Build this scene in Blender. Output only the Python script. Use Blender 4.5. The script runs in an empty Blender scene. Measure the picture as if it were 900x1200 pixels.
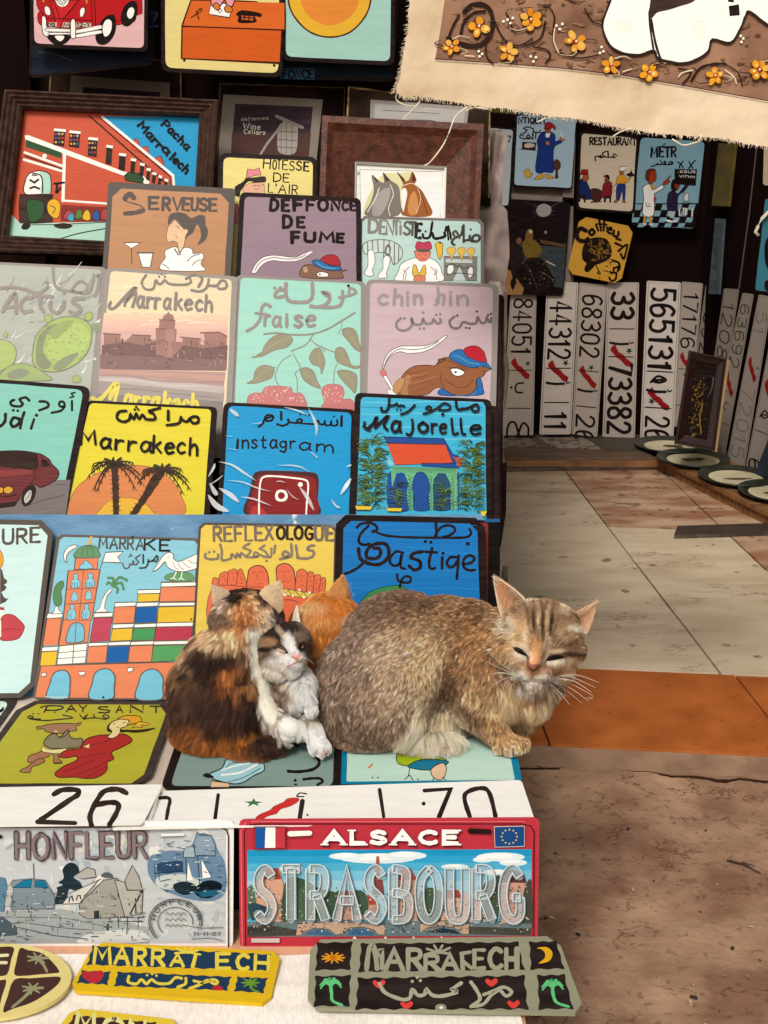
import bpy, bmesh, math, random
import numpy as np
from mathutils import Vector, Matrix, noise
from mathutils.geometry import tessellate_polygon
R = math.radians
S = bpy.context.scene
COL = S.collection
rng = random.Random(7)
# ------------------------------------------------------------ camera
FPX, CX, CY, PITCH, CAMH = 1400.0, 450.0, 600.0, R(17.3), 1.0
cam = bpy.data.objects.new('camera', bpy.data.cameras.new('camera'))
COL.objects.link(cam); S.camera = cam
cam.location = (0, 0, CAMH); cam.rotation_euler = (R(90) - PITCH, 0, 0)
cam.data.sensor_fit = 'VERTICAL'; cam.data.sensor_height = 24
cam.data.lens = 24 * FPX / 1200; cam.data.clip_start = .02; cam.data.clip_end = 400
# ------------------------------------------------------------ world, sun, exposure
W = bpy.data.worlds.new('World'); S.world = W; W.use_nodes = True
nt = W.node_tree; bg = nt.nodes['Background']
sky = nt.nodes.new('ShaderNodeTexSky'); sky.sky_type = 'NISHITA'; sky.sun_disc = False
SUN_EL, SUN_AZ = R(48), R(200)          # azimuth: clockwise from +Y; behind the camera, a little to the left
sky.sun_elevation = SUN_EL; sky.sun_rotation = SUN_AZ
sky.air_density = 1.0; sky.dust_density = 4.0; sky.ozone_density = 1.0
hs = nt.nodes.new('ShaderNodeHueSaturation'); hs.inputs['Saturation'].default_value = .22
wm = nt.nodes.new('ShaderNodeMix'); wm.data_type = 'RGBA'; wm.blend_type = 'MULTIPLY'; wm.inputs['Factor'].default_value = 1
wm.inputs['B'].default_value = (1.0, .935, .84, 1)      # thin warm overcast veil
nt.links.new(sky.outputs[0], hs.inputs['Color']); nt.links.new(hs.outputs[0], wm.inputs['A'])
nt.links.new(wm.outputs['Result'], bg.inputs['Color'])
bg.inputs['Strength'].default_value = .10
sun = bpy.data.objects.new('sun', bpy.data.lights.new('sun', 'SUN')); COL.objects.link(sun)
sun.data.energy = 1.5; sun.data.angle = R(14); sun.data.color = (1, .95, .87)
sd = Vector((math.sin(SUN_AZ) * math.cos(SUN_EL), math.cos(SUN_AZ) * math.cos(SUN_EL), math.sin(SUN_EL)))
sun.rotation_euler = (-sd).to_track_quat('-Z', 'Y').to_euler(); sun.location = (-2, -6, 6)
S.view_settings.view_transform = 'Standard'; S.view_settings.look = 'None'
S.view_settings.exposure = EXPO = 0.50; S.view_settings.gamma = 1
S.cycles.max_bounces = 6; S.cycles.diffuse_bounces = 4; S.cycles.glossy_bounces = 3
S.cycles.use_denoising = True
# ------------------------------------------------------------ rays and planes
_F = Vector((0, math.cos(PITCH), -math.sin(PITCH))); _U = Vector((0, math.sin(PITCH), math.cos(PITCH)))
CAM = Vector((0, 0, CAMH))
def ray(px, py): return _F + Vector((1, 0, 0)) * ((px - CX) / FPX) + _U * (-(py - CY) / FPX)
def atY(px, py, Y):
    d = ray(px, py); return CAM + d * (Y / d.y)
class Plane:
    def __init__(s, p, n): s.p = Vector(p); s.n = Vector(n).normalized()
    def hit(s, px, py):
        d = ray(px, py); return CAM + d * ((s.p - CAM).dot(s.n) / d.dot(s.n))
    def shift(s, t): return Plane(s.p + s.n * t, s.n)
def plane_px(yb, Yb, yt, Yt, yaw=0, px=450):
    """leaning plane through the ray of row yb at depth Yb and of row yt at depth Yt"""
    a = atY(px, yb, Yb); b = atY(px, yt, Yt); u = (b - a).normalized()
    x = Vector((math.cos(yaw), math.sin(yaw), 0)); n = x.cross(u).normalized()
    if n.dot(CAM - a) < 0: n = -n
    return Plane(a, n)
def flat(z): return Plane((0, 0, z), (0, 0, 1))
# ------------------------------------------------------------ colour and materials
def lin(h, k=1.0):
    h = h.lstrip('#'); out = []
    for i in (0, 2, 4):
        c = int(h[i:i + 2], 16) / 255; c = c / 12.92 if c <= .04045 else ((c + .055) / 1.055) ** 2.4
        out.append(min(c * k, .84))
    return tuple(out)
_mats = {}
def mat(name, color=None, rough=.5, var=.12, scale=30, bump=.1, bscale=120, color2=None, metal=0, spec=.5, coat=0, stretch=None, contrast=(.35, .65), detail=4, speck=None, sheen=0, bdist=.002, veins=None):
    """procedural paint / wood / cloth: two-tone noise, fine bump, optional dark specks"""
    key = (name,)
    if key in _mats: return _mats[key]
    m = bpy.data.materials.new(name); m.use_nodes = True; t = m.node_tree; b = t.nodes['Principled BSDF']
    c = lin(color) if isinstance(color, str) else color
    c2 = (lin(color2) if isinstance(color2, str) else color2) if color2 else tuple(x * (1 - var * 2) for x in c)
    tc = t.nodes.new('ShaderNodeTexCoord'); mp = t.nodes.new('ShaderNodeMapping')
    t.links.new(tc.outputs['Object'], mp.inputs[0])
    if stretch: mp.inputs['Scale'].default_value = stretch
    n = t.nodes.new('ShaderNodeTexNoise'); n.inputs['Scale'].default_value = scale; n.inputs['Detail'].default_value = detail
    t.links.new(mp.outputs[0], n.inputs['Vector'])
    r = t.nodes.new('ShaderNodeMapRange'); r.inputs[1].default_value, r.inputs[2].default_value = contrast
    t.links.new(n.outputs[0], r.inputs[0])
    mx = t.nodes.new('ShaderNodeMix'); mx.data_type = 'RGBA'
    mx.inputs['A'].default_value = (*c, 1); mx.inputs['B'].default_value = (*c2, 1)
    t.links.new(r.outputs[0], mx.inputs['Factor']); out = mx.outputs['Result']
    if speck:
        v = t.nodes.new('ShaderNodeTexNoise'); v.inputs['Scale'].default_value = speck[0]; v.inputs['Detail'].default_value = 3
        t.links.new(tc.outputs['Object'], v.inputs['Vector'])
        vr = t.nodes.new('ShaderNodeMapRange'); vr.inputs[1].default_value = speck[1]; vr.inputs[2].default_value = speck[1] + .04
        t.links.new(v.outputs[0], vr.inputs[0]); m2 = t.nodes.new('ShaderNodeMix'); m2.data_type = 'RGBA'
        m2.inputs['B'].default_value = (*(lin(speck[2])), 1)
        mm = t.nodes.new('ShaderNodeMath'); mm.operation = 'MULTIPLY'; mm.inputs[1].default_value = speck[3] if len(speck) > 3 else .8
        t.links.new(vr.outputs[0], mm.inputs[0]); t.links.new(mm.outputs[0], m2.inputs['Factor'])
        t.links.new(out, m2.inputs['A']); out = m2.outputs['Result']
    if veins:        # thin ridged scratches and cracks, broken up by a second noise
        vm = t.nodes.new('ShaderNodeMapping'); vm.inputs['Scale'].default_value = veins[1]; t.links.new(tc.outputs['Object'], vm.inputs[0])
        v = t.nodes.new('ShaderNodeTexNoise'); v.inputs['Scale'].default_value = veins[0]; v.inputs['Detail'].default_value = 7; v.inputs['Roughness'].default_value = .6; t.links.new(vm.outputs[0], v.inputs['Vector'])
        a1 = t.nodes.new('ShaderNodeMath'); a1.operation = 'SUBTRACT'; a1.inputs[1].default_value = .5; t.links.new(v.outputs[0], a1.inputs[0])
        a2 = t.nodes.new('ShaderNodeMath'); a2.operation = 'ABSOLUTE'; t.links.new(a1.outputs[0], a2.inputs[0])
        a3 = t.nodes.new('ShaderNodeMapRange'); a3.inputs[1].default_value = veins[2]; a3.inputs[2].default_value = veins[2] * .3; t.links.new(a2.outputs[0], a3.inputs[0])
        g_ = t.nodes.new('ShaderNodeTexNoise'); g_.inputs['Scale'].default_value = veins[0] * .8; g_.inputs['Detail'].default_value = 2; t.links.new(tc.outputs['Object'], g_.inputs['Vector'])
        g2 = t.nodes.new('ShaderNodeMapRange'); g2.inputs[1].default_value = veins[5]; g2.inputs[2].default_value = veins[5] + .1; t.links.new(g_.outputs[0], g2.inputs[0])
        mm = t.nodes.new('ShaderNodeMath'); mm.operation = 'MULTIPLY'; t.links.new(a3.outputs[0], mm.inputs[0]); t.links.new(g2.outputs[0], mm.inputs[1])
        m4 = t.nodes.new('ShaderNodeMath'); m4.operation = 'MULTIPLY'; m4.inputs[1].default_value = veins[4]; t.links.new(mm.outputs[0], m4.inputs[0])
        m3 = t.nodes.new('ShaderNodeMix'); m3.data_type = 'RGBA'; m3.inputs['B'].default_value = (*lin(veins[3]), 1); t.links.new(m4.outputs[0], m3.inputs['Factor']); t.links.new(out, m3.inputs['A']); out = m3.outputs['Result']
    t.links.new(out, b.inputs['Base Color'])
    b.inputs['Roughness'].default_value = rough; b.inputs['Metallic'].default_value = metal
    b.inputs['Specular IOR Level'].default_value = spec; b.inputs['Coat Weight'].default_value = coat
    b.inputs['Coat Roughness'].default_value = .15
    if sheen: b.inputs['Sheen Weight'].default_value = sheen
    if bump:
        n2 = t.nodes.new('ShaderNodeTexNoise'); n2.inputs['Scale'].default_value = bscale; n2.inputs['Detail'].default_value = 3
        t.links.new(mp.outputs[0], n2.inputs['Vector'])
        bp = t.nodes.new('ShaderNodeBump'); bp.inputs['Strength'].default_value = bump; bp.inputs['Distance'].default_value = bdist
        t.links.new(n2.outputs[0], bp.inputs['Height']); t.links.new(bp.outputs[0], b.inputs['Normal'])
    _mats[key] = m; return m
CN = dict(k='1c1212', w='f4f0e4', g='8a8580', G='4a8a5c', r='b01c24', R='d8473a', o='e88238', y='f2cc3a', b='1c5fa8', c='6cc4e4', p='e8b8b4', P='b8a0ac', t='9adcd0', s='c8c4b8', d='5a4a42', n='5a3a2a', O='d8601c', e='e89060', f='f0c890', i='b8c024', l='a8d8e8', v='9a8090', m='d0d8cc', M='3a6a4a')
def paint(h, gloss=.45):
    h = CN.get(h, h); k = ('paint_' + h, )
    if k in _mats: return _mats[k]
    c = lin(h); c = tuple(x * (.75 + .17 * min(max((min(c) - .5) / .25, 0), 1)) for x in c); L = max(c)
    c2 = tuple(x * .93 for x in c) if L > .05 else tuple(x * 1.6 + .004 for x in c)
    m = mat('paint_' + h, c, rough=gloss, scale=70, stretch=(.3, 1, 2.2), bump=.14, bscale=200, color2=c2, spec=.03 if L < .05 else .08)
    _mats[k] = m; return m
# ------------------------------------------------------------ objects
def tag(o, label=None, cat=None, group=None, kind=None):
    if label: o['label'] = label
    if cat: o['category'] = cat
    if group: o['group'] = group
    if kind: o['kind'] = kind
    return o
def empty(name, loc, label=None, cat=None, group=None):
    o = bpy.data.objects.new(name, None); o.location = loc; o.empty_display_size = .02; COL.objects.link(o)
    return tag(o, label, cat, group)
def link(name, me, parent=None):
    o = bpy.data.objects.new(name, me); COL.objects.link(o)
    if parent is not None:
        o.parent = parent; o.matrix_parent_inverse = Matrix.Translation(-Vector(parent.location))
    return o
class MB:
    """collects polygons in world space, several materials; build() links ONE mesh object"""
    def __init__(s): s.v = []; s.f = []; s.m = []; s.mats = []
    def mi(s, m):
        if m not in s.mats: s.mats.append(m)
        return s.mats.index(m)
    def add(s, vs, fs, m):
        b = len(s.v); s.v += [tuple(v) for v in vs]; k = s.mi(m)
        for f in fs: s.f.append(tuple(b + i for i in f)); s.m.append(k)
    def box(s, c, sz, m, rot=None, jit=0):
        vs = []
        for x in (-.5, .5):
            for y in (-.5, .5):
                for z in (-.5, .5):
                    v = Vector((x * sz[0], y * sz[1], z * sz[2]))
                    if rot is not None: v = rot @ v
                    vs.append(Vector(c) + v + Vector((rng.uniform(-jit, jit) for _ in range(3))))
        s.add(vs, [(0, 1, 3, 2), (4, 6, 7, 5), (0, 4, 5, 1), (2, 3, 7, 6), (0, 2, 6, 4), (1, 5, 7, 3)], m)
    def prism(s, loop, n, t, m, edge=None):
        """loop: world points of the front outline; n: outward normal; t: thickness behind"""
        k = len(loop); n = Vector(n)
        tris = tessellate_polygon([[Vector(p) for p in loop]])
        back = [Vector(p) - n * t for p in loop]
        fs = []
        for a in tris:
            q = (Vector(loop[a[1]]) - Vector(loop[a[0]])).cross(Vector(loop[a[2]]) - Vector(loop[a[0]]))
            fs.append(a if q.dot(n) > 0 else (a[0], a[2], a[1]))
        s.add(loop, fs, m)
        if t > 0:
            s.add(back, [f[::-1] for f in fs], edge or m)
            s.add(list(loop) + back, [(i, k + i, k + (i + 1) % k, (i + 1) % k) for i in range(k)], edge or m)
    def tube(s, pts, r, m, seg=6):
        pts = [Vector(p) for p in pts]; rs = r if isinstance(r, (list, tuple)) else [r] * len(pts)
        vs = []; fs = []
        up = Vector((0, 0, 1))
        for i, p in enumerate(pts):
            d = (pts[min(i + 1, len(pts) - 1)] - pts[max(i - 1, 0)]).normalized()
            a = d.cross(up if abs(d.z) < .9 else Vector((1, 0, 0))).normalized(); b = d.cross(a)
            for j in range(seg):
                t = 2 * math.pi * j / seg; vs.append(p + a * math.cos(t) * rs[i] + b * math.sin(t) * rs[i])
        for i in range(len(pts) - 1):
            for j in range(seg): fs.append((i * seg + j, i * seg + (j + 1) % seg, (i + 1) * seg + (j + 1) % seg, (i + 1) * seg + j))
        fs.append(tuple(range(seg))[::-1]); fs.append(tuple((len(pts) - 1) * seg + j for j in range(seg)))
        s.add(vs, fs, m)
    def build(s, name, parent=None, smooth=False, bevel=0):
        org = Vector(parent.location) if parent is not None else Vector((0, 0, 0))
        me = bpy.data.meshes.new(name); me.from_pydata(s.v, [], s.f); me.update()
        for m in s.mats: me.materials.append(m)
        me.polygons.foreach_set('material_index', s.m)
        if smooth: me.polygons.foreach_set('use_smooth', [True] * len(me.polygons))
        o = link(name, me, parent)
        if bevel:
            md = o.modifiers.new('bevel', 'BEVEL'); md.width = bevel; md.segments = 2; md.limit_method = 'ANGLE'
        return o
# ------------------------------------------------------------ painted pictures: flat shapes laid on a plane
def catmull(pts, closed=False, n=5):
    if len(pts) < 3: return [tuple(p) for p in pts]
    out = []; k = len(pts); rngk = range(k if closed else k - 1)
    for i in rngk:
        p0 = pts[(i - 1) % k] if closed or i > 0 else pts[0]; p1 = pts[i]; p2 = pts[(i + 1) % k]
        p3 = pts[(i + 2) % k] if closed or i + 2 < k else pts[-1]
        for j in range(n):
            t = j / n; t2 = t * t; t3 = t2 * t
            out.append(tuple(.5 * (2 * p1[a] + (p2[a] - p0[a]) * t + (2 * p0[a] - 5 * p1[a] + 4 * p2[a] - p3[a]) * t2 + (3 * p1[a] - p0[a] - 3 * p2[a] + p3[a]) * t3) for a in (0, 1)))
    if not closed: out.append(tuple(pts[-1]))
    return out
class Art:
    """draws in the pixel frame of a zoomed crop (origin ox, oy, scale sc) onto a real plane"""
    def __init__(s, plane, frame, step=1.1e-5, base=0, k=1.0):
        s.pl = plane; s.ox, s.oy, s.sc = frame; s.mb = MB(); s.step = step; s.k = base; s.wob = 0; s.aff = None; s.gloss = .38; s.dark = 1
    def W(s, x, y):
        if s.aff: x, y = s.aff(x, y)
        return s.pl.shift(s.step * s.k).hit(s.ox + x / s.sc, s.oy + y / s.sc)
    def _lay(s, loop2, m):
        s.k += 1
        vs = [s.W(*p) for p in loop2]
        if len(vs) < 3: return
        tris = tessellate_polygon([[Vector(v) for v in vs]]); fs = []
        for a in tris:
            q = (vs[a[1]] - vs[a[0]]).cross(vs[a[2]] - vs[a[0]])
            fs.append(a if q.dot(s.pl.n) > 0 else (a[0], a[2], a[1]))
        s.mb.add(vs, fs, m)
    def poly(s, c, pts, smooth=False, ol=None, ow=0):
        if smooth: pts = catmull(pts, True, 4)
        s._lay(pts, paint(c, s.gloss))
        if ol: s.line(ol, ow, list(pts) + [pts[0], pts[1]], False)
    def line(s, c, w, pts, smooth=True, w2=None, ramp=True):
        """brush stroke: ribbon with rounded ends, optional taper to w2"""
        if smooth: pts = catmull(pts, False, 4)
        P = [np.array(p, float) for p in pts]; Q = [P[0]]
        for p in P[1:]:
            if np.hypot(*(p - Q[-1])) > 1e-3: Q.append(p)
        P = Q; n = len(P)
        if n < 2: return s.dot(c, w / 2, *pts[0])
        s.k += 1; m = paint(c, s.gloss); vs = []; fs = []
        def wid(i):
            t = i / (n - 1); ww = w if w2 is None else w + (w2 - w) * t
            return ww / 2 * (1 + (.10 * math.sin(i * 1.7 + w) if s.wob else 0))
        T = [(P[min(i + 1, n - 1)] - P[max(i - 1, 0)]) for i in range(n)]
        T = [t / max(np.hypot(*t), 1e-6) for t in T]
        L = []; Rr = []
        for i in range(n):
            nn = np.array([-T[i][1], T[i][0]])
            if 0 < i < n - 1:
                a = (P[i] - P[i - 1]); a = a / np.hypot(*a); cs = abs(a.dot(T[i])); kx = min(1 / max(cs, .5), 1.5)
            else: kx = 1
            L.append(P[i] + nn * wid(i) * kx); Rr.append(P[i] - nn * wid(i) * kx)
        cap0 = [P[0] + np.array([math.cos(a), math.sin(a)]) * wid(0) for a in np.linspace(math.atan2(*(L[0] - P[0])[::-1]), math.atan2(*(L[0] - P[0])[::-1]) + math.pi, 7)[1:-1]]
        cap1 = [P[-1] + np.array([math.cos(a), math.sin(a)]) * wid(n - 1) for a in np.linspace(math.atan2(*(Rr[-1] - P[-1])[::-1]), math.atan2(*(Rr[-1] - P[-1])[::-1]) + math.pi, 7)[1:-1]]
        def up(q, i): return s.W(*q)
        for i in range(n): vs += [up(L[i], i), up(Rr[i], i)]
        def orient(f):
            q = (vs[f[1]] - vs[f[0]]).cross(vs[f[2]] - vs[f[0]]); return f if q.dot(s.pl.n) > 0 else f[::-1]
        for i in range(n - 1): fs.append(orient((2 * i, 2 * i + 1, 2 * i + 3, 2 * i + 2)))
        b = len(vs); vs += [up(q, 0) for q in cap0]; fs.append(orient((0, *range(b, b + 5), 1)))
        b = len(vs); vs += [up(q, n) for q in cap1]; fs.append(orient((2 * n - 1, *range(b, b + 5), 2 * n - 2)))
        s.mb.add(vs, fs, m)
    def dot(s, c, r, x, y, ry=None, rot=0, ol=None, ow=0, seg=14):
        ry = ry or r; pts = [(x + r * math.cos(a) * math.cos(rot) - ry * math.sin(a) * math.sin(rot), y + r * math.cos(a) * math.sin(rot) + ry * math.sin(a) * math.cos(rot)) for a in [2 * math.pi * i / seg for i in range(seg)]]
        s.poly(c, pts, False, ol, ow)
    def text(s, txt, x0, y0, x1, y1, h, w, c='k', slant=0, jit=.03, gap=.28, out=None):
        """hand-lettered text on the baseline (x0,y0)-(x1,y1), capital height h, brush width w"""
        ws = [GL.get(ch, GL['?'])[0] for ch in txt]; tot = sum(ws) + gap * (len(txt) - 1)
        d = np.array([x1 - x0, y1 - y0], float); L = np.hypot(*d); d /= L; nn = np.array([d[1], -d[0]]); u = L / tot; x = 0
        for ch, gw in zip(txt, ws):
            jx, jy = rng.uniform(-jit, jit), rng.uniform(-jit, jit)
            for st in GL.get(ch, GL['?'])[1]:
                pts = [tuple(np.array([x0, y0]) + d * ((x + px + jx) * u + (py + jy) * slant * h) + nn * ((py + jy) * h)) for px, py in st[1]]
                if len(pts) == 1: s.dot(c, w * .55, *pts[0])
                elif out: s.contour(out, w, pts, st[0] == '~')
                else: s.line(c, w * rng.uniform(.9, 1.1), pts, st[0] == '~')
            x += gw + gap
    def contour(s, out, w, pts, smooth):
        pts = catmull(pts, False, 4) if smooth else pts
        P = [np.array(p, float) for p in pts]; n = len(P)
        for sg, (c, lw) in ((1, out[0]), (-1, out[1])):
            o = []
            for i in range(n):
                t = P[min(i + 1, n - 1)] - P[max(i - 1, 0)]; t /= max(np.hypot(*t), 1e-6); o.append(tuple(P[i] + np.array([-t[1], t[0]]) * sg * w / 2))
            s.line(c, lw, o, False)
    def build(s, name, parent): return s.mb.build(name, parent) if s.mb.v else None
def run(art, src):
    """tiny drawing language: one shape per line, fields split by |"""
    def P(t): return [tuple(float(q) for q in a.split(',')) for a in t.split()]
    for ln in src.strip().splitlines():
        ln = ln.strip()
        if not ln or ln[0] == '#': continue
        a = [q.strip() for q in ln.split('|')]; k = a[0]
        if k in 'pq':      # polygon / smooth polygon: p|fill|pts|outline|width
            art.poly(a[1], P(a[2]), k == 'q', a[3] if len(a) > 3 else None, float(a[4]) if len(a) > 4 else 0)
        elif k in 'sl':    # smooth stroke / straight stroke: s|color|w|pts|w2
            art.line(a[1], float(a[2]), P(a[3]), k == 's', float(a[4]) if len(a) > 4 else None)
        elif k == 'd':     # dots: d|color|r|pts|ry|rot
            for x, y in P(a[3]): art.dot(a[1], float(a[2]), x, y, float(a[4]) if len(a) > 4 else None, R(float(a[5])) if len(a) > 5 else 0)
        elif k == 't':     # text: t|color|h|w|x0,y0 x1,y1|TXT|slant
            (x0, y0), (x1, y1) = P(a[4]); art.text(a[5], x0, y0, x1, y1, float(a[2]), float(a[3]), a[1], float(a[6]) if len(a) > 6 else 0)
# glyph table: width, strokes ('-' straight, '~' smooth), y up, capital height 1
def _g(s):
    out = []
    for st in s.split(';'):
        k = st[0]; out.append((k, [tuple(float(q) for q in p.split(',')) for p in st[1:].split()]))
    return out
_G = '''A .8 -0,0 .4,1 .8,0;-.15,.38 .65,.38
B .6 -0,0 0,1;~0,1 .45,.95 .5,.75 .4,.56 0,.53;~0,.53 .5,.48 .6,.27 .48,.04 0,0
C .65 ~.65,.85 .4,1 .12,.85 0,.5 .12,.14 .4,0 .65,.13
D .65 -0,0 0,1;~0,1 .4,.95 .62,.7 .62,.3 .4,.05 0,0
E .55 -.55,1 0,1 0,0 .55,0;-0,.52 .45,.52
F .55 -.55,1 0,1 0,0;-0,.52 .45,.52
G .7 ~.65,.85 .4,1 .12,.85 0,.5 .12,.14 .4,0 .66,.1 .68,.42;-.68,.44 .4,.44
H .62 -0,0 0,1;-.62,0 .62,1;-0,.5 .62,.5
I .1 -.05,0 .05,1
J .45 ~.4,1 .42,.3 .25,0 0,.12
K .6 -0,0 0,1;-.58,1 0,.42;-.18,.55 .6,0
L .5 -0,1 0,0 .5,0
M .85 -0,0 .08,1 .42,.3 .76,1 .85,0
N .65 -0,0 0,1 .65,0 .65,1
O .75 ~.38,1 .08,.82 0,.5 .1,.15 .38,0 .66,.15 .75,.5 .66,.84 .36,1
P .58 -0,0 0,1;~0,1 .45,.97 .58,.75 .45,.5 0,.46
Q .75 ~.38,1 .08,.82 0,.5 .1,.15 .38,0 .66,.15 .75,.5 .66,.84 .36,1;-.45,.25 .8,-.1
R .6 -0,0 0,1;~0,1 .45,.97 .56,.75 .42,.52 0,.48;-.25,.48 .6,0
S .55 ~.53,.86 .3,1 .05,.86 .08,.62 .45,.42 .55,.2 .3,0 0,.12
T .65 -0,1 .65,1;-.32,1 .32,0
U .62 ~0,1 0,.3 .1,.05 .31,0 .52,.05 .62,.3 .62,1
V .7 -0,1 .35,0 .7,1
W .95 -0,1 .22,0 .47,.8 .72,0 .95,1
X .6 -0,0 .6,1;-0,1 .6,0
Y .6 -0,1 .3,.5 .6,1;-.3,.5 .28,0
Z .6 -0,1 .6,1 0,0 .6,0
a .5 ~.48,.55 .2,.68 0,.35 .12,.02 .34,.08 .46,.4;~.48,.66 .46,.2 .56,0
b .5 -0,1.05 0,0;~0,.5 .25,.66 .5,.36 .28,0 0,.08
c .45 ~.43,.56 .22,.67 0,.36 .16,.02 .45,.1
d .5 ~.46,.5 .22,.66 0,.34 .2,0 .46,.14;-.48,1.05 .48,0
e .48 ~.02,.36 .46,.42 .38,.64 .12,.6 0,.32 .16,.02 .47,.1
f .4 ~.42,.92 .26,1.05 .16,.85 .14,.3 .02,-.25;-0,.58 .38,.6
g .5 ~.46,.52 .22,.66 0,.38 .18,.1 .45,.2;~.48,.64 .48,0 .34,-.3 .02,-.2
h .48 -0,1.05 0,0;~0,.42 .22,.66 .42,.5 .46,0
i .12 -.06,.62 .06,0;-.06,.88
j .3 ~.24,.62 .26,-.05 .12,-.28 0,-.2;-.22,.88
k .48 -0,1.05 0,0;-.42,.66 0,.28;-.14,.4 .48,0
l .14 -.04,1.05 .08,0
m .78 -0,.64 .02,0;~.02,.42 .2,.66 .36,.5 .38,0;~.38,.42 .56,.66 .74,.48 .78,0
n .48 -0,.64 .02,0;~.02,.42 .24,.66 .44,.48 .46,0
o .5 ~.25,.66 .02,.5 0,.22 .22,0 .46,.12 .5,.42 .24,.66
p .5 -0,.64 0,-.35;~0,.5 .26,.66 .5,.38 .26,0 0,.1
q .5 ~.46,.52 .22,.66 0,.36 .2,0 .46,.16;-.48,.64 .48,-.38
r .38 -0,.64 .02,0;~.02,.38 .16,.6 .38,.6
s .42 ~.4,.58 .2,.67 .03,.5 .38,.2 .2,0 0,.08
t .36 ~.16,.95 .14,.25 .22,.02 .36,.06;-0,.64 .34,.64
u .48 ~0,.64 .02,.14 .2,0 .4,.14;-.44,.64 .47,0
0 .6 ~.3,1 .05,.85 0,.5 .05,.15 .3,0 .55,.15 .6,.5 .55,.85 .28,1
1 .3 -0,.78 .2,1 .2,0
2 .6 ~.02,.78 .15,.97 .45,.97 .58,.74 .4,.42 0,.02;-0,0 .6,0
3 .58 ~.02,.88 .3,1 .55,.84 .5,.62 .24,.54;~.24,.54 .56,.42 .56,.14 .3,0 0,.1
4 .62 -.4,0 .4,1 0,.3 .62,.3
5 .58 -.54,1 .06,1 .03,.56;~.03,.56 .35,.64 .58,.4 .5,.08 .24,0 0,.1
6 .58 ~.52,.92 .3,1 .06,.8 0,.4 .08,.06 .32,0 .57,.16 .55,.46 .3,.58 .04,.42
7 .56 -0,1 .56,1 .2,0
8 .58 ~.29,.54 .04,.72 .12,.96 .29,1 .48,.95 .54,.73 .29,.54 .02,.34 .05,.08 .29,0 .54,.08 .56,.33 .29,.54
9 .58 ~.56,.58 .3,.44 .04,.58 .04,.88 .28,1 .53,.92 .58,.6 .5,.2 .28,0 .06,.08
' .1 -.05,1 .02,.8
- .3 -0,.5 .3,.5
. .1 -.05,.03
? .3 -.1,0'''
GL = {}
for _l in _G.splitlines():
    _a = _l.split(' ', 2); GL[_a[0]] = (float(_a[1]), _g(_a[2]))
GL[' '] = (.3, [])
# ------------------------------------------------------------ sign builder
def rquad(q, r, seg=4, chamfer=False, wob=0):
    """rounded (or chamfered) outline of the quad q = TL, TR, BR, BL in pixels"""
    q = [np.array(p, float) for p in q]; out = []
    for i in range(4):
        p = q[i]; a = q[i - 1] - p; b = q[(i + 1) % 4] - p
        la, lb = np.hypot(*a), np.hypot(*b); ri = r[i] if isinstance(r, (list, tuple)) else r
        pa = p + a / la * min(ri, la * .4); pb = p + b / lb * min(ri, lb * .4)
        if ri < .6: out.append(tuple(p))
        elif chamfer: out += [tuple(pa), tuple(pb)]
        else:
            for j in range(seg + 1):
                t = j / seg; out.append(tuple(pa * (1 - t) ** 2 + p * 2 * t * (1 - t) + pb * t * t))
        if wob:   # hand-painted edge: small wander along each side
            c = q[(i + 1) % 4]; d = (c - p); n = np.array([-d[1], d[0]]) / max(np.hypot(*d), 1)
            for t in (.25, .4, .55, .7): out.append(tuple(p + d * t + n * rng.uniform(-wob, wob)))
    return out
def inset(q, b):
    q = [np.array(p, float) for p in q]; c = sum(q) / 4; out = []
    bb = b if isinstance(b, (list, tuple)) else [b] * 4     # top, right, bottom, left
    nrm = []
    for i in range(4):
        d = q[(i + 1) % 4] - q[i]; n = np.array([-d[1], d[0]]); n /= np.hypot(*n)
        if n.dot(c - q[i]) < 0: n = -n
        nrm.append((q[i] + n * bb[i], d))
    for i in range(4):
        (p1, d1), (p2, d2) = nrm[i - 1], nrm[i]
        A = np.array([d1, -d2]).T; t = np.linalg.solve(A, p2 - p1); out.append(tuple(p1 + d1 * t[0]))
    return out
class Sign:
    def __init__(s, label, pl, quad, edge='k', field='w', rad=9, bw=5, cham=False, group=None, name='painted_sign', cat='sign', thick=.0011, frad=None, gloss=.38, fc=None, step=1.1e-5):
        s.pl = pl; s.quad = quad; pf = (0, 0, 1)
        c = [(quad[2][i] + quad[3][i]) / 2 for i in (0, 1)]; base = pl.hit(*c)
        s.root = empty(name, base, label, cat, group); s.step = step = (5e-6 if base.y < 2.4 else step); s.gloss = gloss
        mb = MB(); loop = [pl.hit(*p) for p in rquad(quad, rad, 5, cham)]
        mb.prism(loop, pl.n, thick, paint(edge, gloss), None); mb.build('panel', s.root)
        s.k = 0
        if field:
            a = Art(pl, pf, step); a.gloss = gloss; fq = inset(quad, bw)
            a.poly(field, rquad(fq, frad if frad is not None else rad * .8, 5, cham if fc is None else fc, wob=.35)); a.build('painted_field', s.root); s.k = a.k
    def art(s, frame, src, name='picture'):
        a = Art(s.pl, frame, s.step, s.k); a.gloss = s.gloss; a.wob = 1
        run(a, src) if isinstance(src, str) else src(a)
        a.build(name, s.root); s.k = a.k; return s
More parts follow.
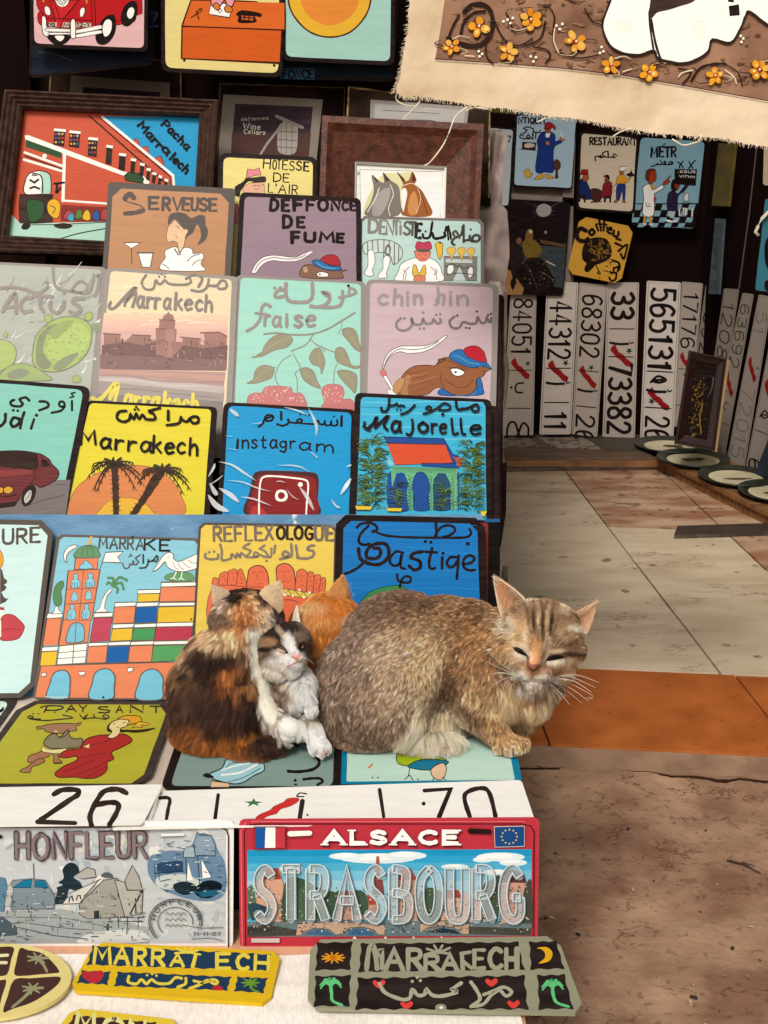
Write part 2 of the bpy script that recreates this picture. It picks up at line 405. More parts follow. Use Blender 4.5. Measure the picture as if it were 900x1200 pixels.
# ============================================================ THE SETTING
def struct(o): o['kind'] = 'structure'; return o
Z0 = flat(0)
O = Z0.hit(632, 872); E = (Z0.hit(900, 885) - O); E.z = 0; E.normalize()
Dv = Vector((-.058, 1, 0)).normalized()
grout = mat('dark_grout', '4a3a30', rough=.9, scale=40, bump=.4)
m_street = mat('trodden_dirt_concrete', '7c5c4a', rough=.85, scale=9, color2='a8886f', bump=1.0, bscale=90, detail=15, contrast=(.36, .64), speck=(60, .63, '5a3e30', .45), spec=.15, veins=(9, (1, 1.6, 1), .012, '4a3024', .75, .46))
def sheet(name, loop, z, m, parent=None, th=0):
    mb = MB(); mb.prism([Vector((x, y, z)) for x, y in loop], (0, 0, 1), th, m); return mb.build(name, parent)
# uneven street surface: dense near the camera
def street():
    mb = MB(); nx, ny = 150, 130; vs = []; fs = []
    xs = np.linspace(-.4, 1.6, nx); ys = np.linspace(.5, 1.93, ny)
    for y in ys:
        for x in xs:
            h = noise.fractal(Vector((x * 7, y * 9, 0)), .8, 2, 6) * .0035 + noise.fractal(Vector((x * 40, y * 46, 4)), .6, 2.2, 5) * .0022
            u_ = min(max((y - 1.66) / .12, 0), 1); vs.append((x, y, -.030 + h + .0135 * u_ * u_ * (3 - 2 * u_)))
    for j in range(ny - 1):
        for i in range(nx - 1): a = j * nx + i; fs.append((a, a + 1, a + 1 + nx, a + nx))
    mb.add(vs, fs, m_street)
    o = mb.build('street', smooth=True); struct(o)
    s2 = sheet('ground', [(-60, -60), (60, -60), (60, 60), (-60, 60)], -.05, m_street); struct(s2)
    # the rest of the street around and behind the camera
    b = MB(); b.box((0, -3, -.048), (24, 7.0, .03), m_street); b.box((7.2, 1.2, -.049), (11.2, 1.5, .03), m_street); b.box((-6.4, 1.2, -.049), (12, 1.5, .03), m_street)
    struct(b.build('street_beyond'))
street()
# floor bed, threshold strip of cement, tiles
fl = struct(sheet('floor', [tuple((O + E * a + Dv * b)[:2]) for a, b in ((-1.6, .0), (2.4, .0), (2.4, 2.6), (-1.6, 2.6))], -.006, grout))
def pt(a, b, z=0): v = O + E * a + Dv * b; return Vector((v.x, v.y, z))
m_cem = mat('old_cement', '785c4a', rough=.85, scale=16, color2='96775f', bump=.6, bscale=60, detail=8)
cm = MB(); n = 60; fr = []; bk = []
for i in range(n + 1):
    a = -1.2 + 3.4 * i / n
    w = .055 + .012 * noise.noise(Vector((a * 5, 0, 0))) + .007 * noise.noise(Vector((a * 22, 3, 0)))
    fr.append(pt(a, -w, -.014 + .002 * noise.noise(Vector((a * 9, 1, 0))))); bk.append(pt(a, .001, -.004))
lo = [Vector((p.x, p.y - .004 * rng.random(), -.045)) for p in fr]
cm.add(fr + bk + lo, [(i, i + 1, n + 2 + i, n + 1 + i) for i in range(n)] + [(2 * n + 2 + i, 2 * n + 3 + i, i + 1, i) for i in range(n)], m_cem)
struct(cm.build('threshold_kerb'))
m_or = mat('terracotta_tile', 'b4642e', rough=.5, scale=14, color2='98501f', bump=.25, bscale=90, detail=10, contrast=(.3, .7), speck=(60, .66, '5a2c18', .6), veins=(7, (1, 2, 1), .008, '6a341c', .6, .52))
def tilemat(name, c, c2, ct, sp=.61, amt=.75):
    return mat(name, c, rough=.36, scale=5, color2=c2, bump=.25, bscale=50, detail=12, contrast=ct, stretch=(1, 2.6, 1), speck=(19, sp, '6c4c38', amt), veins=(4.5, (1, 3.2, 1), .010, '6a4a36', .8, .50))
m_w1 = tilemat('worn_white_marble', 'd6c4aa', 'c0ab90', (.4, .66), .66)
m_w2 = tilemat('stained_white_marble', 'ccb89c', 'b0947a', (.42, .62), .62)
m_w3 = tilemat('rust_stained_marble', 'c4a488', '9c6e52', (.40, .60), .60)
def tile(a0, a1, b0, b1, m, name='tile'):
    g = .0022; z = rng.uniform(-.0012, .0012)
    mb = MB(); loop = [pt(a0 + g, b0 + g, z), pt(a1 - g, b0 + g, z), pt(a1 - g, b1 - g, z), pt(a0 + g, b1 - g, z)]
    mb.prism(loop, (0, 0, 1), .009, m); o = mb.build(name, fl, bevel=.0015); return o
def ab(px, py):
    p = Z0.hit(px, py) - O; M_ = np.linalg.solve(np.array([[E.x, Dv.x], [E.y, Dv.y]]), np.array([p.x, p.y])); return M_
oB = ab(700, 784)[1]; j1 = ab(638, 857)[0]; j2 = ab(880, 815)[0]; ow = j2 - j1
for i in range(-3, 5): tile(j1 + ow * i, j1 + ow * (i + 1), 0, oB, m_or)
wj = ab(842, 787)[0]; tw = .309; td = (ab(700, 716)[1] - oB)
for r in range(7):
    for c in range(-2, 5):
        m = m_w1 if (r < 3 and c < 1) or r < 2 else (m_w3 if c >= 0 else m_w2)
        if r == 3 and c < 0: m = m_w1
        if c == -2: tile(wj - tw * 4.2, wj - tw * 2.06, oB + td * r, oB + td * (r + 1), m)
        elif c == -1: tile(wj - tw * 2.06, wj, oB + td * r, oB + td * (r + 1), m)
        else: tile(wj + tw * c, wj + tw * (c + 1), oB + td * r, oB + td * (r + 1), m)
# grit, straw and leaf crumbs on the street
m_lit = mat('straw_crumb', 'b8a07c', rough=.8, bump=0); m_peb = mat('pebble_grey', '8a7a6a', rough=.9, scale=60); m_drk = mat('dark_crumb', '2c1e18', rough=.9, bump=0)
g = MB()
for i in range(380):
    x = rng.uniform(.12, 1.15); y = rng.uniform(.9, 1.83); r_ = rng.choice([.0008, .0012, .0012, .002, .003]) ; m = rng.choice([m_lit, m_peb, m_peb, m_drk, m_drk])
    q = Matrix.Rotation(rng.uniform(0, 6.28), 3, 'Z') @ Matrix.Rotation(rng.uniform(-.4, .4), 3, 'X')
    g.box((x, y, -.0275 + r_ * .3 + noise.fractal(Vector((x * 7, y * 9, 0)), .8, 2, 6) * .006), (r_ * rng.uniform(1, 4), r_ * 1.2, r_ * .6), m, q, r_ * .2)
tag(g.build('grit'), 'small pebbles straw and crumbs scattered over the brown street ground', 'grit', kind='stuff')
tw_ = MB(); p0 = flat(-.026).hit(852, 1008); p1 = flat(-.026).hit(892, 1024); p2 = flat(-.025).hit(870, 1010)
tw_.tube([p0, (p0 + p1) / 2 + Vector((0, .004, .002)), p1], [.0016, .0013, .0007], m_drk, 5); tw_.tube([p2, p2 + Vector((.014, -.014, .002))], [.001, .0005], m_drk, 5)
tag(tw_.build('twig'), 'dark dry twig lying on the brown street ground', 'twig')
lf = MB(); c = flat(.003).hit(690, 818)
loop = [c + Vector((.009 * math.cos(t), .004 * math.sin(t) * (1 + .3 * math.sin(3 * t)), .0006 * math.sin(2 * t))) for t in np.linspace(0, 6.28, 11)[:-1]]
lf.prism(loop, (0, 0, 1), .0006, mat('dry_leaf', 'c09868', rough=.7, scale=90)); tag(lf.build('dry_leaf'), 'curled tan dry leaf on the terracotta tile beside the cat whiskers', 'leaf')
lf = MB(); c = flat(-.008).hit(633, 898)
lf.box(c + Vector((0, 0, .004)), (.014, .004, .0015), mat('wood_chip', 'b09878', rough=.8), Matrix.Rotation(-.7, 3, 'Z'), .0008); tag(lf.build('wood_chip'), 'pale wood chip lying on the kerb edge below the cat paw', 'wood chip')
# ------------------------------------------------------------ shop shell
m_wall = mat('dark_shop_wall', '1c0f0c', rough=.9, scale=4, color2='120808', bump=.3, bscale=40, spec=.05)
m_wgrey = mat('grey_pegboard', '6a5a52', rough=.8, scale=9, color2='4c3e38', bump=.3)
m_plas = mat('plaster_facade', 'a8826c', rough=.9, scale=5, bump=.4)
YB = flat(.042).hit(700, 510).y + .01
def wallbox(name, c, sz, m, label=None):
    b = MB(); b.box(c, sz, m); o = b.build(name); tag(o, label, 'wall'); return o
wallbox('back_wall', (.6, YB + .06, 1.6), (5.2, .1, 3.4), m_wall, 'dark back wall of the shop behind the upright plates')
A_ = Z0.hit(760, 545); B_ = Z0.hit(893, 613); rd = (B_ - A_).normalized(); rn = Vector((-rd.y, rd.x, 0))
if rn.x < 0: rn = -rn
zl = .042
wr = flat(zl).hit(852, 540); LEDW = (wr - A_).dot(rn) + .01
RW = Plane(wr + rn * .03, -rn)       # right wall
def slab(name, loop, z0, z1, m, parent=None):
    b = MB(); b.prism([Vector((p[0], p[1], z1)) for p in loop], (0, 0, 1), z1 - z0, m); return b.build(name, parent)
p0 = A_ + rn * (LEDW + .06) - rd * 1.2; p1 = p0 + rd * 3.6; p2 = p1 + rn * .1; p3 = p0 + rn * .1
tag(slab('side_wall', [p0, p1, p2, p3], -.03, 3.24, m_wall), 'dark right side wall of the shop behind the leaning plates', 'wall')
wallbox('left_wall', (-1.55, 3.2, 1.6), (.1, 2.4, 3.4), m_wall, 'dark left side wall of the shop behind the sign display')
b = MB(); b.box((.6, 3.7, 3.3), (5.6, 3.0, .12), m_wall); struct(b.build('ceiling'))
b = MB(); b.box((.6, 2.1, 4.2), (7, .24, 1.8), m_plas); b.box((-2.3, 2.1, 1.6), (1.2, .24, 3.4), m_plas); b.box((3.2, 2.1, 1.6), (1.8, .24, 3.4), m_plas)
tag(b.build('facade'), 'plastered street facade above and beside the shop opening', 'wall')
m_wood = mat('brown_ledge_wood', '94683c', rough=.6, scale=12, color2='65432a', stretch=(1, 10, 1), bump=.3)
m_wood2 = mat('worn_ledge_wood', '6c5644', rough=.7, scale=10, color2='4c382c', stretch=(1, 8, 1), bump=.35)
# back ledge and right ledge
yl = Z0.hit(650, 551).y
lg = empty('ledge', (.6, yl, 0), 'low wooden ledge along the back wall carrying the upright plates', 'ledge')
b = MB(); b.box((.45, (yl + YB) / 2, zl / 2), (1.9, YB - yl, zl), m_wood2); b.build('top_board', lg, bevel=.003)
b = MB(); b.box((.45, yl - .005, zl * .55), (1.9, .008, zl * .5), m_wood); b.build('front_strip', lg)
lr = empty('ledge', A_, 'low brown wooden ledge along the right wall carrying the oval dishes', 'ledge')
lp = [A_ - rd * .05, A_ + rd * 1.9, A_ + rd * 1.9 + rn * LEDW, A_ - rd * .05 + rn * LEDW]
slab('top_board', lp, 0.0, zl - .012, m_wood, lr); slab('edge_board', [lp[0] - rn * .01, lp[1] - rn * .01, lp[2], lp[3]], zl - .0119, zl, m_wood, lr)
# metal strips lying on the floor
m_metal = mat('dull_steel_strip', '6e6258', rough=.45, metal=.6, scale=30, color2='4a4038', stretch=(1, 6, 1))
for q, z, lab in (([(588, 549), (760, 547), (735, 534), (592, 538)], .012, 'long dull grey metal strip lying on the floor against the back ledge'),
                  ([(790, 627), (930, 623), (930, 612), (794, 616)], .010, 'grey metal strip with a pointed end lying on the stained tiles at the right')):
    b = MB(); pl_ = flat(z); loop = [pl_.hit(*p) for p in q]; b.prism(loop, (0, 0, 1), .009, m_metal); o = b.build('metal_strip', bevel=.001); tag(o, lab, 'metal strip')
for q, c, lab in (([(590, 512), (618, 511), (632, 523), (588, 524)], '7a6a5c', 'worn grey plate lying flat at the left end of the back ledge'),
               ([(626, 509), (682, 510), (705, 526), (648, 524)], '8c7c70', 'pale printed plate lying flat on the middle of the back ledge'),
               ([(686, 511), (752, 513), (762, 528), (708, 526)], '3e3c30', 'dark green plate lying flat on the right part of the back ledge')):
    b = MB(); pl_ = flat(zl + .003); b.prism([pl_.hit(*p) for p in q], (0, 0, 1), .0025, mat('flatplate_' + c, c, rough=.5, scale=40, color2='4c4038', contrast=(.5, .55)))
    tag(b.build('flat_plate'), lab, 'plate')
# ------------------------------------------------------------ display: stepped table for the signs
ZT = .232; ZS = 1 - .652; XR = .165
m_peach = mat('peach_table_wood', 'd8a888', rough=.6, scale=8, color2='c89274', stretch=(8, 1, 1), bump=.15)
m_sw = mat('white_step_board', 'cfc3b6', rough=.6, scale=9, color2='b0a294', stretch=(6, 1, 1), bump=.3)
m_blue = mat('chipped_blue_board', '2f6a94', rough=.5, scale=14, color2='5c8cae', bump=.35, bscale=60, stretch=(1, 1, 2), contrast=(.38, .7), detail=8, speck=(34, .66, 'e4e4dc', .9))
m_dk = mat('dark_step_wood', '1c100c', rough=.9, scale=10, bump=.3, spec=.05)
dsp = empty('display_stand', (-.3, 1.5, -.03), 'stepped wooden stand that carries the rows of painted signs', 'stand')
b = MB(); b.box((-.42, .935, ZT - .014), (1.1, .30, .028), m_peach); b.build('table_top', dsp, bevel=.003)
for x in (-.93, .09):
    for y in (.84,):
        b = MB(); b.box((x, y, (ZT - .028) / 2 - .015), (.035, .035, ZT), m_peach); b.build('leg', dsp)
b = MB(); b.box((-.42, 1.075, (ZS - .012 - .03) / 2), (1.1, .012, ZS - .012 + .03), m_dk); b.build('front_board', dsp)
b = MB(); b.box((-.42, 1.20, ZS - .008), (1.1, .28, .012), m_sw); b.build('first_tread', dsp)
# blue board: leaning behind the first upright row
PB = plane_px(820, 1.335, 603, 1.418); bl = PB.hit(0, 603)
xl = -.98
def strip_on(pl, x0, x1, ztop, zbot, th, m, name, parent, bevel=.001):
    u = Vector((0, pl.n.z, -pl.n.y)); u = u if u.z > 0 else -u
    def at(x, z):
        base = pl.p.copy(); base.x = x; return base + u * ((z - base.z) / u.z)
    b = MB(); b.prism([at(x0, zbot), at(x1, zbot), at(x1, ztop), at(x0, ztop)], pl.n, th, m); return b.build(name, parent, bevel=bevel)
xr = PB.hit(566, 603).x
strip_on(PB, xl, xr, bl.z, ZS - .002, .012, m_blue, 'blue_riser_board', dsp)
b = MB(); b.box((-.42, 1.52, .455), (1.1, .19, .01), m_dk); b.build('second_tread', dsp)
b = MB(); b.box((-.42, 1.62, .30), (1.08, .012, .6), m_dk); b.build('riser', dsp)
b = MB(); b.box((-.42, 1.70, .595), (1.1, .15, .01), m_dk); b.build('third_tread', dsp)
b = MB(); b.box((-.42, 1.80, .755), (1.1, .16, .01), m_dk); b.build('fourth_tread', dsp)
b = MB(); b.box((-.42, 1.92, .79), (1.1, .2, .01), m_dk); b.build('fifth_tread', dsp)
b = MB(); b.box((-.42, 2.06, .62), (1.12, .02, 1.3), m_dk); b.build('back_panel', dsp)
b = MB(); b.box((-.42, 2.13, 1.55), (1.16, .02, 1.5), m_wall); o = b.build('backdrop_panel'); tag(o, 'black panel rising behind the hanging signs at top left', 'panel')
# black post at far left
pp = atY(4, 100, 2.03); pq = atY(38, 100, 2.03)
b = MB(); b.box(((pp.x + pq.x) / 2, 2.04, 1.1), (pq.x - pp.x, .04, 2.3), mat('black_post_paint', '160a08', rough=.9, scale=5, spec=.05)); tag(b.build('post'), 'black wooden post at the far left of the stall', 'post')
pp = atY(-10, 100, 2.06); pq = atY(3, 100, 2.06)
b = MB(); b.box(((pp.x + pq.x) / 2, 2.06, 1.19), (pq.x - pp.x, .02, .22), mat('pale_strip', 'b8b0a0', rough=.7)); tag(b.build('pale_board'), 'narrow pale board showing left of the black post', 'board')
# table cloth: woven white fabric with slack folds
m_cloth = mat('white_woven_cloth', 'e8e2dc', rough=.9, scale=260, color2='dad3cc', stretch=(1, .35, 1), bump=.4, bscale=520, sheen=.3)
b = MB(); nx, ny = 90, 40; vs = []; fs = []
A0 = flat(ZT).hit(-80, 1118); A1 = flat(ZT).hit(598, 1126)
for j in range(ny + 1):
    for i in range(nx + 1):
        x = A0.x - .3 + (A1.x - A0.x + .3) * i / nx; y = .993 - .24 * j / ny
        xo = x + .002 * math.sin(j * .9); h = .0030 + .0022 * noise.fractal(Vector((x * 14, y * 20, 2)), .8, 2, 4) + .0008 * math.sin(x * 50 + 3 * math.sin(y * 30))
        yy = y + .004 * noise.noise(Vector((x * 12, 0, 5))) * (1 if j == 0 else 0)
        z = ZT + max(h, .0008)
        if y < .79: z = ZT - (.79 - y) * 1
        vs.append((xo, yy, z))
for j in range(ny):
    for i in range(nx): a = j * (nx + 1) + i; fs.append((a, a + nx + 1, a + nx + 2, a + 1))
b.add(vs, fs, m_cloth); tag(b.build('table_cloth', smooth=True), 'white woven cloth spread on the peach table at the front', 'cloth')

# crack between the kerb and the street
ck = MB(); m_ck = mat('crack_dirt', '3a261c', rough=1, bump=0, spec=0); vs = []
for i in range(160):
    t = i / 159; a_ = -1.0 + 3.0 * t; w0 = -.060 + .012 * noise.noise(Vector((a_ * 5, 0, 0))) + .008 * noise.noise(Vector((a_ * 26, 7, 0))); th = .0004 + .0014 * max(0, noise.noise(Vector((a_ * 17, 3, 1))) + .25)
    vs += [pt(a_, w0 + th, -.0125), pt(a_, w0 - th, -.0215)]
ck.add(vs, [(2 * i, 2 * i + 1, 2 * i + 3, 2 * i + 2) for i in range(159)], m_ck); struct(ck.build('kerb_crack'))
# ============================================================ PAINTED SIGNS
P1 = plane_px(820, 1.32, 612, 1.40); P2 = plane_px(603, 1.50, 463, 1.57); P3 = plane_px(470, 1.62, 320, 1.72)
P4 = plane_px(325, 1.78, 222, 1.83); P5 = plane_px(300, 1.86, 112, 1.93); PHG = plane_px(85, 1.93, 0, 1.945)
GS = 'souvenir signs stood in rows on the display'
# ---- first upright row
fr = (0, 590, 3)
s = Sign('pale blue sign with letters URE and a dark profile at the far left', P1, [(-78, 607), (64, 610), (39, 818), (-112, 819)], '5c544e', 'cbe9ea', 15, 6, group=GS, cham=True)
s.art(fr, '''
p|5a4e48|0,225 8,235 14,262 25,270 24,280 14,286 24,294 17,305 5,312 14,330 24,335 32,330 20,346 6,352 0,356
q|e8a838|-20,165 -2,163 9,180 12,205 6,222 -4,228 -20,225|6a5a50|2
p|b84048|-10,362 16,366 14,376 -10,372
p|f0ead8|-10,374 10,378 12,392 2,405 -10,408
q|c84a54|4,405 22,390 45,392 62,404 82,425 85,440 70,470 48,480 20,482 2,478 0,450|8a3038|3
s|8a3038|2|2,452 25,442 50,440 70,446
p|f0ead8|-8,410 4,412 4,470 -8,468''')
s.art(fr, 't|5c524c|50|10|12,142 140,136|URE|.05\nl|5c524c|10|-22,90 -22,140', 'lettering')
fr = (30, 610, 4.2857)
s = Sign('city skyline sign with orange tower, stork and coloured blocks under the word MARRAKE', P1.shift(.002), [(67, 626), (236, 631), (221, 820), (38, 820)], '6a605a', '8fd0e6', 5, [3, 4, 3, 4], group=GS, cham=True)
SKY = '''
p|ee8c64|45,890 78,728 690,712 800,712 805,898|6a605a|5
p|ee8c64|85,628 108,488 182,486 163,626|6a605a|4
p|f4c43c|72,730 80,660 160,655 152,728|6a605a|4
p|f4f0e6|80,658 84,636 162,632 160,655|6a605a|4
p|f4f0e6|104,492 112,466 186,464 182,488|6a605a|4
p|ee8c64|165,630 188,498 328,496 312,612|6a605a|5
p|f4f0e6|157,724 170,630 308,616 300,716|6a605a|4
s|6a605a|4|166,664 304,652
s|6a605a|4|160,694 302,684
l|6a605a|5|242,622 236,722
q|7cc4e0|206,612 212,560 228,525 256,512 284,522 296,550 294,580 288,606|6a605a|5
l|6a605a|4|254,514 248,608
p|ee8c64|188,500 214,252 374,245 332,500|6a605a|5
l|6a605a|4|292,250 268,496
s|6a605a|5|196,420 346,412
s|6a605a|4|202,346 356,340
q|8fd0e6|228,336 232,300 244,292 238,276 254,264 264,278 260,294 272,302 270,334|6a605a|3
q|8fd0e6|302,334 304,300 316,290 312,272 328,262 338,276 334,290 346,300 342,332|6a605a|3
q|8fd0e6|228,402 232,374 246,356 260,374 262,400|6a605a|3
q|8fd0e6|300,396 304,366 318,350 332,366 330,394|6a605a|3
q|8fd0e6|206,496 212,456 226,446 222,430 234,420 246,432 242,446 252,456 248,494|6a605a|3
q|8fd0e6|282,492 286,452 298,442 294,426 308,418 318,430 314,444 324,452 318,490|6a605a|3
l|4a6a8a|3|236,312 230,336
l|4a6a8a|3|248,312 246,336
l|4a6a8a|3|260,312 260,336
l|4a6a8a|3|310,310 306,334
l|4a6a8a|3|322,310 320,334
l|4a6a8a|3|334,310 332,334
l|4a6a8a|3|216,468 212,494
l|4a6a8a|3|228,468 226,494
l|4a6a8a|3|292,466 288,490
l|4a6a8a|3|304,466 302,490
p|ee8c64|244,246 250,188 366,182 360,244|6a605a|5
q|8fd0e6|272,242 276,222 290,214 294,202 308,200 318,212 330,220 334,240|6a605a|3
q|6a9a72|248,186 256,150 284,130 318,124 350,130 368,156 366,184|6a605a|4
s|4a6a52|3|282,182 288,150 316,126
s|4a6a52|3|336,180 340,150 320,126
s|4a6a52|3|310,182 314,126
d|e8b040|9|322,112
d|e8b040|7|326,96
d|e8b040|6|330,84
q|f4f0e6|262,128 234,124 206,142 190,174 196,200 206,210 204,186 216,160 240,144|6a605a|4
l|6a605a|4|374,240 402,160
p|f4f0e6|402,160 490,156 462,184 480,212 388,208|6a605a|4
q|5a9060|186,304 160,316 142,350 140,400 152,428 174,424 182,396 176,356 190,330|6a605a|4
p|f4f0e6|132,470 146,452 148,434 164,430 166,450 186,466|6a605a|3
p|f4f0e6|344,462 372,440 384,400 398,370 424,342 434,352 408,378 398,416 396,442 416,458|6a605a|3
s|5a9060|13|438,330 470,286 508,300
s|5a9060|13|438,328 440,292 416,288
s|5a9060|12|438,330 478,312 492,346
s|5a9060|12|440,330 462,340 460,362
s|5a9060|11|436,328 420,310 408,320
p|f4f0e6|342,486 346,464 438,462 434,484|6a605a|4
p|c44a62|322,610 342,490 434,488 418,604|6a605a|4
p|f4f0e6|446,434 450,412 556,410 550,430|6a605a|4
p|ee8c64|436,518 446,434 552,430 544,514|6a605a|4
p|f4c43c|560,410 566,366 672,362 668,406|6a605a|4
p|f4f0e6|560,368 564,348 676,346 674,366|6a605a|4
p|ee8c64|672,408 680,334 858,330 850,406|6a605a|4
p|f4f0e6|680,334 682,310 862,308 858,330|6a605a|5
q|6aa070|700,294 712,270 760,260 820,262 844,280 838,300 770,308|6a605a|3
l|f4f0e6|5|760,252 742,290
l|f4f0e6|5|788,250 780,292
l|f4f0e6|4|728,292 742,288 756,296
l|f4f0e6|4|768,296 780,290 796,296
q|f4f0e6|640,256 664,216 692,176 718,160 742,170 744,192 770,206 820,186 872,166 876,200 866,236 800,256 748,252 712,232 700,206 672,236|6a605a|4
s|6a605a|3|742,212 750,236 770,246
s|6a605a|3|764,212 776,234 794,246
s|6a605a|3|790,208 806,226 830,238
s|6a605a|3|818,200 836,212 862,214
d|2a2220|3|716,184
p|f4f0e6|556,434 560,412 666,410 662,430|6a605a|4
p|1c64b0|548,516 556,434 662,430 656,512|6a605a|4
p|f4f0e6|668,430 674,412 852,410 850,428|6a605a|4
p|f4c43c|660,516 668,434 850,430 842,510|6a605a|4
p|f4f0e6|436,542 440,520 542,518 538,538|6a605a|4
p|f4c43c|424,606 436,544 538,540 532,602|6a605a|4
p|f4f0e6|544,538 548,520 656,516 652,536|6a605a|4
p|4a9e60|532,602 542,542 652,538 644,600|6a605a|4
p|f4f0e6|656,534 660,514 842,510 838,532|6a605a|4
p|c04058|646,604 656,536 838,532 830,600|6a605a|4
p|f4f0e6|314,632 318,614 412,612 412,628|6a605a|4
p|ee8c64|304,716 314,634 412,628 404,714|6a605a|4
p|f4f0e6|412,628 418,610 526,606 524,626|6a605a|4
p|1c64b0|404,716 412,632 522,628 512,712|6a605a|4
p|f4f0e6|526,626 530,608 644,604 640,624|6a605a|4
p|ee8c64|514,712 524,630 640,626 632,710|6a605a|4
p|f4f0e6|642,624 646,606 830,602 826,622|6a605a|4
p|5aa868|632,710 642,628 824,624 812,700|6a605a|4
q|7cc8e4|108,890 122,820 138,772 168,754 204,756 222,784 222,830 208,892|6a605a|6
q|7cc8e4|320,894 334,820 348,768 384,746 424,750 448,784 444,840 434,894|6a605a|6
q|7cc8e4|556,896 566,820 584,770 620,748 660,752 690,790 688,840 680,898|6a605a|6
p|f4f0e6|82,766 104,764 100,782 80,784|6a605a|3
p|f4f0e6|266,760 300,758 294,776 272,778|6a605a|3
p|f4f0e6|512,740 540,738 536,758 512,760|6a605a|3
d|181414|6|390,888
d|181414|5|832,496
s|b8d8e4|7|104,886 210,888'''
s.art(fr, SKY)
s.art(fr, '''
t|5c544e|54|8|368,138 592,146|MARRA
t|2c2624|54|9|598,148 722,150|KE
d|1c1614|5|536,82
s|6a605a|6|486,214 496,238 516,236 524,216
s|6a605a|6|524,216 534,222 540,202 546,222 556,220
s|5a524c|6|556,220 566,206 552,190 574,172
l|3c3430|7|590,170 590,214
s|3c3430|7|616,196 612,220 600,236 572,238
s|2c2624|7|616,206 640,200 658,176 664,190 654,206 636,198
d|5a524c|4|520,180 532,176 526,170''', 'lettering')
fr = (230, 600, 5)
s = Sign('yellow REFLEXOLOGUE sign of two feet with faces on the toes behind the kittens', P1.shift(.004), [(233, 612), (396, 615), (391, 818), (222, 818)], '5a504a', 'f2cf5c', 6, [3, 4, 3, 3], group=GS, cham=True)
s.art(fr, '''
q|e8734e|96,470 94,400 108,384 126,392 134,410 138,470|4a3630|4
q|e8734e|132,470 134,380 152,356 176,350 188,372 188,470|4a3630|4
q|e8734e|186,470 188,356 204,340 228,334 240,360 240,470|4a3630|4
q|e8734e|240,470 242,360 252,336 264,334 276,360 296,420 300,470|4a3630|4
q|e8734e|304,470 304,360 318,330 350,314 388,318 414,350 424,400 420,470|4a3630|6
q|e8734e|90,700 92,450 300,440 424,460 440,620 400,700|4a3630|3
q|e8734e|480,470 468,350 476,318 508,302 546,310 574,350 580,460 560,520 486,500|4a3630|6
q|e8734e|580,520 586,370 596,344 620,334 642,346 652,380 650,500|4a3630|4
q|e8734e|648,520 652,370 662,352 680,352 690,376 690,500|4a3630|4
q|e8734e|684,520 692,386 704,368 720,368 732,390 724,500|4a3630|4
q|e8734e|716,500 728,406 742,384 756,390 758,430 740,500|4a3630|4
p|e8734e|470,700 456,540 478,486 730,500 700,640 640,700
p|f0d060|504,448 722,482 712,516 516,486|4a3630|3
l|4a3630|4|508,452 522,484 540,456 560,488 580,460 606,494 628,468 652,502 672,474 694,508
d|f6f2e4|7|500,444 566,490 604,456 630,500 664,472 520,486
l|f6f2e4|5|500,444 516,486
s|4a3630|4|484,530 510,516 560,516 600,530
l|b04a34|3|486,352 508,350
l|b04a34|3|520,346 548,350
l|b04a34|3|512,352 516,382 524,386
l|b04a34|3|498,404 530,410 546,404
l|b04a34|3|328,354 350,350
l|b04a34|3|362,350 394,352
l|b04a34|3|356,360 354,392 366,392
l|b04a34|3|334,414 364,422 386,416
l|b04a34|3|598,376 612,374
l|b04a34|3|620,374 636,376
l|b04a34|3|616,384 614,404 622,404
l|b04a34|3|604,428 632,430
l|b04a34|3|660,376 684,378
l|b04a34|3|668,392 666,408 674,408
l|b04a34|3|658,430 680,434
l|b04a34|3|700,396 724,398
l|b04a34|3|706,410 704,424 712,424
l|b04a34|3|694,446 714,450
l|b04a34|3|734,416 750,418
l|b04a34|3|738,424 736,440 742,440
l|b04a34|3|728,460 740,462
l|b04a34|3|152,376 168,374
l|b04a34|3|168,392 174,408 168,410
l|b04a34|3|206,360 222,358
l|b04a34|3|216,376 222,396 214,398
l|b04a34|3|252,362 264,360
l|b04a34|3|258,380 268,396 260,398
l|b04a34|3|150,424 176,432
l|b04a34|3|204,424 228,430
l|b04a34|3|254,416 276,420''')
s.art(fr, '''
t|7c6e64|82|16|104,170 450,162|REFLEX
t|2e2622|72|17|474,158 680,158|OLOG
t|7c6e64|80|19|700,166 800,164|UE
s|8a7c70|16|690,196 664,200 652,220 686,230 684,258 650,272 600,270 590,262
s|8a7c70|16|584,196 590,236 596,264
s|8a7c70|16|556,188 560,240 552,262 520,262 506,250 516,232 540,240 530,266 492,276
s|8a7c70|13|462,196 456,240
s|8a7c70|13|400,196 378,214 404,232 420,258 392,262
s|8a7c70|13|440,230 436,262 400,262 372,250 358,260
s|8a7c70|13|360,260 338,256 344,236 362,244 358,262 320,266 290,262
s|8a7c70|14|290,262 318,228 276,208 312,184
s|8a7c70|14|290,262 262,240 256,264 238,244 232,268 208,246 204,270
s|8a7c70|14|204,272 152,282 150,230 140,190
s|8a7c70|15|128,250 124,272 80,276 50,264 56,244
d|8a7c70|8|76,236 104,232 372,214 392,200 412,286 440,216''', 'lettering')
fr = (385, 595, 4.5)
s = Sign('deep blue sign with the word Pastique behind the tabby cat', P1.shift(.006), [(394, 603), (568, 607), (575, 822), (388, 822)], 'k', '1478c4', 11, [7, 9, 8, 9], group=GS, cham=True)
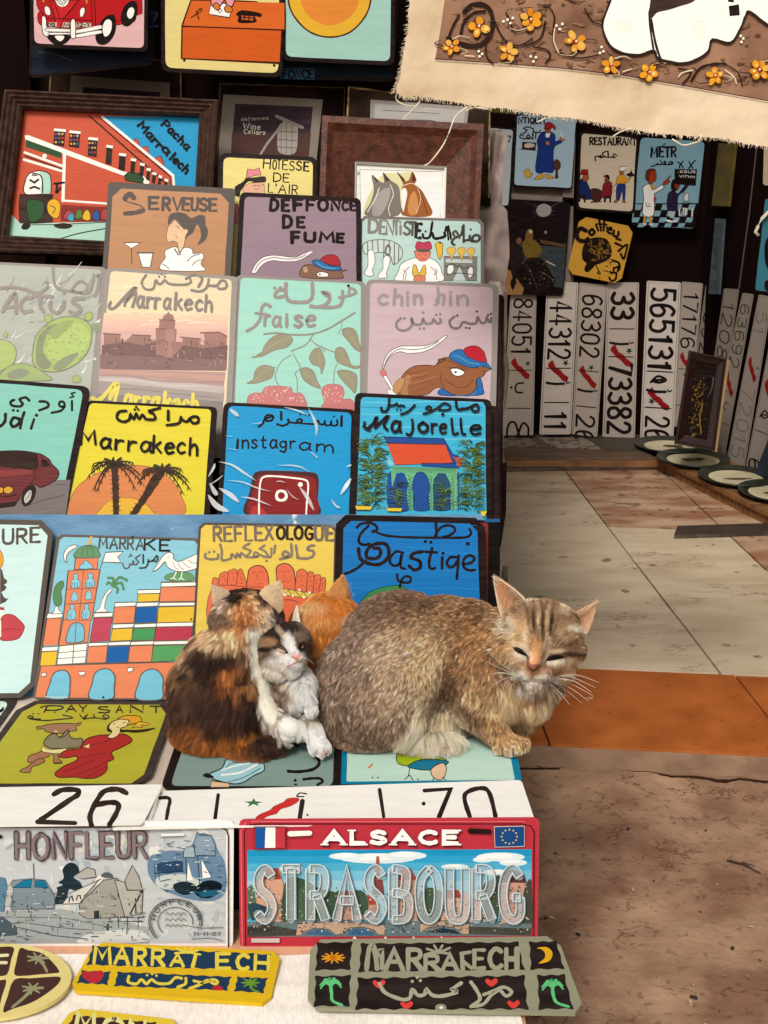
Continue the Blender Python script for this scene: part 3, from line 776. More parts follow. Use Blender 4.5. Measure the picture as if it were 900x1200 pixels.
s.art(fr, '''
s|2a8ad2|3|80,120 220,124 400,116 560,120
s|0e68b0|3|90,180 300,178 520,186 780,180
s|2a8ad2|3|100,240 330,244 600,236 790,244
s|0e68b0|3|120,300 300,306 620,298 790,304
s|2a8ad2|3|90,330 300,336 620,330 790,338
s|0e68b0|3|130,380 300,386 620,378 790,384
s|2a8ad2|3|90,420 300,430 620,424 790,430
s|2a8ad2|2|90,90 300,92 520,86 780,94
s|0e68b0|3|90,150 320,156 560,146 790,158
s|2a8ad2|2|90,210 320,214 560,206 790,216
q|3a8a50|180,520 200,460 250,430 330,412 400,420 460,520|12100e|3
q|c83c40|230,540 260,470 340,440 420,460 440,540''')
s.art(fr, '''
s|k|15|150,104 170,86 212,80 248,92 256,116 232,128
s|k|13|236,120 300,146 420,156 560,158 700,158 740,150 752,130 742,112
s|k|15|210,96 168,140 160,180 186,196 216,190
s|k|15|566,74 570,158
s|k|14|556,160 588,108 630,92 662,104 664,126 636,146 600,156
d|k|11|734,190
d|k|9|510,178 540,182
l|k|12|204,70 226,72
s|k|19|158,216 168,268 206,292 262,300 308,270 318,222 296,190 244,192 206,220 202,262 250,268 274,244 268,216 240,214
s|k|15|196,280 160,312 120,336 82,350
s|k|14|392,240 360,230 330,256 324,288 346,306 374,294 386,244 380,310 404,322
s|k|18|496,232 452,240 434,262 480,282 482,316 452,328 426,308
s|k|15|546,214 530,290 540,322 562,318
l|k|15|512,232 572,236
l|k|15|600,262 598,322
d|k|9|604,240
s|k|15|680,262 642,262 624,292 640,314 664,304 682,274
s|k|15|686,254 682,310 676,374
s|k|15|710,298 756,288 768,262 738,252 712,276 716,316 744,330 772,328
s|k|13|362,352 366,382 396,394 428,392 432,368 404,362 384,384 376,420''', 'lettering')
# ---- second upright row
fr = (0, 430, 3.4615)
s = Sign('turquoise sign with a dark red saloon car and the letters udi', P2.shift(.006), [(-70, 439), (107, 453), (70, 640), (-100, 640)], 'k', '86cdbf', 12, [4.5, 8, 6, 8], group=GS)
s.art(fr, '''
p|7a7072|-60,480 100,470 190,458 286,458 262,640 -60,640
s|5a5254|4|120,560 180,540 262,520
s|8c8284|4|60,596 160,590 250,570
s|5a5254|3|200,480 270,476
q|2c1a18|-40,350 60,338 130,344 166,356 196,384 196,404 150,412 -40,414
q|6c2426|-60,410 60,408 150,412 150,352 196,372 212,396 236,420 238,442 222,462 176,486 156,486 140,476 112,486 84,520 72,544 30,552 -60,556|20100f|4
q|8a3434|-60,424 60,418 130,420 120,432 60,440 -60,446
q|2a1c1c|92,560 86,530 100,500 124,480 142,484 146,510 132,545 110,566
q|c8c0bc|100,552 96,532 108,508 124,498 130,510 124,536 110,552|2a1c1c|3
s|6a5e5c|3|104,540 116,524 124,506
p|4c1a1c|166,366 196,384 208,404 164,408
q|24100e|172,372 192,384 198,402 172,402
q|d8a030|16,492 32,484 50,490 52,504 38,514 18,510|241210|3
q|d8a030|-24,492 -2,486 14,494 10,510 -16,514|241210|3
l|3a1414|5|-20,520 30,526 66,520
s|3a1414|3|140,420 142,450 120,476
p|241a1a|-60,556 30,552 72,546 60,566 -60,580''')
s.art(fr, '''
s|k|11|58,134 44,140 48,156 80,160 92,150 80,132 104,124 118,136
d|k|6|54,176 72,178
s|k|11|160,140 188,142 196,160 160,176
s|k|10|262,162 244,160 240,146 252,140 262,152 250,176 210,186
l|k|10|292,138 292,176
s|k|7|304,104 290,108 298,120 284,124
s|k|13|-30,200 -24,226 0,240 20,220 22,192
s|k|13|80,212 56,206 44,226 52,242 70,236 84,214
s|k|12|98,184 88,216 82,248
l|k|11|138,212 126,250
d|k|7|148,196''', 'lettering')
s = Sign('yellow Marrakech sign with two palm silhouettes before an orange sun', P2.shift(.004), [(102, 469), (255, 477), (243, 640), (62, 640)], 'k', 'e4d634', 7, [3, 7, 5, 4], group=GS)
s.art(fr, '''
q|dc8850|272,600 284,540 322,478 400,428 480,404 570,400 640,418 700,462 734,520 744,600 560,640|a85c30|3
q|eeb83a|396,620 414,570 450,540 510,530 564,540 602,566 618,620|b87828|3''')
def palm(a, cx, cy, bx, by, k, sp):
    n = 14
    for i in range(n):
        t = i / n; w = 24 - 4 * t + 3 * (i % 2)
        a.line('3a2c22', w, [(cx + (bx - cx) * t + 2 * math.sin(t * 6), cy + (by - cy) * t), (cx + (bx - cx) * (t + .09), cy + (by - cy) * (t + .09))], False)
        x, y = cx + (bx - cx) * t, cy + (by - cy) * t
        for sg in (-1, 1): a.line('3a2c22', 5, [(x, y), (x + sg * (w * .5 + 7), y - 6)], False, 2)
    for ang, L, dr in ((-170, 92, 50), (-150, 86, 26), (-125, 60, 10), (-95, 46, 4), (-65, 56, 8), (-35, 80, 24), (-12, 90, 46), (160, 62, 74), (20, 74, 66), (-178, 70, 84), (5, 96, 60), (-140, 98, 50)):
        pts = []; ax, ay = math.cos(R(ang)), math.sin(R(ang))
        for j in range(6):
            t = j / 5; pts.append((cx + ax * L * k * t, cy + ay * L * k * t * .6 + dr * k * t * t))
        a.line('3a2c22', 9, pts, True, 4)
        for j in range(1, 6):
            x, y = pts[j]
            a.line('3a2c22', 5, [(x, y), (x + ax * 6 + 6 * k, y + 17 * k)], False, 2); a.line('3a2c22', 5, [(x, y), (x + ax * 4 - 6 * k, y + 15 * k)], False, 2)
s.art(fr, lambda a: (palm(a, 464, 392, 474, 640, 1.12, 1), palm(a, 662, 416, 512, 640, 1.05, 1)), 'palm_silhouettes')
s.art(fr, '''
s|k|11|512,178 482,182 474,208 500,222 524,212 528,192 542,210 552,190 564,210 578,194 590,212
s|k|11|590,212 628,212 622,190 604,180 648,166
d|k|5|546,172 560,172 552,162
l|k|12|682,178 682,214
s|k|11|734,202 724,228 676,236
s|k|11|732,208 756,222 776,204 800,202 804,222 784,228 768,210
t|k|56|11|328,314 388,314|M
t|k|60|11|406,326 606,346|arra
t|k|64|11|620,346 800,356|kech''', 'lettering')
fr = (240, 465, 5)
s = Sign('bright blue sign in clear wrap with a dark red camera icon and the word Instagram', P2.shift(.002), [(262, 471), (418, 480), (414, 640), (252, 640)], 'k', '089ad8', 9, [4, 6, 5, 6], group=GS)
s.art(fr, '''
q|4a1c20|250,700 262,560 280,470 300,440 360,432 480,434 600,440 652,450 668,490 662,600 650,700
q|8c1418|270,700 282,560 318,466 420,452 560,462 640,480 654,560 640,700
q|c03024|270,760 276,650 330,650 360,700
s|f4ece4|10|318,720 318,600 326,500 350,468 420,466 520,476 590,488 606,520 598,620 592,720
q|f4ece4|412,580 422,552 446,544 474,552 486,580 476,606 448,614 420,606
q|8c1418|428,580 434,564 448,558 464,566 470,580 462,594 448,600 434,594
d|f4ece4|14|560,514''')
s.art(fr, '''
l|k|17|802,114 800,170
s|k|12|774,136 776,164 746,168 740,140 736,164 708,166 702,142 696,162 672,158 664,140 650,150
s|k|12|650,152 640,160 560,154 540,142 556,130 570,138 560,152
d|k|6|756,116 612,108 590,104 560,104
s|k|12|548,154 500,150 488,132
s|k|13|488,132 488,156 456,170 424,160
l|k|14|448,90 448,134
s|k|13|398,112 370,106 352,124 364,142 394,136 398,116 352,132 340,158 316,176
l|k|17|194,252 190,300
t|k|72|11|218,300 420,302|nsta
t|k|66|11|442,302 528,300|gr
t|k|66|11|554,308 750,330|am''', 'lettering')
# clear wrap glints: white strips standing a little proud, reflections put into their colour
m_glint = mat('film_crease_glint', 'e8f4fa', rough=.12, spec=.9, var=.05, bump=0); m_glint.node_tree.nodes['Principled BSDF'].inputs['Alpha'].default_value = .55
b = MB(); pl_ = P2.shift(.005)
def crease_glint(pts, w):
    pts = catmull(pts, False, 4); vs = []; n = len(pts)
    for i, p in enumerate(pts):
        a_ = np.array(pts[max(i - 1, 0)], float); c_ = np.array(pts[min(i + 1, n - 1)], float); d = c_ - a_; d /= max(np.hypot(*d), 1e-6); nn = np.array([-d[1], d[0]])
        ww = w * math.sin(math.pi * (i + .35) / (n + .0)) * .5
        for sg in (-1, 1):
            q = np.array(p) + nn * sg * max(ww, .25); v = pl_.hit(240 + q[0] / 5, 465 + q[1] / 5); vs.append(v + pl_.n * (.0012 if sg > 0 else 0))
    b.add(vs, [(2 * i, 2 * i + 1, 2 * i + 3, 2 * i + 2) for i in range(n - 1)], m_glint)
for pts, w in (([(145, 70), (175, 95), (200, 115)], 22), ([(460, 60), (540, 80), (606, 108)], 10), ([(606, 62), (640, 130), (655, 180), (652, 232)], 18), ([(280, 160), (330, 152)], 7),
               ([(80, 380), (160, 400), (230, 445), (300, 492)], 15), ([(120, 488), (220, 500), (310, 535), (392, 556)], 9), ([(85, 535), (150, 575), (200, 618)], 28), ([(205, 585), (290, 600), (388, 638)], 11),
               ([(415, 402), (500, 402), (560, 412), (616, 440)], 9), ([(416, 500), (440, 494), (474, 504)], 7), ([(480, 540), (510, 580), (548, 604)], 7), ([(556, 530), (600, 590), (640, 666)], 22),
               ([(795, 574), (830, 520), (856, 478)], 24), ([(740, 600), (770, 640), (796, 650)], 12), ([(832, 410), (858, 400)], 12), ([(620, 320), (660, 358)], 10), ([(130, 300), (190, 312)], 5), ([(120, 228), (160, 232)], 5), ([(20, 575), (70, 640), (140, 672)], 34), ([(30, 505), (60, 560), (75, 575)], 26), ([(20, 520), (70, 490), (110, 458)], 8), ([(20, 470), (50, 420), (60, 390)], 16)):
    crease_glint(pts, w)
tag(b.build('wrap_film_glints', smooth=True), 'white painted glint strips for the crumpled clear film over the bright blue Instagram sign', 'plastic wrap')
fr = (410, 455, 5)
s = Sign('sign of a blue villa with red roof between green palms under the word Majorelle', P2.shift(.008), [(416, 460), (576, 468), (577, 645), (409, 645)], 'k', '3cb4dc', 8, [4.5, 7, 6, 7], group=GS)
def fol(a):
    r_ = random.Random(3)
    for x0, x1, y0, y1, n in ((50, 205, 290, 690, 260), (250, 300, 560, 700, 30), (650, 780, 320, 700, 230), (520, 580, 580, 700, 24)):
        for i in range(n):
            t = i / n; y = y0 + (y1 - y0) * t + r_.uniform(-20, 20); x = r_.uniform(x0, x1); c = (x0 + x1) / 2; sg = 1 if x > c else -1
            L = r_.uniform(20, 46); up = r_.uniform(-.2, 1.2)
            col = r_.choice(['1c2a14', '2c4018', '3c5a1c', '54702a', '54702a', '6c8a38', '20301a'])
            a.line(col, r_.uniform(4, 8), [(c + (x - c) * .5, y + 8), (x, y - 10 * up), (min(max(x + sg * L, 42), 792) , y + r_.uniform(-8, 14))], True, 2)
s.art(fr, '''
s|6accea|5|70,80 300,86 520,76 780,84
s|6accea|6|70,150 200,154 420,146 780,156
s|2494c8|6|70,110 300,116 520,106 780,114
s|6accea|7|70,220 300,226 560,230 780,220
s|6accea|6|560,300 700,296 790,300
s|2494c8|5|600,330 700,336 790,330
q|1c5aa0|225,500 225,700 330,700 330,560 290,500
p|164a96|196,284 550,294 560,330 216,322|12203c|3
p|d8502c|216,322 560,330 606,438 266,450|301410|3
p|164a96|550,294 602,384 640,400 640,440 606,440 560,330|12203c|3
p|164a96|420,440 620,440 640,470 420,456|12203c|3
p|8ac8dc|222,396 260,448 240,452 220,440
p|c84838|600,400 660,410 660,450 640,470 620,420
p|164a96|226,500 640,490 640,712 226,712
p|6cb888|240,456 630,470 632,710 592,712 590,560 560,500 520,496 492,530 486,580 490,712 466,712 462,560 440,500 412,486 388,496 370,540 366,610 372,712 342,712 340,560 320,500 296,486 272,500 248,580 244,540
q|154c98|372,712 380,640 364,610 370,540 386,506 412,490 444,504 464,548 470,600 452,636 466,712|12203c|3
q|154c98|282,712 290,640 270,610 286,520 300,496 326,520 346,590 344,712|12203c|3
q|24506c|492,712 500,650 490,600 494,540 520,504 556,508 584,552 588,610 574,650 584,712|12203c|3
q|5aa878|350,712 338,660 334,600 350,570 370,610 362,660 372,712''')
def lattice(a):
    for i in range(22):
        x = 250 + i * 17
        a.line('28604c', 2.5, [(x, 460 + i * .4), (x + 16, 478 + i * .4), (x, 494 + i * .3)], False); a.line('28604c', 2.5, [(x + 16, 460 + i * .4), (x, 478 + i * .4)], False)
    for x in (352, 474, 604):
        for j in range(10):
            y = 510 + j * 20; a.line('28604c', 2.5, [(x - 9, y), (x + 9, y + 16), (x - 9, y + 26)], False)
s.art(fr, lattice, 'lattice'); s.art(fr, fol, 'foliage')
s.art(fr, '''
p|f2cc34|30,688 130,692 122,712 40,712|6a5010|2
p|f2cc34|214,700 306,702 300,722 222,720|6a5010|2
p|f2cc34|766,720 804,720 790,750 768,758|6a5010|2
s|k|14|230,52 226,110 210,134 186,130 184,112
s|k|12|232,100 260,98 274,88 282,104 300,100 318,104
d|k|6|276,124 298,126
s|k|13|380,98 340,136 300,152
s|k|12|430,148 466,140 478,118 462,104 446,118 470,130
s|k|12|468,140 520,110 548,88 580,96 588,118 560,128 520,124
d|k|10|544,152
l|k|15|622,78 624,112 640,126 660,120
s|k|14|660,120 690,116 740,94 754,116 746,134 722,132 712,112
s|k|15|86,200 88,232 116,244
s|k|17|80,222 104,234 140,200 156,166 148,230
s|k|17|148,230 190,190 224,160 200,214 218,242
t|k|92|17|246,254 296,256|a
s|k|15|366,190 368,240 352,274 332,266
d|k|8|364,184
t|k|88|17|402,256 452,256|o
t|k|84|15|478,264 566,264|re
s|k|15|596,180 600,230 608,268 634,262
s|k|15|650,180 652,230 660,266 676,268
t|k|84|16|704,272 764,272|e''', 'lettering')
# ---- third upright row: greyed colours, with the sky's reflection painted into borders and fields
GLARE = '9a928e'  # lettering grey, sky glare mixed into the colour
fr = (0, 300, 6.923)
s = Sign('grey sign with painted-in glare, green cactus pears and the letters ACTUS', P3, [(-70, 304), (125, 313), (106, 520), (-70, 520)], '98908c', 'b4bab0', 7, [3, 6, 5, 5], group=GS)
def cactus(a):
    r_ = random.Random(5)
    for i in range(70):
        x = r_.uniform(0, 800); y = r_.uniform(100, 1000); c = r_.choice(['c8ccc8', '9ca8a8', 'a8b4ba', 'd8dcd8', 'a4a89c', '94948c', 'a0a090'])
        L = r_.uniform(40, 150); an = r_.uniform(-1.1, -.3)
        a.line(c, r_.uniform(8, 24), [(x, y), (x + L * .5 * math.cos(an), y + L * .5 * math.sin(an) + 10), (x + L * math.cos(an), y + L * math.sin(an))], True, 3)
    run(a, '''
q|90a078|740,560 790,540 830,560 820,600 760,610
q|a8c070|270,740 300,640 400,540 520,494 650,504 730,560 745,650 720,760 640,860 520,925 400,940 300,910 262,840|807870|8
q|8c9474|290,760 320,640 420,560 470,560 380,640 350,780 420,880 360,920 300,880
q|b4cc78|480,600 600,540 700,580 720,680 660,800 560,850 440,840 380,800 400,690
q|9cae70|400,600 520,530 600,530 520,620 440,680
q|90987c|430,900 520,820 640,790 560,880 480,930
q|b0c478|-20,700 60,690 120,740 130,810 100,880 30,920 -20,920|807870|6
q|a4b878|0,960 80,890 180,870 280,900 360,950 400,1010 -20,1010|807870|6
q|90987c|60,960 160,910 240,940 200,980 100,1000
q|a8b878|360,490 380,470 415,480 425,510 400,540 370,530|807870|4
q|a8c070|684,480 710,456 745,462 752,495 725,525 692,515|807870|5
q|a8b878|590,985 620,965 655,985 650,1020 590,1025|807870|4
q|a8b878|30,630 50,615 65,640 45,665 28,655|807870|3''')
    for i in range(60): a.dot('88906c', r_.uniform(3, 6), r_.uniform(330, 700), r_.uniform(560, 860))
s.art(fr, cactus)
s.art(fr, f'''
s|{GLARE}|26|790,160 800,160 796,250 770,320
s|{GLARE}|24|760,150 744,240 720,296 660,300
s|{GLARE}|22|660,298 600,290 590,260 640,206 690,220 706,260 670,296 600,288 480,268 440,220 428,90
s|{GLARE}|26|380,215 384,250 340,288 280,300 200,270 90,252 0,262
d|{GLARE}|14|520,300
s|{GLARE}|30|20,450 70,360 110,310 126,320 132,460
l|{GLARE}|24|40,420 120,410
s|{GLARE}|30|260,340 200,345 166,400 190,455 255,445
l|{GLARE}|30|270,322 420,330
s|{GLARE}|30|330,320 325,400 350,448
s|{GLARE}|30|410,370 410,430 455,462 505,430 520,370
s|{GLARE}|32|670,345 610,345 590,375 640,410 650,445 610,470 565,450''', 'lettering')
fr = (110, 310, 5.294)
s = Sign('sign, greyed by painted-in glare, of a Marrakech mosque skyline at dusk with grey letters', P3.shift(.003), [(124, 313), (279, 324), (270, 520), (102, 520)], '9c9490', 'ecdcb8', 7, [4, 7, 5, 6], group=GS)
def dusk(a):
    r_ = random.Random(9)
    for i, (y, c) in enumerate([(300, 'ecd0b4'), (330, 'ecc8b0'), (360, 'e8c0b0'), (390, 'e4b8ac'), (420, 'dcb0a8')]):
        a.poly(c, [(62 - i * 4, y), (300, y + r_.uniform(-10, 6)), (560, y + 8), (832 - i, y + 14), (826, 660), (40, 660)])
    for i in range(26):
        x = r_.uniform(80, 620); y = r_.uniform(70, 380); a.line(r_.choice(['f0e4b8', 'f0dcc0', 'e8d4b0', 'f4e8c8']), r_.uniform(5, 12), [(x, y), (x + 70, y - 8), (x + 170, y + 4)], True, 3)
    run(a, '''
p|a07870|60,560 62,430 160,432 168,470 190,480 240,436 352,440 352,470 384,470 384,400 404,392 408,340 424,340 434,316 458,300 462,286 466,300 492,316 498,342 506,350 500,396 514,402 508,480 548,482 552,452 656,462 660,494 686,500 690,420 780,420 824,450 820,620 60,640
p|b08478|446,400 500,404 486,590 440,590
p|a87c74|680,430 780,428 822,456 818,480 690,470
p|9c746c|570,466 652,472 650,500 570,500
p|7c5c5a|50,500 120,490 200,480 300,500 384,480 384,560 480,580 560,500 680,520 830,500 822,650 44,640
p|8a6c68|40,560 820,590 816,660 40,650
l|7c5c5a|7|60,428 166,434
l|7c5c5a|7|238,436 352,442
l|7c5c5a|7|536,450 660,462
l|8c5c50|8|662,424 780,420 826,446
l|7c5c5a|6|384,398 444,400
l|7c5c5a|6|404,342 500,346
l|7c5c5a|5|400,470 440,474''')
    for i in range(130):
        x = r_.uniform(60, 810); y = r_.uniform(450, 640); c = r_.choice(['6c504e', '6c504e', '8c706c', 'c8a898', 'a88078', '5c4644'])
        L = r_.uniform(8, 34); v = r_.random() < .6
        a.line(c, r_.uniform(3, 6), [(x, y), (x + (2 if v else L), y + (L if v else 3))], False, 2)
    run(a, '''
p|b89890|30,650 815,668 800,770 34,740
p|c89c94|30,646 400,668 806,690 806,720 400,694 30,668
p|c4b8b4|30,690 300,700 806,756 806,800 300,750 30,720
p|a89c98|30,720 300,750 806,800 800,860 20,830
s|b08c88|10|40,690 200,690 400,720 600,730 800,730
s|d0c4c0|12|40,715 240,716 460,750 700,752
s|988c88|10|100,770 300,776 500,800 780,830
p|8f8580|20,800 400,820 800,850 790,1200 0,1200''')
s.art(fr, dusk)
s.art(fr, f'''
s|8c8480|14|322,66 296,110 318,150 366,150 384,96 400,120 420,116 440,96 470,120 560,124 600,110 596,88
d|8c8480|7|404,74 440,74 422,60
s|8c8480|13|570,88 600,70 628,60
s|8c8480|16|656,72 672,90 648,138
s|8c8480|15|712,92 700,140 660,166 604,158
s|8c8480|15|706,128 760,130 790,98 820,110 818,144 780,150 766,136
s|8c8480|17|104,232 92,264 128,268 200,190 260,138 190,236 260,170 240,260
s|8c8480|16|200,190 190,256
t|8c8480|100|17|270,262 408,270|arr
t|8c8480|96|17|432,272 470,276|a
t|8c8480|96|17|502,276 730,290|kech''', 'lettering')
s.art(fr, '''
s|f0dc60|26|-8,830 40,836 130,740 100,830
s|f0dc60|24|130,750 150,744 130,846
t|f0dc60|110|24|190,884 400,900|arra
t|f0dc60|110|24|430,905 640,925|kech''', 'lower_lettering')
fr = (270, 320, 5.625)
s = Sign('aqua sign with painted-in glare, a strawberry branch and the word fraise', P3.shift(.001), [(276, 322), (429, 330), (427, 520), (267, 520)], '968e8a', 'a4ddd0', 8, [3, 6, 5, 6], group=GS)
s.art(fr, f'''
s|8c9080|13|222,404 300,396 420,408 540,402 640,370 730,318 820,262
s|8c9080|9|545,408 500,470 440,500 400,516
s|8c9080|7|400,540 340,580 310,630 296,690 320,744
s|8c9080|7|412,530 440,580 462,628 428,660 440,700 442,780
s|8c9080|8|530,440 580,480 630,500 690,524
s|8c9080|6|600,480 622,520
s|8c9080|6|702,600 686,650 680,730
s|8c9080|5|734,320 730,366 710,400
s|8c9080|5|280,622 300,622
q|98947c|140,556 200,530 230,470 280,420 340,404 400,420 410,450 370,490 290,510 210,548|807a6c|4
q|98947c|110,726 150,700 166,640 210,608 270,616 290,640 270,690 210,716 160,728|807a6c|4
q|98947c|740,372 790,360 830,390 850,470 862,520 820,500 770,440 744,410|807a6c|4
q|98947c|520,556 550,504 590,496 612,540 624,590 600,666 590,620 540,600|807a6c|4
q|98947c|690,520 710,490 750,500 780,560 800,610 856,612 830,632 760,612 700,580|807a6c|4
q|98947c|462,640 500,622 550,650 570,710 596,760 540,744 480,700|807a6c|4
q|98947c|704,650 760,640 820,660 836,700 824,790 790,760 740,710|807a6c|4
s|b0ac88|4|160,550 240,500 320,450 390,420
s|b0ac88|4|150,716 200,670 270,630
s|b0ac88|3|760,384 810,440 850,500
s|b0ac88|3|590,510 590,580 602,640
s|b0ac88|3|710,510 760,570 830,620
s|b0ac88|3|480,640 530,690 580,750
s|b0ac88|3|730,656 790,700 820,770
q|cc7c7c|110,850 120,810 160,790 205,790 230,752 290,744 350,748 400,756 414,790 460,790 492,830 490,900 300,960 100,930|a86868|4
q|cc7c7c|602,780 620,744 670,732 730,742 750,790 740,830 790,830 820,870 800,930 640,930 600,880 620,850|a86868|4''')
def seeds(a):
    r_ = random.Random(2)
    for i in range(70):
        x, y = r_.uniform(120, 480), r_.uniform(755, 850)
        if y > 800 or 215 < x < 400: a.dot('f0dcd8', r_.uniform(2, 4), x, y)
    for i in range(28): a.dot('f0dcd8', r_.uniform(2, 4), r_.uniform(612, 742), r_.uniform(745, 850))
s.art(fr, seeds, 'seeds')
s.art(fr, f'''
s|{GLARE}|24|540,66 540,150 510,188 440,192 384,180 364,130 366,70
s|{GLARE}|22|366,110 320,112 294,140 304,160 362,150
d|{GLARE}|11|292,98 330,96
s|{GLARE}|24|640,150 610,130 620,128 650,140 646,190 590,222 530,218
s|{GLARE}|22|740,120 736,190 700,222 600,226
s|{GLARE}|18|716,160 770,150 824,132 818,110 790,100 780,124
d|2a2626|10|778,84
s|{GLARE}|20|262,220 232,204 206,230 196,300 160,350 108,382
l|{GLARE}|16|164,264 236,270
t|{GLARE}|110|21|222,346 250,348|r
t|{GLARE}|96|21|282,350 330,352|a
t|{GLARE}|90|19|366,352 382,352|i
t|{GLARE}|108|22|426,352 560,350|se''', 'lettering')
fr = (410, 325, 5)
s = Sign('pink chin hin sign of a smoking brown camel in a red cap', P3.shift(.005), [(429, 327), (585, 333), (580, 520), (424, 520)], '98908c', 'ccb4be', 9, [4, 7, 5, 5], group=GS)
s.art(fr, '''
q|ece8e4|190,548 200,490 230,440 290,406 360,402 440,400 500,380 560,340 568,348 520,390 440,434 350,446 290,436 240,460 212,500|4a4444|4
s|8c8488|6|200,520 230,460 290,420 370,424 450,412 520,376
q|d87c74|176,556 196,540 212,552 216,574 196,584|4a3a3a|2
p|f4f0ec|196,582 214,574 266,668 250,672|5a4a4a|3
p|f4f0ec|224,666 262,654 300,680 230,690
q|985c38|290,690 280,640 300,590 330,550 380,520 450,514 500,516 530,480 580,470 640,500 700,524 760,530 800,520 830,534 800,552 780,580 742,600 740,650 690,690 600,690 540,650 500,650 440,690|301c10|4
q|b07c50|300,680 300,620 340,570 360,600 340,640 340,690
q|c09060|250,660 280,600 320,590 310,640 280,680|6a4a30|3
s|5c3620|4|520,480 560,480 600,500 640,520 700,540
s|5c3620|4|540,560 530,600 560,650
s|5c3620|4|560,600 620,640 680,640 720,600
s|7c4c2c|4|330,560 380,560 440,540
s|7c4c2c|4|340,600 400,590 460,570
s|7c4c2c|4|350,640 420,620 480,600
s|7c4c2c|4|370,670 440,650 500,620
s|c08c5c|3|340,580 400,574 460,554
s|c08c5c|3|360,620 430,606 500,580
s|5c3620|4|580,530 640,530 680,550
q|f4f4f0|590,540 630,534 672,556 650,576 612,574|201410|4
d|18100c|7|620,556
s|201410|4|510,510 530,490 512,484
s|201410|4|530,498 560,482 520,478
s|201410|3|780,576 796,556 780,548
q|1c68b0|530,690 540,652 600,684 690,690 740,650 744,600 764,590 780,650 764,690|102848|4
s|4c94cc|4|620,690 700,696 740,668
q|c01c30|664,430 690,408 740,402 780,430 796,470 798,500 740,490 680,460|501018|4
q|2470b4|582,462 600,436 640,422 664,430 690,466 760,494 800,500 828,538 780,520 720,530 650,510 600,484|102848|4
s|5ca4d4|5|606,456 650,470 700,500 760,508''')
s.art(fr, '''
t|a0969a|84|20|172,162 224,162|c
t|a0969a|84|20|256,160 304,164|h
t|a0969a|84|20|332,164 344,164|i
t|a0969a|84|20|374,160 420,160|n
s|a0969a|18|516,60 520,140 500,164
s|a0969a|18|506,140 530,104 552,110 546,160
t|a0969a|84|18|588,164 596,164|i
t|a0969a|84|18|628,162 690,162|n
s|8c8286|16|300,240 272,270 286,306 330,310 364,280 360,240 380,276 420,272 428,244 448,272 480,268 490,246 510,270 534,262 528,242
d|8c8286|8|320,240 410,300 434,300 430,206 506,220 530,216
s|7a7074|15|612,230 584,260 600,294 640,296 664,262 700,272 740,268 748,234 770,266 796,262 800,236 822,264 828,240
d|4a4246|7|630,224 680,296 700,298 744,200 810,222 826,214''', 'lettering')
# signs stacked behind the right end of the rows
for q, pl_, c, lab in (([(446, 338), (591, 345), (588, 640), (450, 640)], P3.shift(-.012), '382826', 'dark framed board showing as a black edge right of the chin hin sign'),
                      ([(440, 470), (586, 476), (586, 660), (440, 660)], P2.shift(-.012), '2c1c1a', 'black board standing behind the Majorelle sign')):
    s = Sign(lab, pl_, q, 'k', c, 7, 4, group='boards stacked behind the signs')
s = Sign('red and blue painted board peeping out right of the Pastique sign', P1.shift(-.008), [(470, 606), (576, 610), (586, 800), (470, 800)], 'k', '8c2c24', 6, 3)
s.art((560, 480, 5), 'p|1c5c90|40,640 130,640 130,660 40,660\np|0c0808|60,660 130,660 130,1200 60,1200')
# ---- fourth upright row
fr = (120, 210, 5.625)
s = Sign('brown sign of a ponytailed waitress with glasses under the word SERVEUSE', P4.shift(.002), [(127, 213), (276, 221), (268, 360), (117, 360)], '5c5450', 'c49068', 3, [7, 7, 5, 6], group=GS, cham=True, frad=10)
s.art(fr, '''
q|5c5450|436,300 434,260 450,230 500,218 550,228 584,256 640,236 676,246 680,300 696,340 680,400 626,434 650,380 640,320 620,300 600,350 560,380 544,400 530,330 480,262
p|f0c8a0|480,264 500,290 540,330 560,326 566,346 550,370 538,440 520,480 500,470 494,420 470,408 430,416 420,380 430,320 450,290|5c5450|4
s|5c5450|4|480,308 500,312 500,326
s|5c5450|3|480,366 492,380 486,388
s|5c5450|3|448,296 460,292
q|f4f0ea|400,600 386,556 414,520 410,480 430,460 490,446 508,490 540,450 590,460 600,490 650,486 668,510 650,560 668,604|5c5450|5
s|5c5450|6|560,540 590,510 640,494
s|5c5450|5|590,570 620,540 660,530
l|5c5450|8|476,460 500,500 516,496
s|5c5450|5|394,556 420,574 440,590
p|f4f0ea|140,418 250,418 192,458|5c5450|5
l|5c5450|6|192,456 194,560
p|f4f0ea|234,484 334,484 316,580 262,580|5c5450|6
l|5c5450|8|228,486 338,486''')
s.art(fr, '''
s|5a504a|34|206,122 180,98 152,120 150,132
s|5a504a|9|150,130 170,150 240,170 276,196
s|5a504a|30|270,206 210,222 150,226
t|5a504a|76|21|310,196 368,196|E
t|5a504a|80|20|396,200 440,202|R
t|5a504a|80|18|462,202 520,204|V
t|5a504a|78|18|530,204 572,208|E
t|5a504a|80|20|588,204 626,206|U
t|5a504a|80|19|642,208 688,208|S
t|5a504a|78|20|708,208 752,208|E''', 'lettering')
fr = (270, 170, 5.625)
s = Sign('mauve sign with black letters DEFFONCE DE FUME above a capped camel', P4.shift(.005), [(281, 225), (423, 232), (424, 360), (274, 360)], 'k', '9c8494', 8, [5, 6, 5, 6], group=GS)
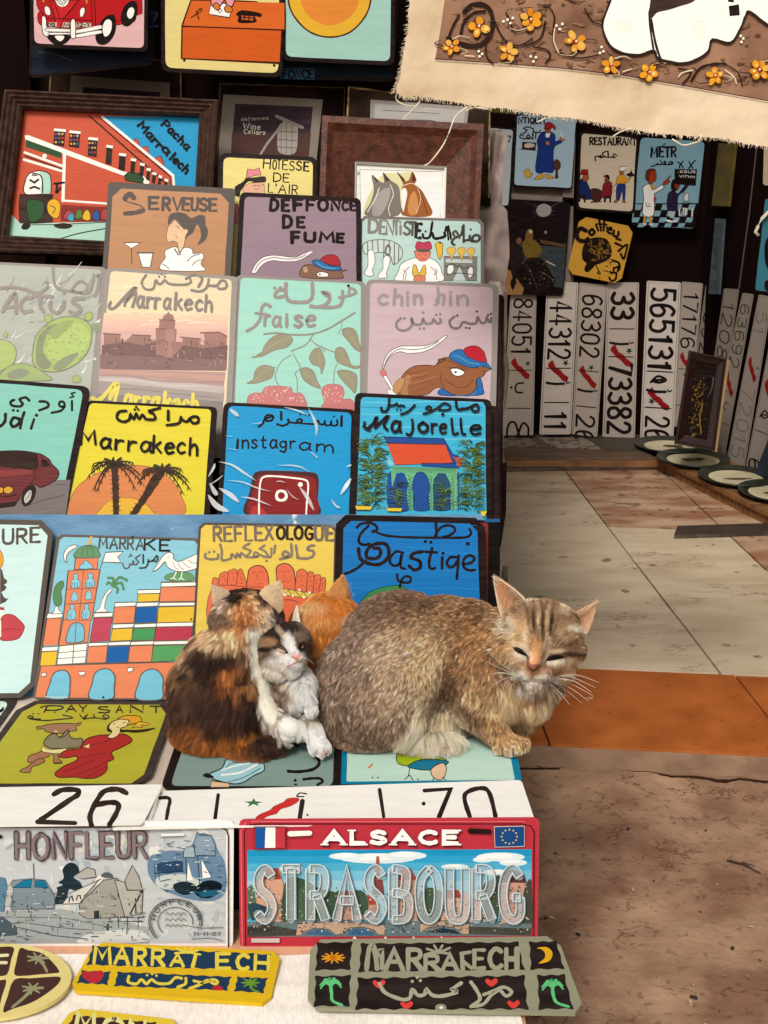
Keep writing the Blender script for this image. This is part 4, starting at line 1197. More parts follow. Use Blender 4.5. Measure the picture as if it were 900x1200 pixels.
s.art(fr, '''
q|ece4e4|140,840 170,780 220,738 290,726 360,734 430,738 490,712 550,694 510,730 440,764 350,768 270,762 210,790 170,840|4a3c44|4
s|5a4c54|5|160,830 200,770 280,742 370,752 450,744 500,720
q|8a6450|470,870 480,800 530,788 600,810 700,826 770,824 730,840 730,880|301c14|4
q|d0a888|478,810 500,800 510,830 490,840
q|f4f0ec|572,846 600,836 640,846 640,866 580,866|201410|3
d|18100c|6|590,852
q|b01c2c|596,762 620,732 660,722 700,732 724,770 718,800 660,790|401018|4
q|2474b0|536,770 570,756 610,770 660,796 720,800 724,826 640,824 580,804|102440|5
s|70b4dc|5|570,776 620,806 690,812
s|201410|3|470,804 500,800
s|201410|3|480,820 504,812''')
s.art(fr, '''
t|k|74|24|262,430 308,434|D
t|k|72|24|344,432 384,432|E
t|k|72|24|418,430 470,430|F
t|k|72|22|506,430 552,432|F
t|k|74|22|582,432 640,432|O
t|k|68|20|668,428 716,428|N
t|k|56|19|740,430 774,430|C
t|k|58|19|794,430 824,430|E
t|k|76|24|352,544 404,544|D
t|k|64|22|442,540 484,540|E
t|k|70|23|406,642 452,642|F
t|k|56|22|490,636 552,638|U
t|k|60|22|590,636 680,638|M
t|k|54|22|706,640 744,642|E''', 'lettering')
fr = (410, 190, 5.294)
s = Sign('pale blue DENTISTE sign with teeth and a man in a red fez', P4.shift(.001), [(422, 253), (567, 257), (568, 365), (419, 365)], '7c7470', 'c0e0dc', 5, [3, 4, 3, 3], group=GS, cham=True)
s.art(fr, '''
q|c8dcd8|80,540 84,510 130,486 220,482 290,504 326,550 316,600 270,636 250,580 200,560 150,566 100,572|5c5450|5
l|6c6460|6|110,500 112,570
l|6c6460|6|140,490 142,540
l|6c6460|6|172,486 176,560
l|6c6460|6|212,484 210,590
l|6c6460|6|244,492 246,570
l|6c6460|6|276,504 276,630
l|6c6460|6|304,524 302,610
q|f8f6f0|112,560 130,544 150,560 156,620 140,670 148,700 120,708 90,690 112,640|5c5450|4
q|f8f6f0|206,600 230,578 250,600 240,650 226,690 230,716 180,720 176,700 204,660|5c5450|4
q|6c6460|216,560 224,520 240,510 254,530 250,570 236,584
q|c0e0dc|226,560 232,530 242,530 244,566
q|f8f6f0|296,740 300,680 320,630 370,604 430,590 500,596 550,630 570,680 570,740|5c5450|4
s|5c5450|4|330,730 340,680 370,650
s|5c5450|4|340,740 350,690 330,670
s|5c5450|4|540,730 530,680 500,650
s|5c5450|4|520,700 540,680 530,660
q|e8846c|400,560 402,550 412,548 490,548 500,562 494,590 470,612 440,614 414,596|5c3a30|3
q|c83c5c|414,540 412,506 424,492 456,500 490,492 504,510 500,542|5c1c2c|4
p|6a5650|412,552 416,538 500,538 492,556 450,560
l|5c3a30|3|424,574 440,576
l|5c3a30|3|460,576 476,574
l|5c3a30|3|440,598 466,598
q|f0c448|396,640 412,642 430,690 456,642 470,650 470,700 440,716 400,712 388,680|6a5010|4
q|e8846c|400,712 426,700 466,712 460,740 402,740|5c3a30|3
q|f0c040|530,510 556,494 578,510 574,530 576,560 560,604 546,580 536,540|6a5010|4
p|8c8884|584,584 790,586 786,736 584,736|5c5450|3
p|c8d8d4|594,600 760,604 758,626 594,622
p|c8dcdc|640,736 680,650 720,736
q|f0c460|604,560 600,540 620,528 652,532 658,556 640,576 632,614 622,580|a07c30|3
q|f0c460|670,560 668,540 690,528 712,532 718,556 704,576 694,614 684,580|a07c30|3
q|f0c460|730,560 728,542 748,530 770,534 776,556 760,576 750,610 740,580|a07c30|3
q|e8ece8|604,660 612,640 640,640 644,670 626,700 606,690|4a4644|4
q|e8ece8|730,680 744,650 764,660 762,700 740,720|4a4644|4
s|4a4644|6|590,650 640,630 660,650 680,640 700,660 740,650
s|4a4644|5|600,700 640,690 700,690 780,700
q|a8b0b0|40,60 60,60 60,80 40,80''')
s.art(fr, '''
t|8c8682|84|19|116,438 170,440|D
t|8c8682|84|15|184,444 216,446|E
t|8c8682|84|15|228,446 270,448|N
t|8c8682|84|14|276,448 316,448|Ti
t|6a6460|80|15|336,448 372,450|S
t|5a5450|82|15|368,452 402,454|T
t|2e2826|86|20|408,466 436,468|E
s|k|15|452,448 460,470 490,468 500,446 512,372
s|k|17|512,440 524,472 560,470 590,460 586,440
s|k|12|586,456 600,400 612,480
s|k|11|596,400 620,430 628,480 612,396
s|3c3634|15|700,400 690,452 650,470 632,500 650,514
s|5a5450|15|656,470 640,440 660,430 680,470
s|3c3634|13|706,390 706,496
s|3c3634|15|714,486 740,480 744,456
s|4a4442|16|744,484 790,492 806,468 790,452 764,462 758,492
d|3c3634|7|750,418 470,430 560,500''', 'lettering')
fr = (270, 170, 5.625)
s = Sign('pale yellow HOTESSE DE L\'AIR sign with a pink capped air hostess', P4.shift(-.022), [(257, 179), (372, 184), (368, 330), (254, 330)], 'k', 'f4dc88', 9, 5, group=GS)
s.art(fr, '''
q|2c2220|76,260 100,220 150,214 226,206 234,240 210,246 180,250 120,240 70,300 60,340 30,330 28,280 50,262
p|e8b090|80,290 90,270 130,250 222,244 226,300 220,400 100,400|2c1c1c|3
s|3c2c28|4|150,270 170,264 196,270
s|3c2c28|4|206,262 222,262
s|3c2c28|3|160,290 190,288
q|2c2220|70,250 110,226 150,250 200,212 226,208 234,236 200,230 160,250 120,240 80,270 56,320 34,324 40,270
p|e88c94|104,220 114,156 134,160 150,166 190,150 202,200 170,198 120,214|3c1c20|4
q|e88c94|18,400 30,392 52,400 52,470 24,470|3c1c20|3
q|e88c94|24,480 48,480 50,520 26,520''')
s.art(fr, '''
t|k|70|9|218,152 262,156|H
t|k|62|8|278,158 330,160|OT
t|k|60|9|344,162 420,166|ES
t|k|58|11|436,166 514,170|SE
t|k|56|9|286,240 334,242|D
t|k|54|9|348,244 384,246|E
t|k|56|8|250,310 440,322|L'AIR''', 'lettering')
# ---- framed pictures behind the rows
def lin_frame(label, pl, outer, inner, color, color2, depth=.022, name='framed_picture', cat='framed picture', ribs=0, back=None, group=None):
    """mitred frame: four bars, each its own part, standing proud of the picture"""
    c = [(outer[2][i] + outer[3][i]) / 2 for i in (0, 1)]
    root = empty(name, pl.hit(*c), label, cat, group); m = mat('frame_' + color, color, rough=.5, scale=26, color2=color2, stretch=(3, 3, 3), bump=.5, bscale=70, detail=8, spec=.3)
    nst = ribs or 3
    for i in range(4):
        o0, o1, i0, i1 = outer[i], outer[(i + 1) % 4], inner[i], inner[(i + 1) % 4]
        b = MB(); prof = []
        for k in range(nst * 2 + 1):
            t = k / (nst * 2)
            if ribs: h = depth * (1 - .35 * t) + (.0035 if k % 2 else 0)
            else: h = depth * (1.0 if t < .2 else (.85 - .55 * (t - .2) / .8))
            prof.append((t, h))
        prof = [(0, 0)] + prof + [(1, 0)]
        A = []; B = []
        for t, h in prof:
            P_ = pl.shift(h)
            A.append(pl.hit(o0[0] + (i0[0] - o0[0]) * t, o0[1] + (i0[1] - o0[1]) * t) + pl.n * h)
            B.append(pl.hit(o1[0] + (i1[0] - o1[0]) * t, o1[1] + (i1[1] - o1[1]) * t) + pl.n * h)
        k = len(A); b.add(A + B, [(j, j + 1, k + j + 1, k + j) for j in range(k - 1)] + [tuple(range(k)), tuple(range(2 * k - 1, k - 1, -1))], m)
        b.build('frame_bar', root)
    b = MB(); b.prism([pl.shift(.001).hit(*p) for p in inset(outer, 3)], pl.n, .006, back or m); b.build('backing', root)
    return root
def canvas(root, pl, quad, color):
    a = Art(pl.shift(.0012), (0, 0, 1)); a.poly(color, [quad[0], quad[1], quad[2], quad[3]]); a.build('canvas', root); return pl.shift(.0012), a.k
r = lin_frame('large ribbed dark wood frame around a painting of a red Marrakech building', P5.shift(-.004), [(10, 110), (258, 122), (246, 306), (-14, 298)], [(29, 130), (235, 139), (226, 290), (11, 278)], '4a342a', '2e1e18', .02, ribs=4)
pc, k0 = canvas(r, P5.shift(-.004), [(26, 128), (238, 136), (229, 294), (8, 282)], 'd2593c')
fr = (0, 100, 3.3333)
a = Art(pc, fr, 1.1e-5, k0)
run(a, '''
p|1ea0d8|392,120 782,124 760,640 670,400 680,360
p|d2593c|520,220 530,206 540,214 546,240 580,240 580,280 520,250|3a201c|2
p|d2593c|600,300 612,280 628,276 638,300 650,340|3a201c|3
l|f4f0e6|10|400,124 676,352
l|f4f0e6|9|676,352 680,400
l|3a201c|4|392,128 664,356 668,400
l|3a201c|6|350,120 650,384
p|f4f0e6|96,196 110,194 480,336 560,352 586,380 570,390 546,364 480,352 100,214
p|2f5030|102,212 240,262 240,286 100,240
l|f4f0e6|9|96,262 246,316
l|f4f0e6|10|94,290 240,334
l|3a201c|5|98,276 244,328
d|f4f0e6|9|174,276
p|2f5030|486,352 500,340 546,344 562,366 556,382 490,372|1c2c1c|3
l|f4f0e6|12|252,270 246,450
l|f4f0e6|8|246,450 420,462
p|8a3024|240,466 420,476 420,536 236,530
p|b8e4d4|40,500 80,540 440,532 440,640 36,600
q|f4f0e6|98,424 100,370 116,344 150,334 186,342 198,366 190,424|2a1c18|4
q|b8e4d4|160,424 164,370 156,340 176,340 196,362 194,424
s|2a1c18|5|128,344 156,350 166,376 166,420
l|3a201c|8|118,370 134,380 150,368
l|3a201c|8|118,402 134,396 154,404
l|3a201c|5|126,350 144,352
q|3c2c28|76,430 100,426 200,424 206,440 206,520 196,536 90,540 74,520
q|2f5a34|104,452 130,446 168,456 172,490 160,520 130,536 110,520|1c1814|3
q|f0b830|184,470 196,448 220,446 236,470 230,510 214,520 190,500|4a3010|2
s|4a3010|3|196,470 216,480 206,500
s|1c1814|8|212,384 250,380
s|1c1814|8|224,384 220,420 236,400
q|2a2420|84,550 100,536 120,545 108,562 88,562
q|2a2420|210,545 250,538 284,548 262,560 226,558
s|2a2420|4|222,604 300,580 420,558
s|2a2420|3|120,545 260,542 420,534
q|c04858|250,520 254,500 268,488 290,500 288,526|2a1c18|2
q|4aa8c8|264,524 272,500 288,506 286,530|2a1c18|2
q|5a8a3a|294,520 300,490 316,486 320,516|2a1c18|2
q|f0c030|322,520 326,500 340,486 352,500 352,524 338,528|2a1c18|2
q|3060a8|362,520 364,500 376,486 388,500 388,524 374,528|2a1c18|2
q|c04040|394,520 398,490 412,480 420,500 420,524|2a1c18|2''')
wins = [(208, 176, 46, 62, 1), (268, 184, 44, 60, 1), (342, 210, 38, 70, 1), (412, 240, 26, 70, 0), (462, 272, 28, 62, 0), (508, 292, 20, 52, 0), (544, 310, 18, 46, 0), (570, 330, 16, 42, 0), (592, 346, 16, 38, 0), (616, 358, 14, 32, 0), (640, 372, 14, 26, 0)]
for x, y, w, h, col_ in wins:
    a.poly('f4f0e6', [(x + 4, y - 8), (x + w + 4, y - 4), (x + w + 2, y + 6), (x + 2, y + 2)])
    a.poly('2e2420', [(x + 4, y + 2), (x + w, y + 6), (x + w - 4, y + h), (x, y + h - 6)])
    if col_:
        cs = ['e8b030', 'c03838', '3468b0', 'e8b030', 'b8c8d0', 'c84030', '3468b0', 'e8b030', 'c03838']
        for i in range(3):
            for j in range(3): a.dot(cs[(i * 3 + j + x) % 9], w * .10, x + w * (.22 + .28 * i), y + h * (.22 + .26 * j))
a.build('picture', r); k1 = a.k
a = Art(pc, fr, 1.1e-5, k1); a.wob = 1
run(a, '''
t|k|30|9|536,158 620,250|Marr
t|k|28|9|630,248 664,290|al
t|k|30|9|662,286 724,344|lech
t|k|28|8|630,154 726,252|Pacha''')
a.build('lettering', r)
# horses print in a deep stepped wooden frame
PHR = P5.shift(-.012)
r = lin_frame('deep brown stepped wooden frame holding a print of two horse heads', PHR, [(379, 143), (565, 153), (556, 345), (371, 340)], [(416, 190), (523, 196), (519, 345), (414, 340)], '5e3222', '3c1e14', .032)
q_ = [(414, 188), (525, 194), (520, 342), (411, 338)]; pc, k0 = canvas(r, PHR, q_, 'f2efe8')
a = Art(pc, (410, 190, 5.294), 1.1e-5, k0)
run(a, '''
l|8c8880|3|62,46 66,330
l|8c8880|3|62,46 576,60 560,340
l|d8d4cc|3|40,16 600,34
q|f4e8b4|90,330 120,200 200,80 300,70 400,70 380,200 250,330
q|e8ecf0|440,120 560,80 560,330 500,330
q|8a8078|100,330 130,250 150,170 136,80 184,120 214,124 206,64 250,112 300,150 310,220 300,330|5a504a|2
p|4a3c36|142,84 180,116 166,124
p|4a3c36|208,66 250,114 222,120
q|b4aca8|150,240 190,180 250,160 240,240 190,330 140,330
s|f0ece8|5|182,160 160,220 110,310
s|f0ece8|4|250,140 270,200 240,280 250,330
q|a86434|330,330 330,250 320,180 330,130 292,62 330,96 350,120 370,106 388,60 412,110 400,140 440,170 480,240 504,330|6a3a1c|2
p|5a2c18|294,64 336,110 330,128
p|5a2c18|390,62 412,112 384,122
q|d89858|360,300 370,220 400,180 420,230 420,310 380,330
q|f6f0e8|318,180 340,160 356,190 346,250 330,310 322,240
s|f0e4d0|4|320,150 380,132 430,150
s|f0e4d0|3|420,160 440,230 410,320
s|7c4420|6|440,190 460,250 480,320''')
a.build('picture', r)
b = MB(); 
for i in range(4):
    q0, q1 = inset([(416, 190), (523, 196), (519, 345), (414, 340)], -.5)[i], inset([(416, 190), (523, 196), (519, 345), (414, 340)], -.5)[(i + 1) % 4]
    b.tube([PHR.shift(.004).hit(*q0), PHR.shift(.004).hit(*q1)], .0035, paint('e8e4dc'), 5)
o = b.build('inner_lip', r)
# dark boards and small frames leaning behind
PB6 = plane_px(250, 2.0, 60, 2.05); PB7 = plane_px(250, 1.975, 60, 2.02)
def board(lab, pl, q, c, edge, c2='2a1a14', mats_=None):
    root = empty('framed_picture', pl.hit((q[2][0] + q[3][0]) / 2, (q[2][1] + q[3][1]) / 2), lab, 'framed picture')
    b = MB(); m = mat('board_' + c, c, rough=.85, scale=20, color2=c2, bump=.4, spec=.1); b.prism([pl.hit(*p) for p in q], pl.n, .014, m, mat('chipped_edge_' + edge, edge, rough=.8, scale=60, color2='5a4a38', spec=.1)); b.build('backing', root)
    b = MB(); me = mat('chipped_edge_' + edge, edge)
    for i in (0, 1, 3):
        p, s_ = q[i], q[(i + 1) % 4]; n = 16; b.tube([pl.shift(.001).hit(p[0] + (s_[0] - p[0]) * t + .4 * math.sin(t * 47), p[1] + (s_[1] - p[1]) * t + .4 * math.sin(t * 31)) for t in np.linspace(0, 1, n)], [.0016 * rng.uniform(.4, 1.3) for _ in range(n)], me, 4)
    b.build('chipped_edging', root)
    return root
r = board('large dark board with a chipped tan edge behind the ribbed frame', PB6, [(61, 64), (212, 72), (212, 240), (50, 240)], '140a08', '86704a')
a = Art(PB6.shift(.001), (0, 0, 1)); run(a, 'p|6a5a4e|83,88 199,97 198,200 76,200\np|1c1214|97,102 188,108 187,200 92,200'); 
a.line('4a4038', .8, [(110, 112), (122, 110), (135, 113), (146, 111)]); a.build('picture', r)
r = board('dark board carrying a small tan matted wine cellar print', PB7, [(258, 98), (404, 103), (400, 300), (252, 300)], '140a08', '5c4636')
a = Art(PB7.shift(.001), (250, 0, 2.571))
run(a, '''
p|94897c|30,284 330,300 312,470 300,700 10,700 14,470
p|3a2c34|66,312 300,322 286,470 280,700 50,700 52,470
p|5c3c38|56,400 294,400 280,560 48,560
q|b8b0a8|196,380 220,368 250,374 256,390 252,450 236,466 206,464 192,446|3c3434|2
l|3c3434|2|196,396 254,398
l|3c3434|2|194,420 252,424
l|3c3434|2|192,442 250,446
l|7c746c|2|204,376 204,460
l|7c746c|2|220,372 220,462
l|7c746c|2|238,374 236,462
l|a09890|10|190,350 268,384
s|b0a8a0|7|216,364 180,410 160,436 140,470
t|c8c0b4|10|1.6|84,364 166,360|defannee
t|e0d8cc|15|2.4|90,386 140,390|Wine
t|e0d8cc|13|2.2|92,402 156,406|Cellars''')
a.build('picture', r)
PB8 = plane_px(250, 1.955, 60, 1.99)
r = board('dark brown board with chipped tan right edge behind the horses frame', PB8, [(409, 102), (574, 124), (573, 232), (402, 232)], '3a2c22', 'c0a070', '241812')
b = MB(); b.prism([PB8.hit(*p) for p in [(562, 226), (575, 227), (575, 240), (562, 239)]], PB8.n, .02, mat('board_140a08')); b.build('foot_block', r)
a = Art(PB8.shift(.001), (250, 0, 2.571))
run(a, '''
p|a8a49e|474,300 770,322 756,460 470,440
p|c4c0bc|486,312 758,332 750,440 484,430
l|6c6c74|2|510,332 680,342
s|5c6068|3|570,380 574,364 620,362 668,366 674,386
s|5c6068|2|590,372 650,374''')
a.build('picture', r)
# ---- signs hanging in the row above
PHG = plane_px(85, 1.93, 0, 1.942)
GH = 'signs hung along the top of the stall'
s = Sign('hanging pink sign of a red camper van seen from the front', PHG, [(33, -122), (174, -118), (173, 61), (36, 55)], 'k', 'e8bcc0', 8, 4.5, group=GH)
fr = (0, 0, 7.5)
s.art(fr, '''
q|c01018|340,-420 560,-520 900,-520 1180,-420 1200,120 1120,200 860,240 620,250 380,220 330,160 350,100 320,0|240808|7
p|c01018|820,-400 1240,-420 1250,120 1160,150 840,240|240808|6
p|c8e4ec|400,-380 740,-400 760,-160 420,-130|240808|8
p|c8e4ec|860,-390 1180,-400 1170,-200 870,-180|240808|8
q|c01018|340,110 330,150 340,200 370,220 380,170 370,110|240808|6
p|d02028|440,0 700,0 560,170 530,250 500,240|240808|6
s|240808|6|430,-100 530,170
s|240808|6|700,-20 620,90 530,180
l|240808|6|410,160 620,170 800,180
l|240808|6|800,-40 810,200
q|181010|480,-60 490,20 520,56 560,60 600,30 615,-20 600,-100 540,-130
q|f4f0e8|484,-40 494,20 520,52 560,58 596,30 606,-30 590,-90 540,-110
l|181010|6|490,-10 530,36 560,50
l|181010|6|500,-30 540,20 560,34 600,-10
l|181010|6|516,-50 540,-10 560,10 590,-30
l|181010|5|500,10 520,-10 560,-50
q|d8843c|366,-20 380,-40 394,-20 394,18 372,22|240808|4
q|d8843c|750,-20 766,-40 776,-20 770,30 752,34|240808|4
q|f8f4ec|390,70 408,52 436,72 446,120 428,136 400,120|240808|6
q|f8f4ec|700,100 716,70 740,66 746,100 730,140 706,148|240808|6
p|d8c8b8|420,196 500,196 500,240 420,240
p|d8c8b8|556,196 620,200 610,240 545,240
p|d8c8b8|664,200 800,200 800,236 664,240
q|181010|420,310 460,380 530,396 590,370 615,310
q|f4f0e8|484,316 500,345 530,362 556,344 560,316
q|181010|840,300 880,200 940,140 1000,130 1020,200 1010,290 960,370 900,396 850,370
q|f4f0e8|900,250 920,190 950,170 980,190 980,250 960,300 920,320
q|181010|1060,160 1090,60 1150,10 1200,20 1210,100 1180,180 1130,230 1080,220
q|f4f0e8|1116,130 1130,80 1160,64 1180,90 1170,140 1140,166
q|f4f0e8|368,150 384,140 404,160 410,230 430,270 430,310 404,318 380,296 368,230|240808|7
q|f4f0e8|410,250 600,256 630,262 620,280 420,276|240808|5
q|f4f0e8|440,286 610,288 620,300 440,306|240808|5
q|f4f0e8|670,266 780,240 886,220 894,236 880,256 680,292|240808|5
q|f4f0e8|670,306 780,280 880,266 896,280 880,296 680,330|240808|5
q|f4f0e8|622,190 640,166 662,190 664,300 658,336 630,336 620,300|240808|7
d|1c1010|10|770,410''')
s.art(fr, '''
t|241414|34|8|424,236 494,236|DSL
t|241414|32|9|560,236 610,238|M
t|241414|32|8|676,234 790,232|12-Y''', 'lettering')
s = Sign('hanging yellow sign of an orange desk with a telephone and typing hands', PHG.shift(.004), [(188, -104), (333, -98), (331, 91), (189, 84)], 'k', 'ecdc90', 11, 5, group=GH)
fr = (0, 0, 3)
s.art(fr, '''
p|d8601c|640,90 672,0 760,0 900,6 930,20 1000,30 1000,110 640,95|301008|5
p|d8601c|640,92 990,100 984,222 640,206|301008|5
p|e06c24|672,2 1000,10 1000,104 640,90
l|301008|5|640,92 1000,106
l|301008|5|672,0 640,92 638,206
p|f4f2ec|742,10 820,14 806,62 734,50|301008|3
q|e8a0a8|725,-60 740,-10 745,20 770,25 790,0 800,24 818,20 830,-20 840,-80|301008|4
q|e08030|750,16 762,10 772,22 768,36 754,30|301008|3
q|e08030|788,30 800,18 814,26 816,40 798,44|301008|3
l|301008|3|764,34 774,46
l|301008|3|772,26 780,40
s|301008|4|690,44 704,30 708,38 672,62
s|301008|4|690,40 700,68
l|301008|5|648,206 650,214
d|301008|5|648,212 964,230
q|241010|830,50 850,36 900,42 920,50 916,60 896,58 900,78 840,80 838,58
l|241010|6|832,52 846,46
p|d8601c|848,54 892,58 890,72 850,70
l|241010|4|850,60 890,64
l|241010|4|860,54 858,72
l|241010|4|876,56 874,74''')
s = Sign('hanging pale aqua sign with a plain yellow half disc at its top', PHG.shift(.001), [(330, -112), (465, -110), (462, 77), (330, 71)], 'k', 'a8d6cc', 10, 5, group=GH)
s.art((250, 0, 2.571), '''
q|f0b834|236,-60 226,0 244,50 290,96 350,112 410,98 456,52 474,0 466,-60|3a2418|5
q|e89038|270,-60 262,0 280,40 316,68 352,76 392,66 424,38 438,0 430,-60''')
s = Sign('dark blue sign with letters FONCE half hidden below the hanging aqua sign', PHG.shift(-.03), [(322, -60), (470, -55), (462, 96), (318, 92)], 'k', '12202c', 8, 4, group='dark signs behind the hanging row')
s.art((250, 0, 2.571), 'p|2a6488|204,206 306,206 304,240 202,238'); s.art((250, 0, 2.571), 't|1c1414|24|6|210,236 300,236|FONCE', 'lettering')
s = Sign('dark blue and black sign in shade behind the hanging camper van sign', PHG.shift(-.03), [(36, -60), (182, -55), (180, 76), (34, 92)], 'k', '141c2a', 8, 4, group='dark signs behind the hanging row')
s.art((20, 0, 2.8125), '''
s|1c3c68|8|424,40 460,44 450,70
s|1c3c68|6|430,90 462,86
s|2c3c3c|5|70,170 130,180 180,200''')
s = Sign('yellow green sign glimpsed under the hem of the painted cloth', Plane((0, 2.3, 0), (0, -1, 0)), [(570, 60), (606, 64), (604, 135), (570, 133)], 'k', '6c6a20', 2, 2)
# ============================================================ INSIDE THE SHOP
PW = Plane((0, YB - .04, 0), (0, -1, 0)); PL_ = plane_px(510, YB - .06, 331, YB - .03)
b = MB()
for q in ([(592, 150), (672, 150), (672, 345), (592, 345)],): b.prism([PW.shift(-.012).hit(*p) for p in q], PW.n, .01, m_wgrey)
tag(b.build('pegboard', bevel=.001), 'grey board on the back wall behind the hung shop signs', 'board')
b = MB()
for q in ([(590, 226), (672, 232), (672, 242), (590, 237)], [(662, 130), (676, 130), (668, 345), (656, 345)]): b.prism([PW.shift(-.006).hit(*p) for p in q], PW.n, .004, mat('pale_batten', '85756c', rough=.7, scale=20)); 
tag(b.build('batten'), 'pale battens crossing the grey board between the shop signs', 'batten', kind='stuff')
GW = 'signs hung on the back wall of the shop'
s = Sign('white sign partly hidden behind the hanging grey cloth at the shop wall', PW.shift(.004), [(568, 147), (604, 150), (598, 244), (566, 240)], 'k', 'c4ccd4', 5, 2.5, group=GW)
s.art((540, 130, 6), 's|k|9|332,176 350,180 346,194\nd|k|7|340,212', 'lettering')
s = Sign('pale blue sign of an antique seller in blue robe and red fez', PW.shift(.006), [(605, 108), (678, 113), (670, 223), (600, 219)], 'k', 'b8d4e8', 5, [2.5, 1, 2.5, 2.5], group=GW)
fr = (590, 120, 5.456)
s.art(fr, '''
q|1c3c8c|214,250 236,200 262,188 310,192 330,214 332,250 366,238 372,256 330,280 318,330 320,440 270,446 206,440 220,300|141428|4
s|141428|3|250,200 240,240 270,262
s|141428|3|236,250 228,430
p|c8805c|266,250 290,246 298,268 276,278|2a1814|3
q|a05c3c|268,170 292,168 302,190 286,206 270,196|2a1814|3
p|f0ece4|268,200 300,196 292,224 272,224
q|a82428|262,160 268,134 292,126 318,140 334,160 326,178 314,160 300,172 264,172|2a1010|3
q|c88c60|360,236 368,220 384,236 394,240 372,246|2a1814|3
l|e8e8e8|6|368,190 378,226
q|e8b040|196,490 214,474 246,452 254,480 230,492|4a3010|3
q|e8b040|268,480 274,456 296,466 324,482 300,488|4a3010|3
q|e8b040|136,470 134,440 150,426 168,432 172,456 186,450 176,474 150,482|4a3010|3
q|5c3a34|320,420 318,390 334,366 350,368 364,390 362,420 346,440 350,480 330,484 334,440|241410|3
p|4c2424|120,254 208,258 204,304 118,300|1c1010|3
q|d8ccc0|136,268 160,260 194,266 196,282 160,290 136,286
l|241814|4|100,298 212,308''')
s.art(fr, '''
t|k|40|10|92,84 384,94|DENPEURDES
t|k|36|9|96,132 270,136|NTIQUIT
s|k|8|234,180 230,192 196,188 190,170
s|k|8|190,168 150,156 130,168 150,178 128,200
d|k|5|176,148 184,206
l|k|8|208,196 204,232
l|k|8|190,192 188,236
s|k|8|188,236 160,210 148,220 170,232 120,230 104,220 112,206 128,214
d|k|4|110,196 124,198 160,200''', 'lettering')
s = Sign('cream RESTAURANT sign with waiter and two diners in fezzes', PW.shift(.005), [(679, 153), (749, 159), (744, 251), (675, 246)], 'k', 'e4d4bc', 6, 3, group=GW)
s.art(fr, '''
q|1c2c6c|490,500 520,494 548,540 560,576 590,590 586,616 490,610|141428|3
q|b86040|512,460 540,462 544,490 524,506 506,496|2a1410|3
p|a82028|492,462 500,428 540,430 542,464|2a1010|3
p|241814|484,584 526,594 526,640 514,640 512,610 494,606 492,636 482,636
q|4a2c28|556,560 580,550 612,556 636,580 624,620 590,640 560,610|1c1010|3
s|4a2c28|8|560,640 580,636
q|8c2030|640,520 680,506 694,530 688,600 640,610 616,604 630,570|2a1010|3
q|8c4c38|650,486 664,470 676,490 664,516 648,506|2a1410|3
q|1c1414|640,480 650,464 672,464 680,490 670,490 660,476
p|241814|640,600 690,598 688,642 678,642 676,614 656,616 654,640 642,640
l|241814|7|600,634 624,634
q|f0a830|722,520 728,480 750,462 776,466 788,494 806,476 812,486 790,514 772,508 778,526|3a2410|3
q|283c80|728,528 776,524 780,560 776,620 764,624 758,570 740,624 722,620|141428|3
q|b07048|740,440 752,424 770,434 766,456 748,460|2a1410|3
p|f4f0e8|742,436 744,414 792,408 770,440|4a3c30|3
q|b07048|706,636 722,620 730,630 722,642|2a1410|3
q|b07048|760,636 766,622 780,634 776,642|2a1410|3
q|241814|784,462 810,446 816,428 824,450 842,466 812,476
s|241814|3|690,536 706,540 716,520
q|e0dcd4|706,540 722,530 720,560 712,566|4a3c30|3''')
s.art(fr, '''
t|k|44|11|554,270 846,272|RESTAURANT
s|k|8|724,340 708,330 700,346 716,352 690,350 660,350 640,340 632,326 664,312 672,340
l|k|8|668,312 668,350
s|k|8|640,350 616,352 620,340 630,350 600,344 586,350 590,376''', 'lettering')
s = Sign('blue sign of a teacher in white coat and a pupil on checkered floor', PW.shift(.003), [(751, 161), (826, 166), (815, 268), (740, 264)], '8cb8cc', None, 6, 1, group=GW)
fr = (740, 140, 5.625)
def chk(a):
    a.poly('140c0c', [(30, 552), (452, 552), (420, 716), (2, 700)])
    for j, (y, h) in enumerate(((560, 36), (602, 36), (646, 32), (684, 26))):
        for i in range(6):
            x = 30 + i * 88 + (44 if j % 2 else 0) - j * 8
            if x < 400: a.poly('8cb8cc', [(x, y), (x + 42, y), (x + 30, y + h), (x - 12, y + h)])
s.art(fr, chk, 'checker_floor')
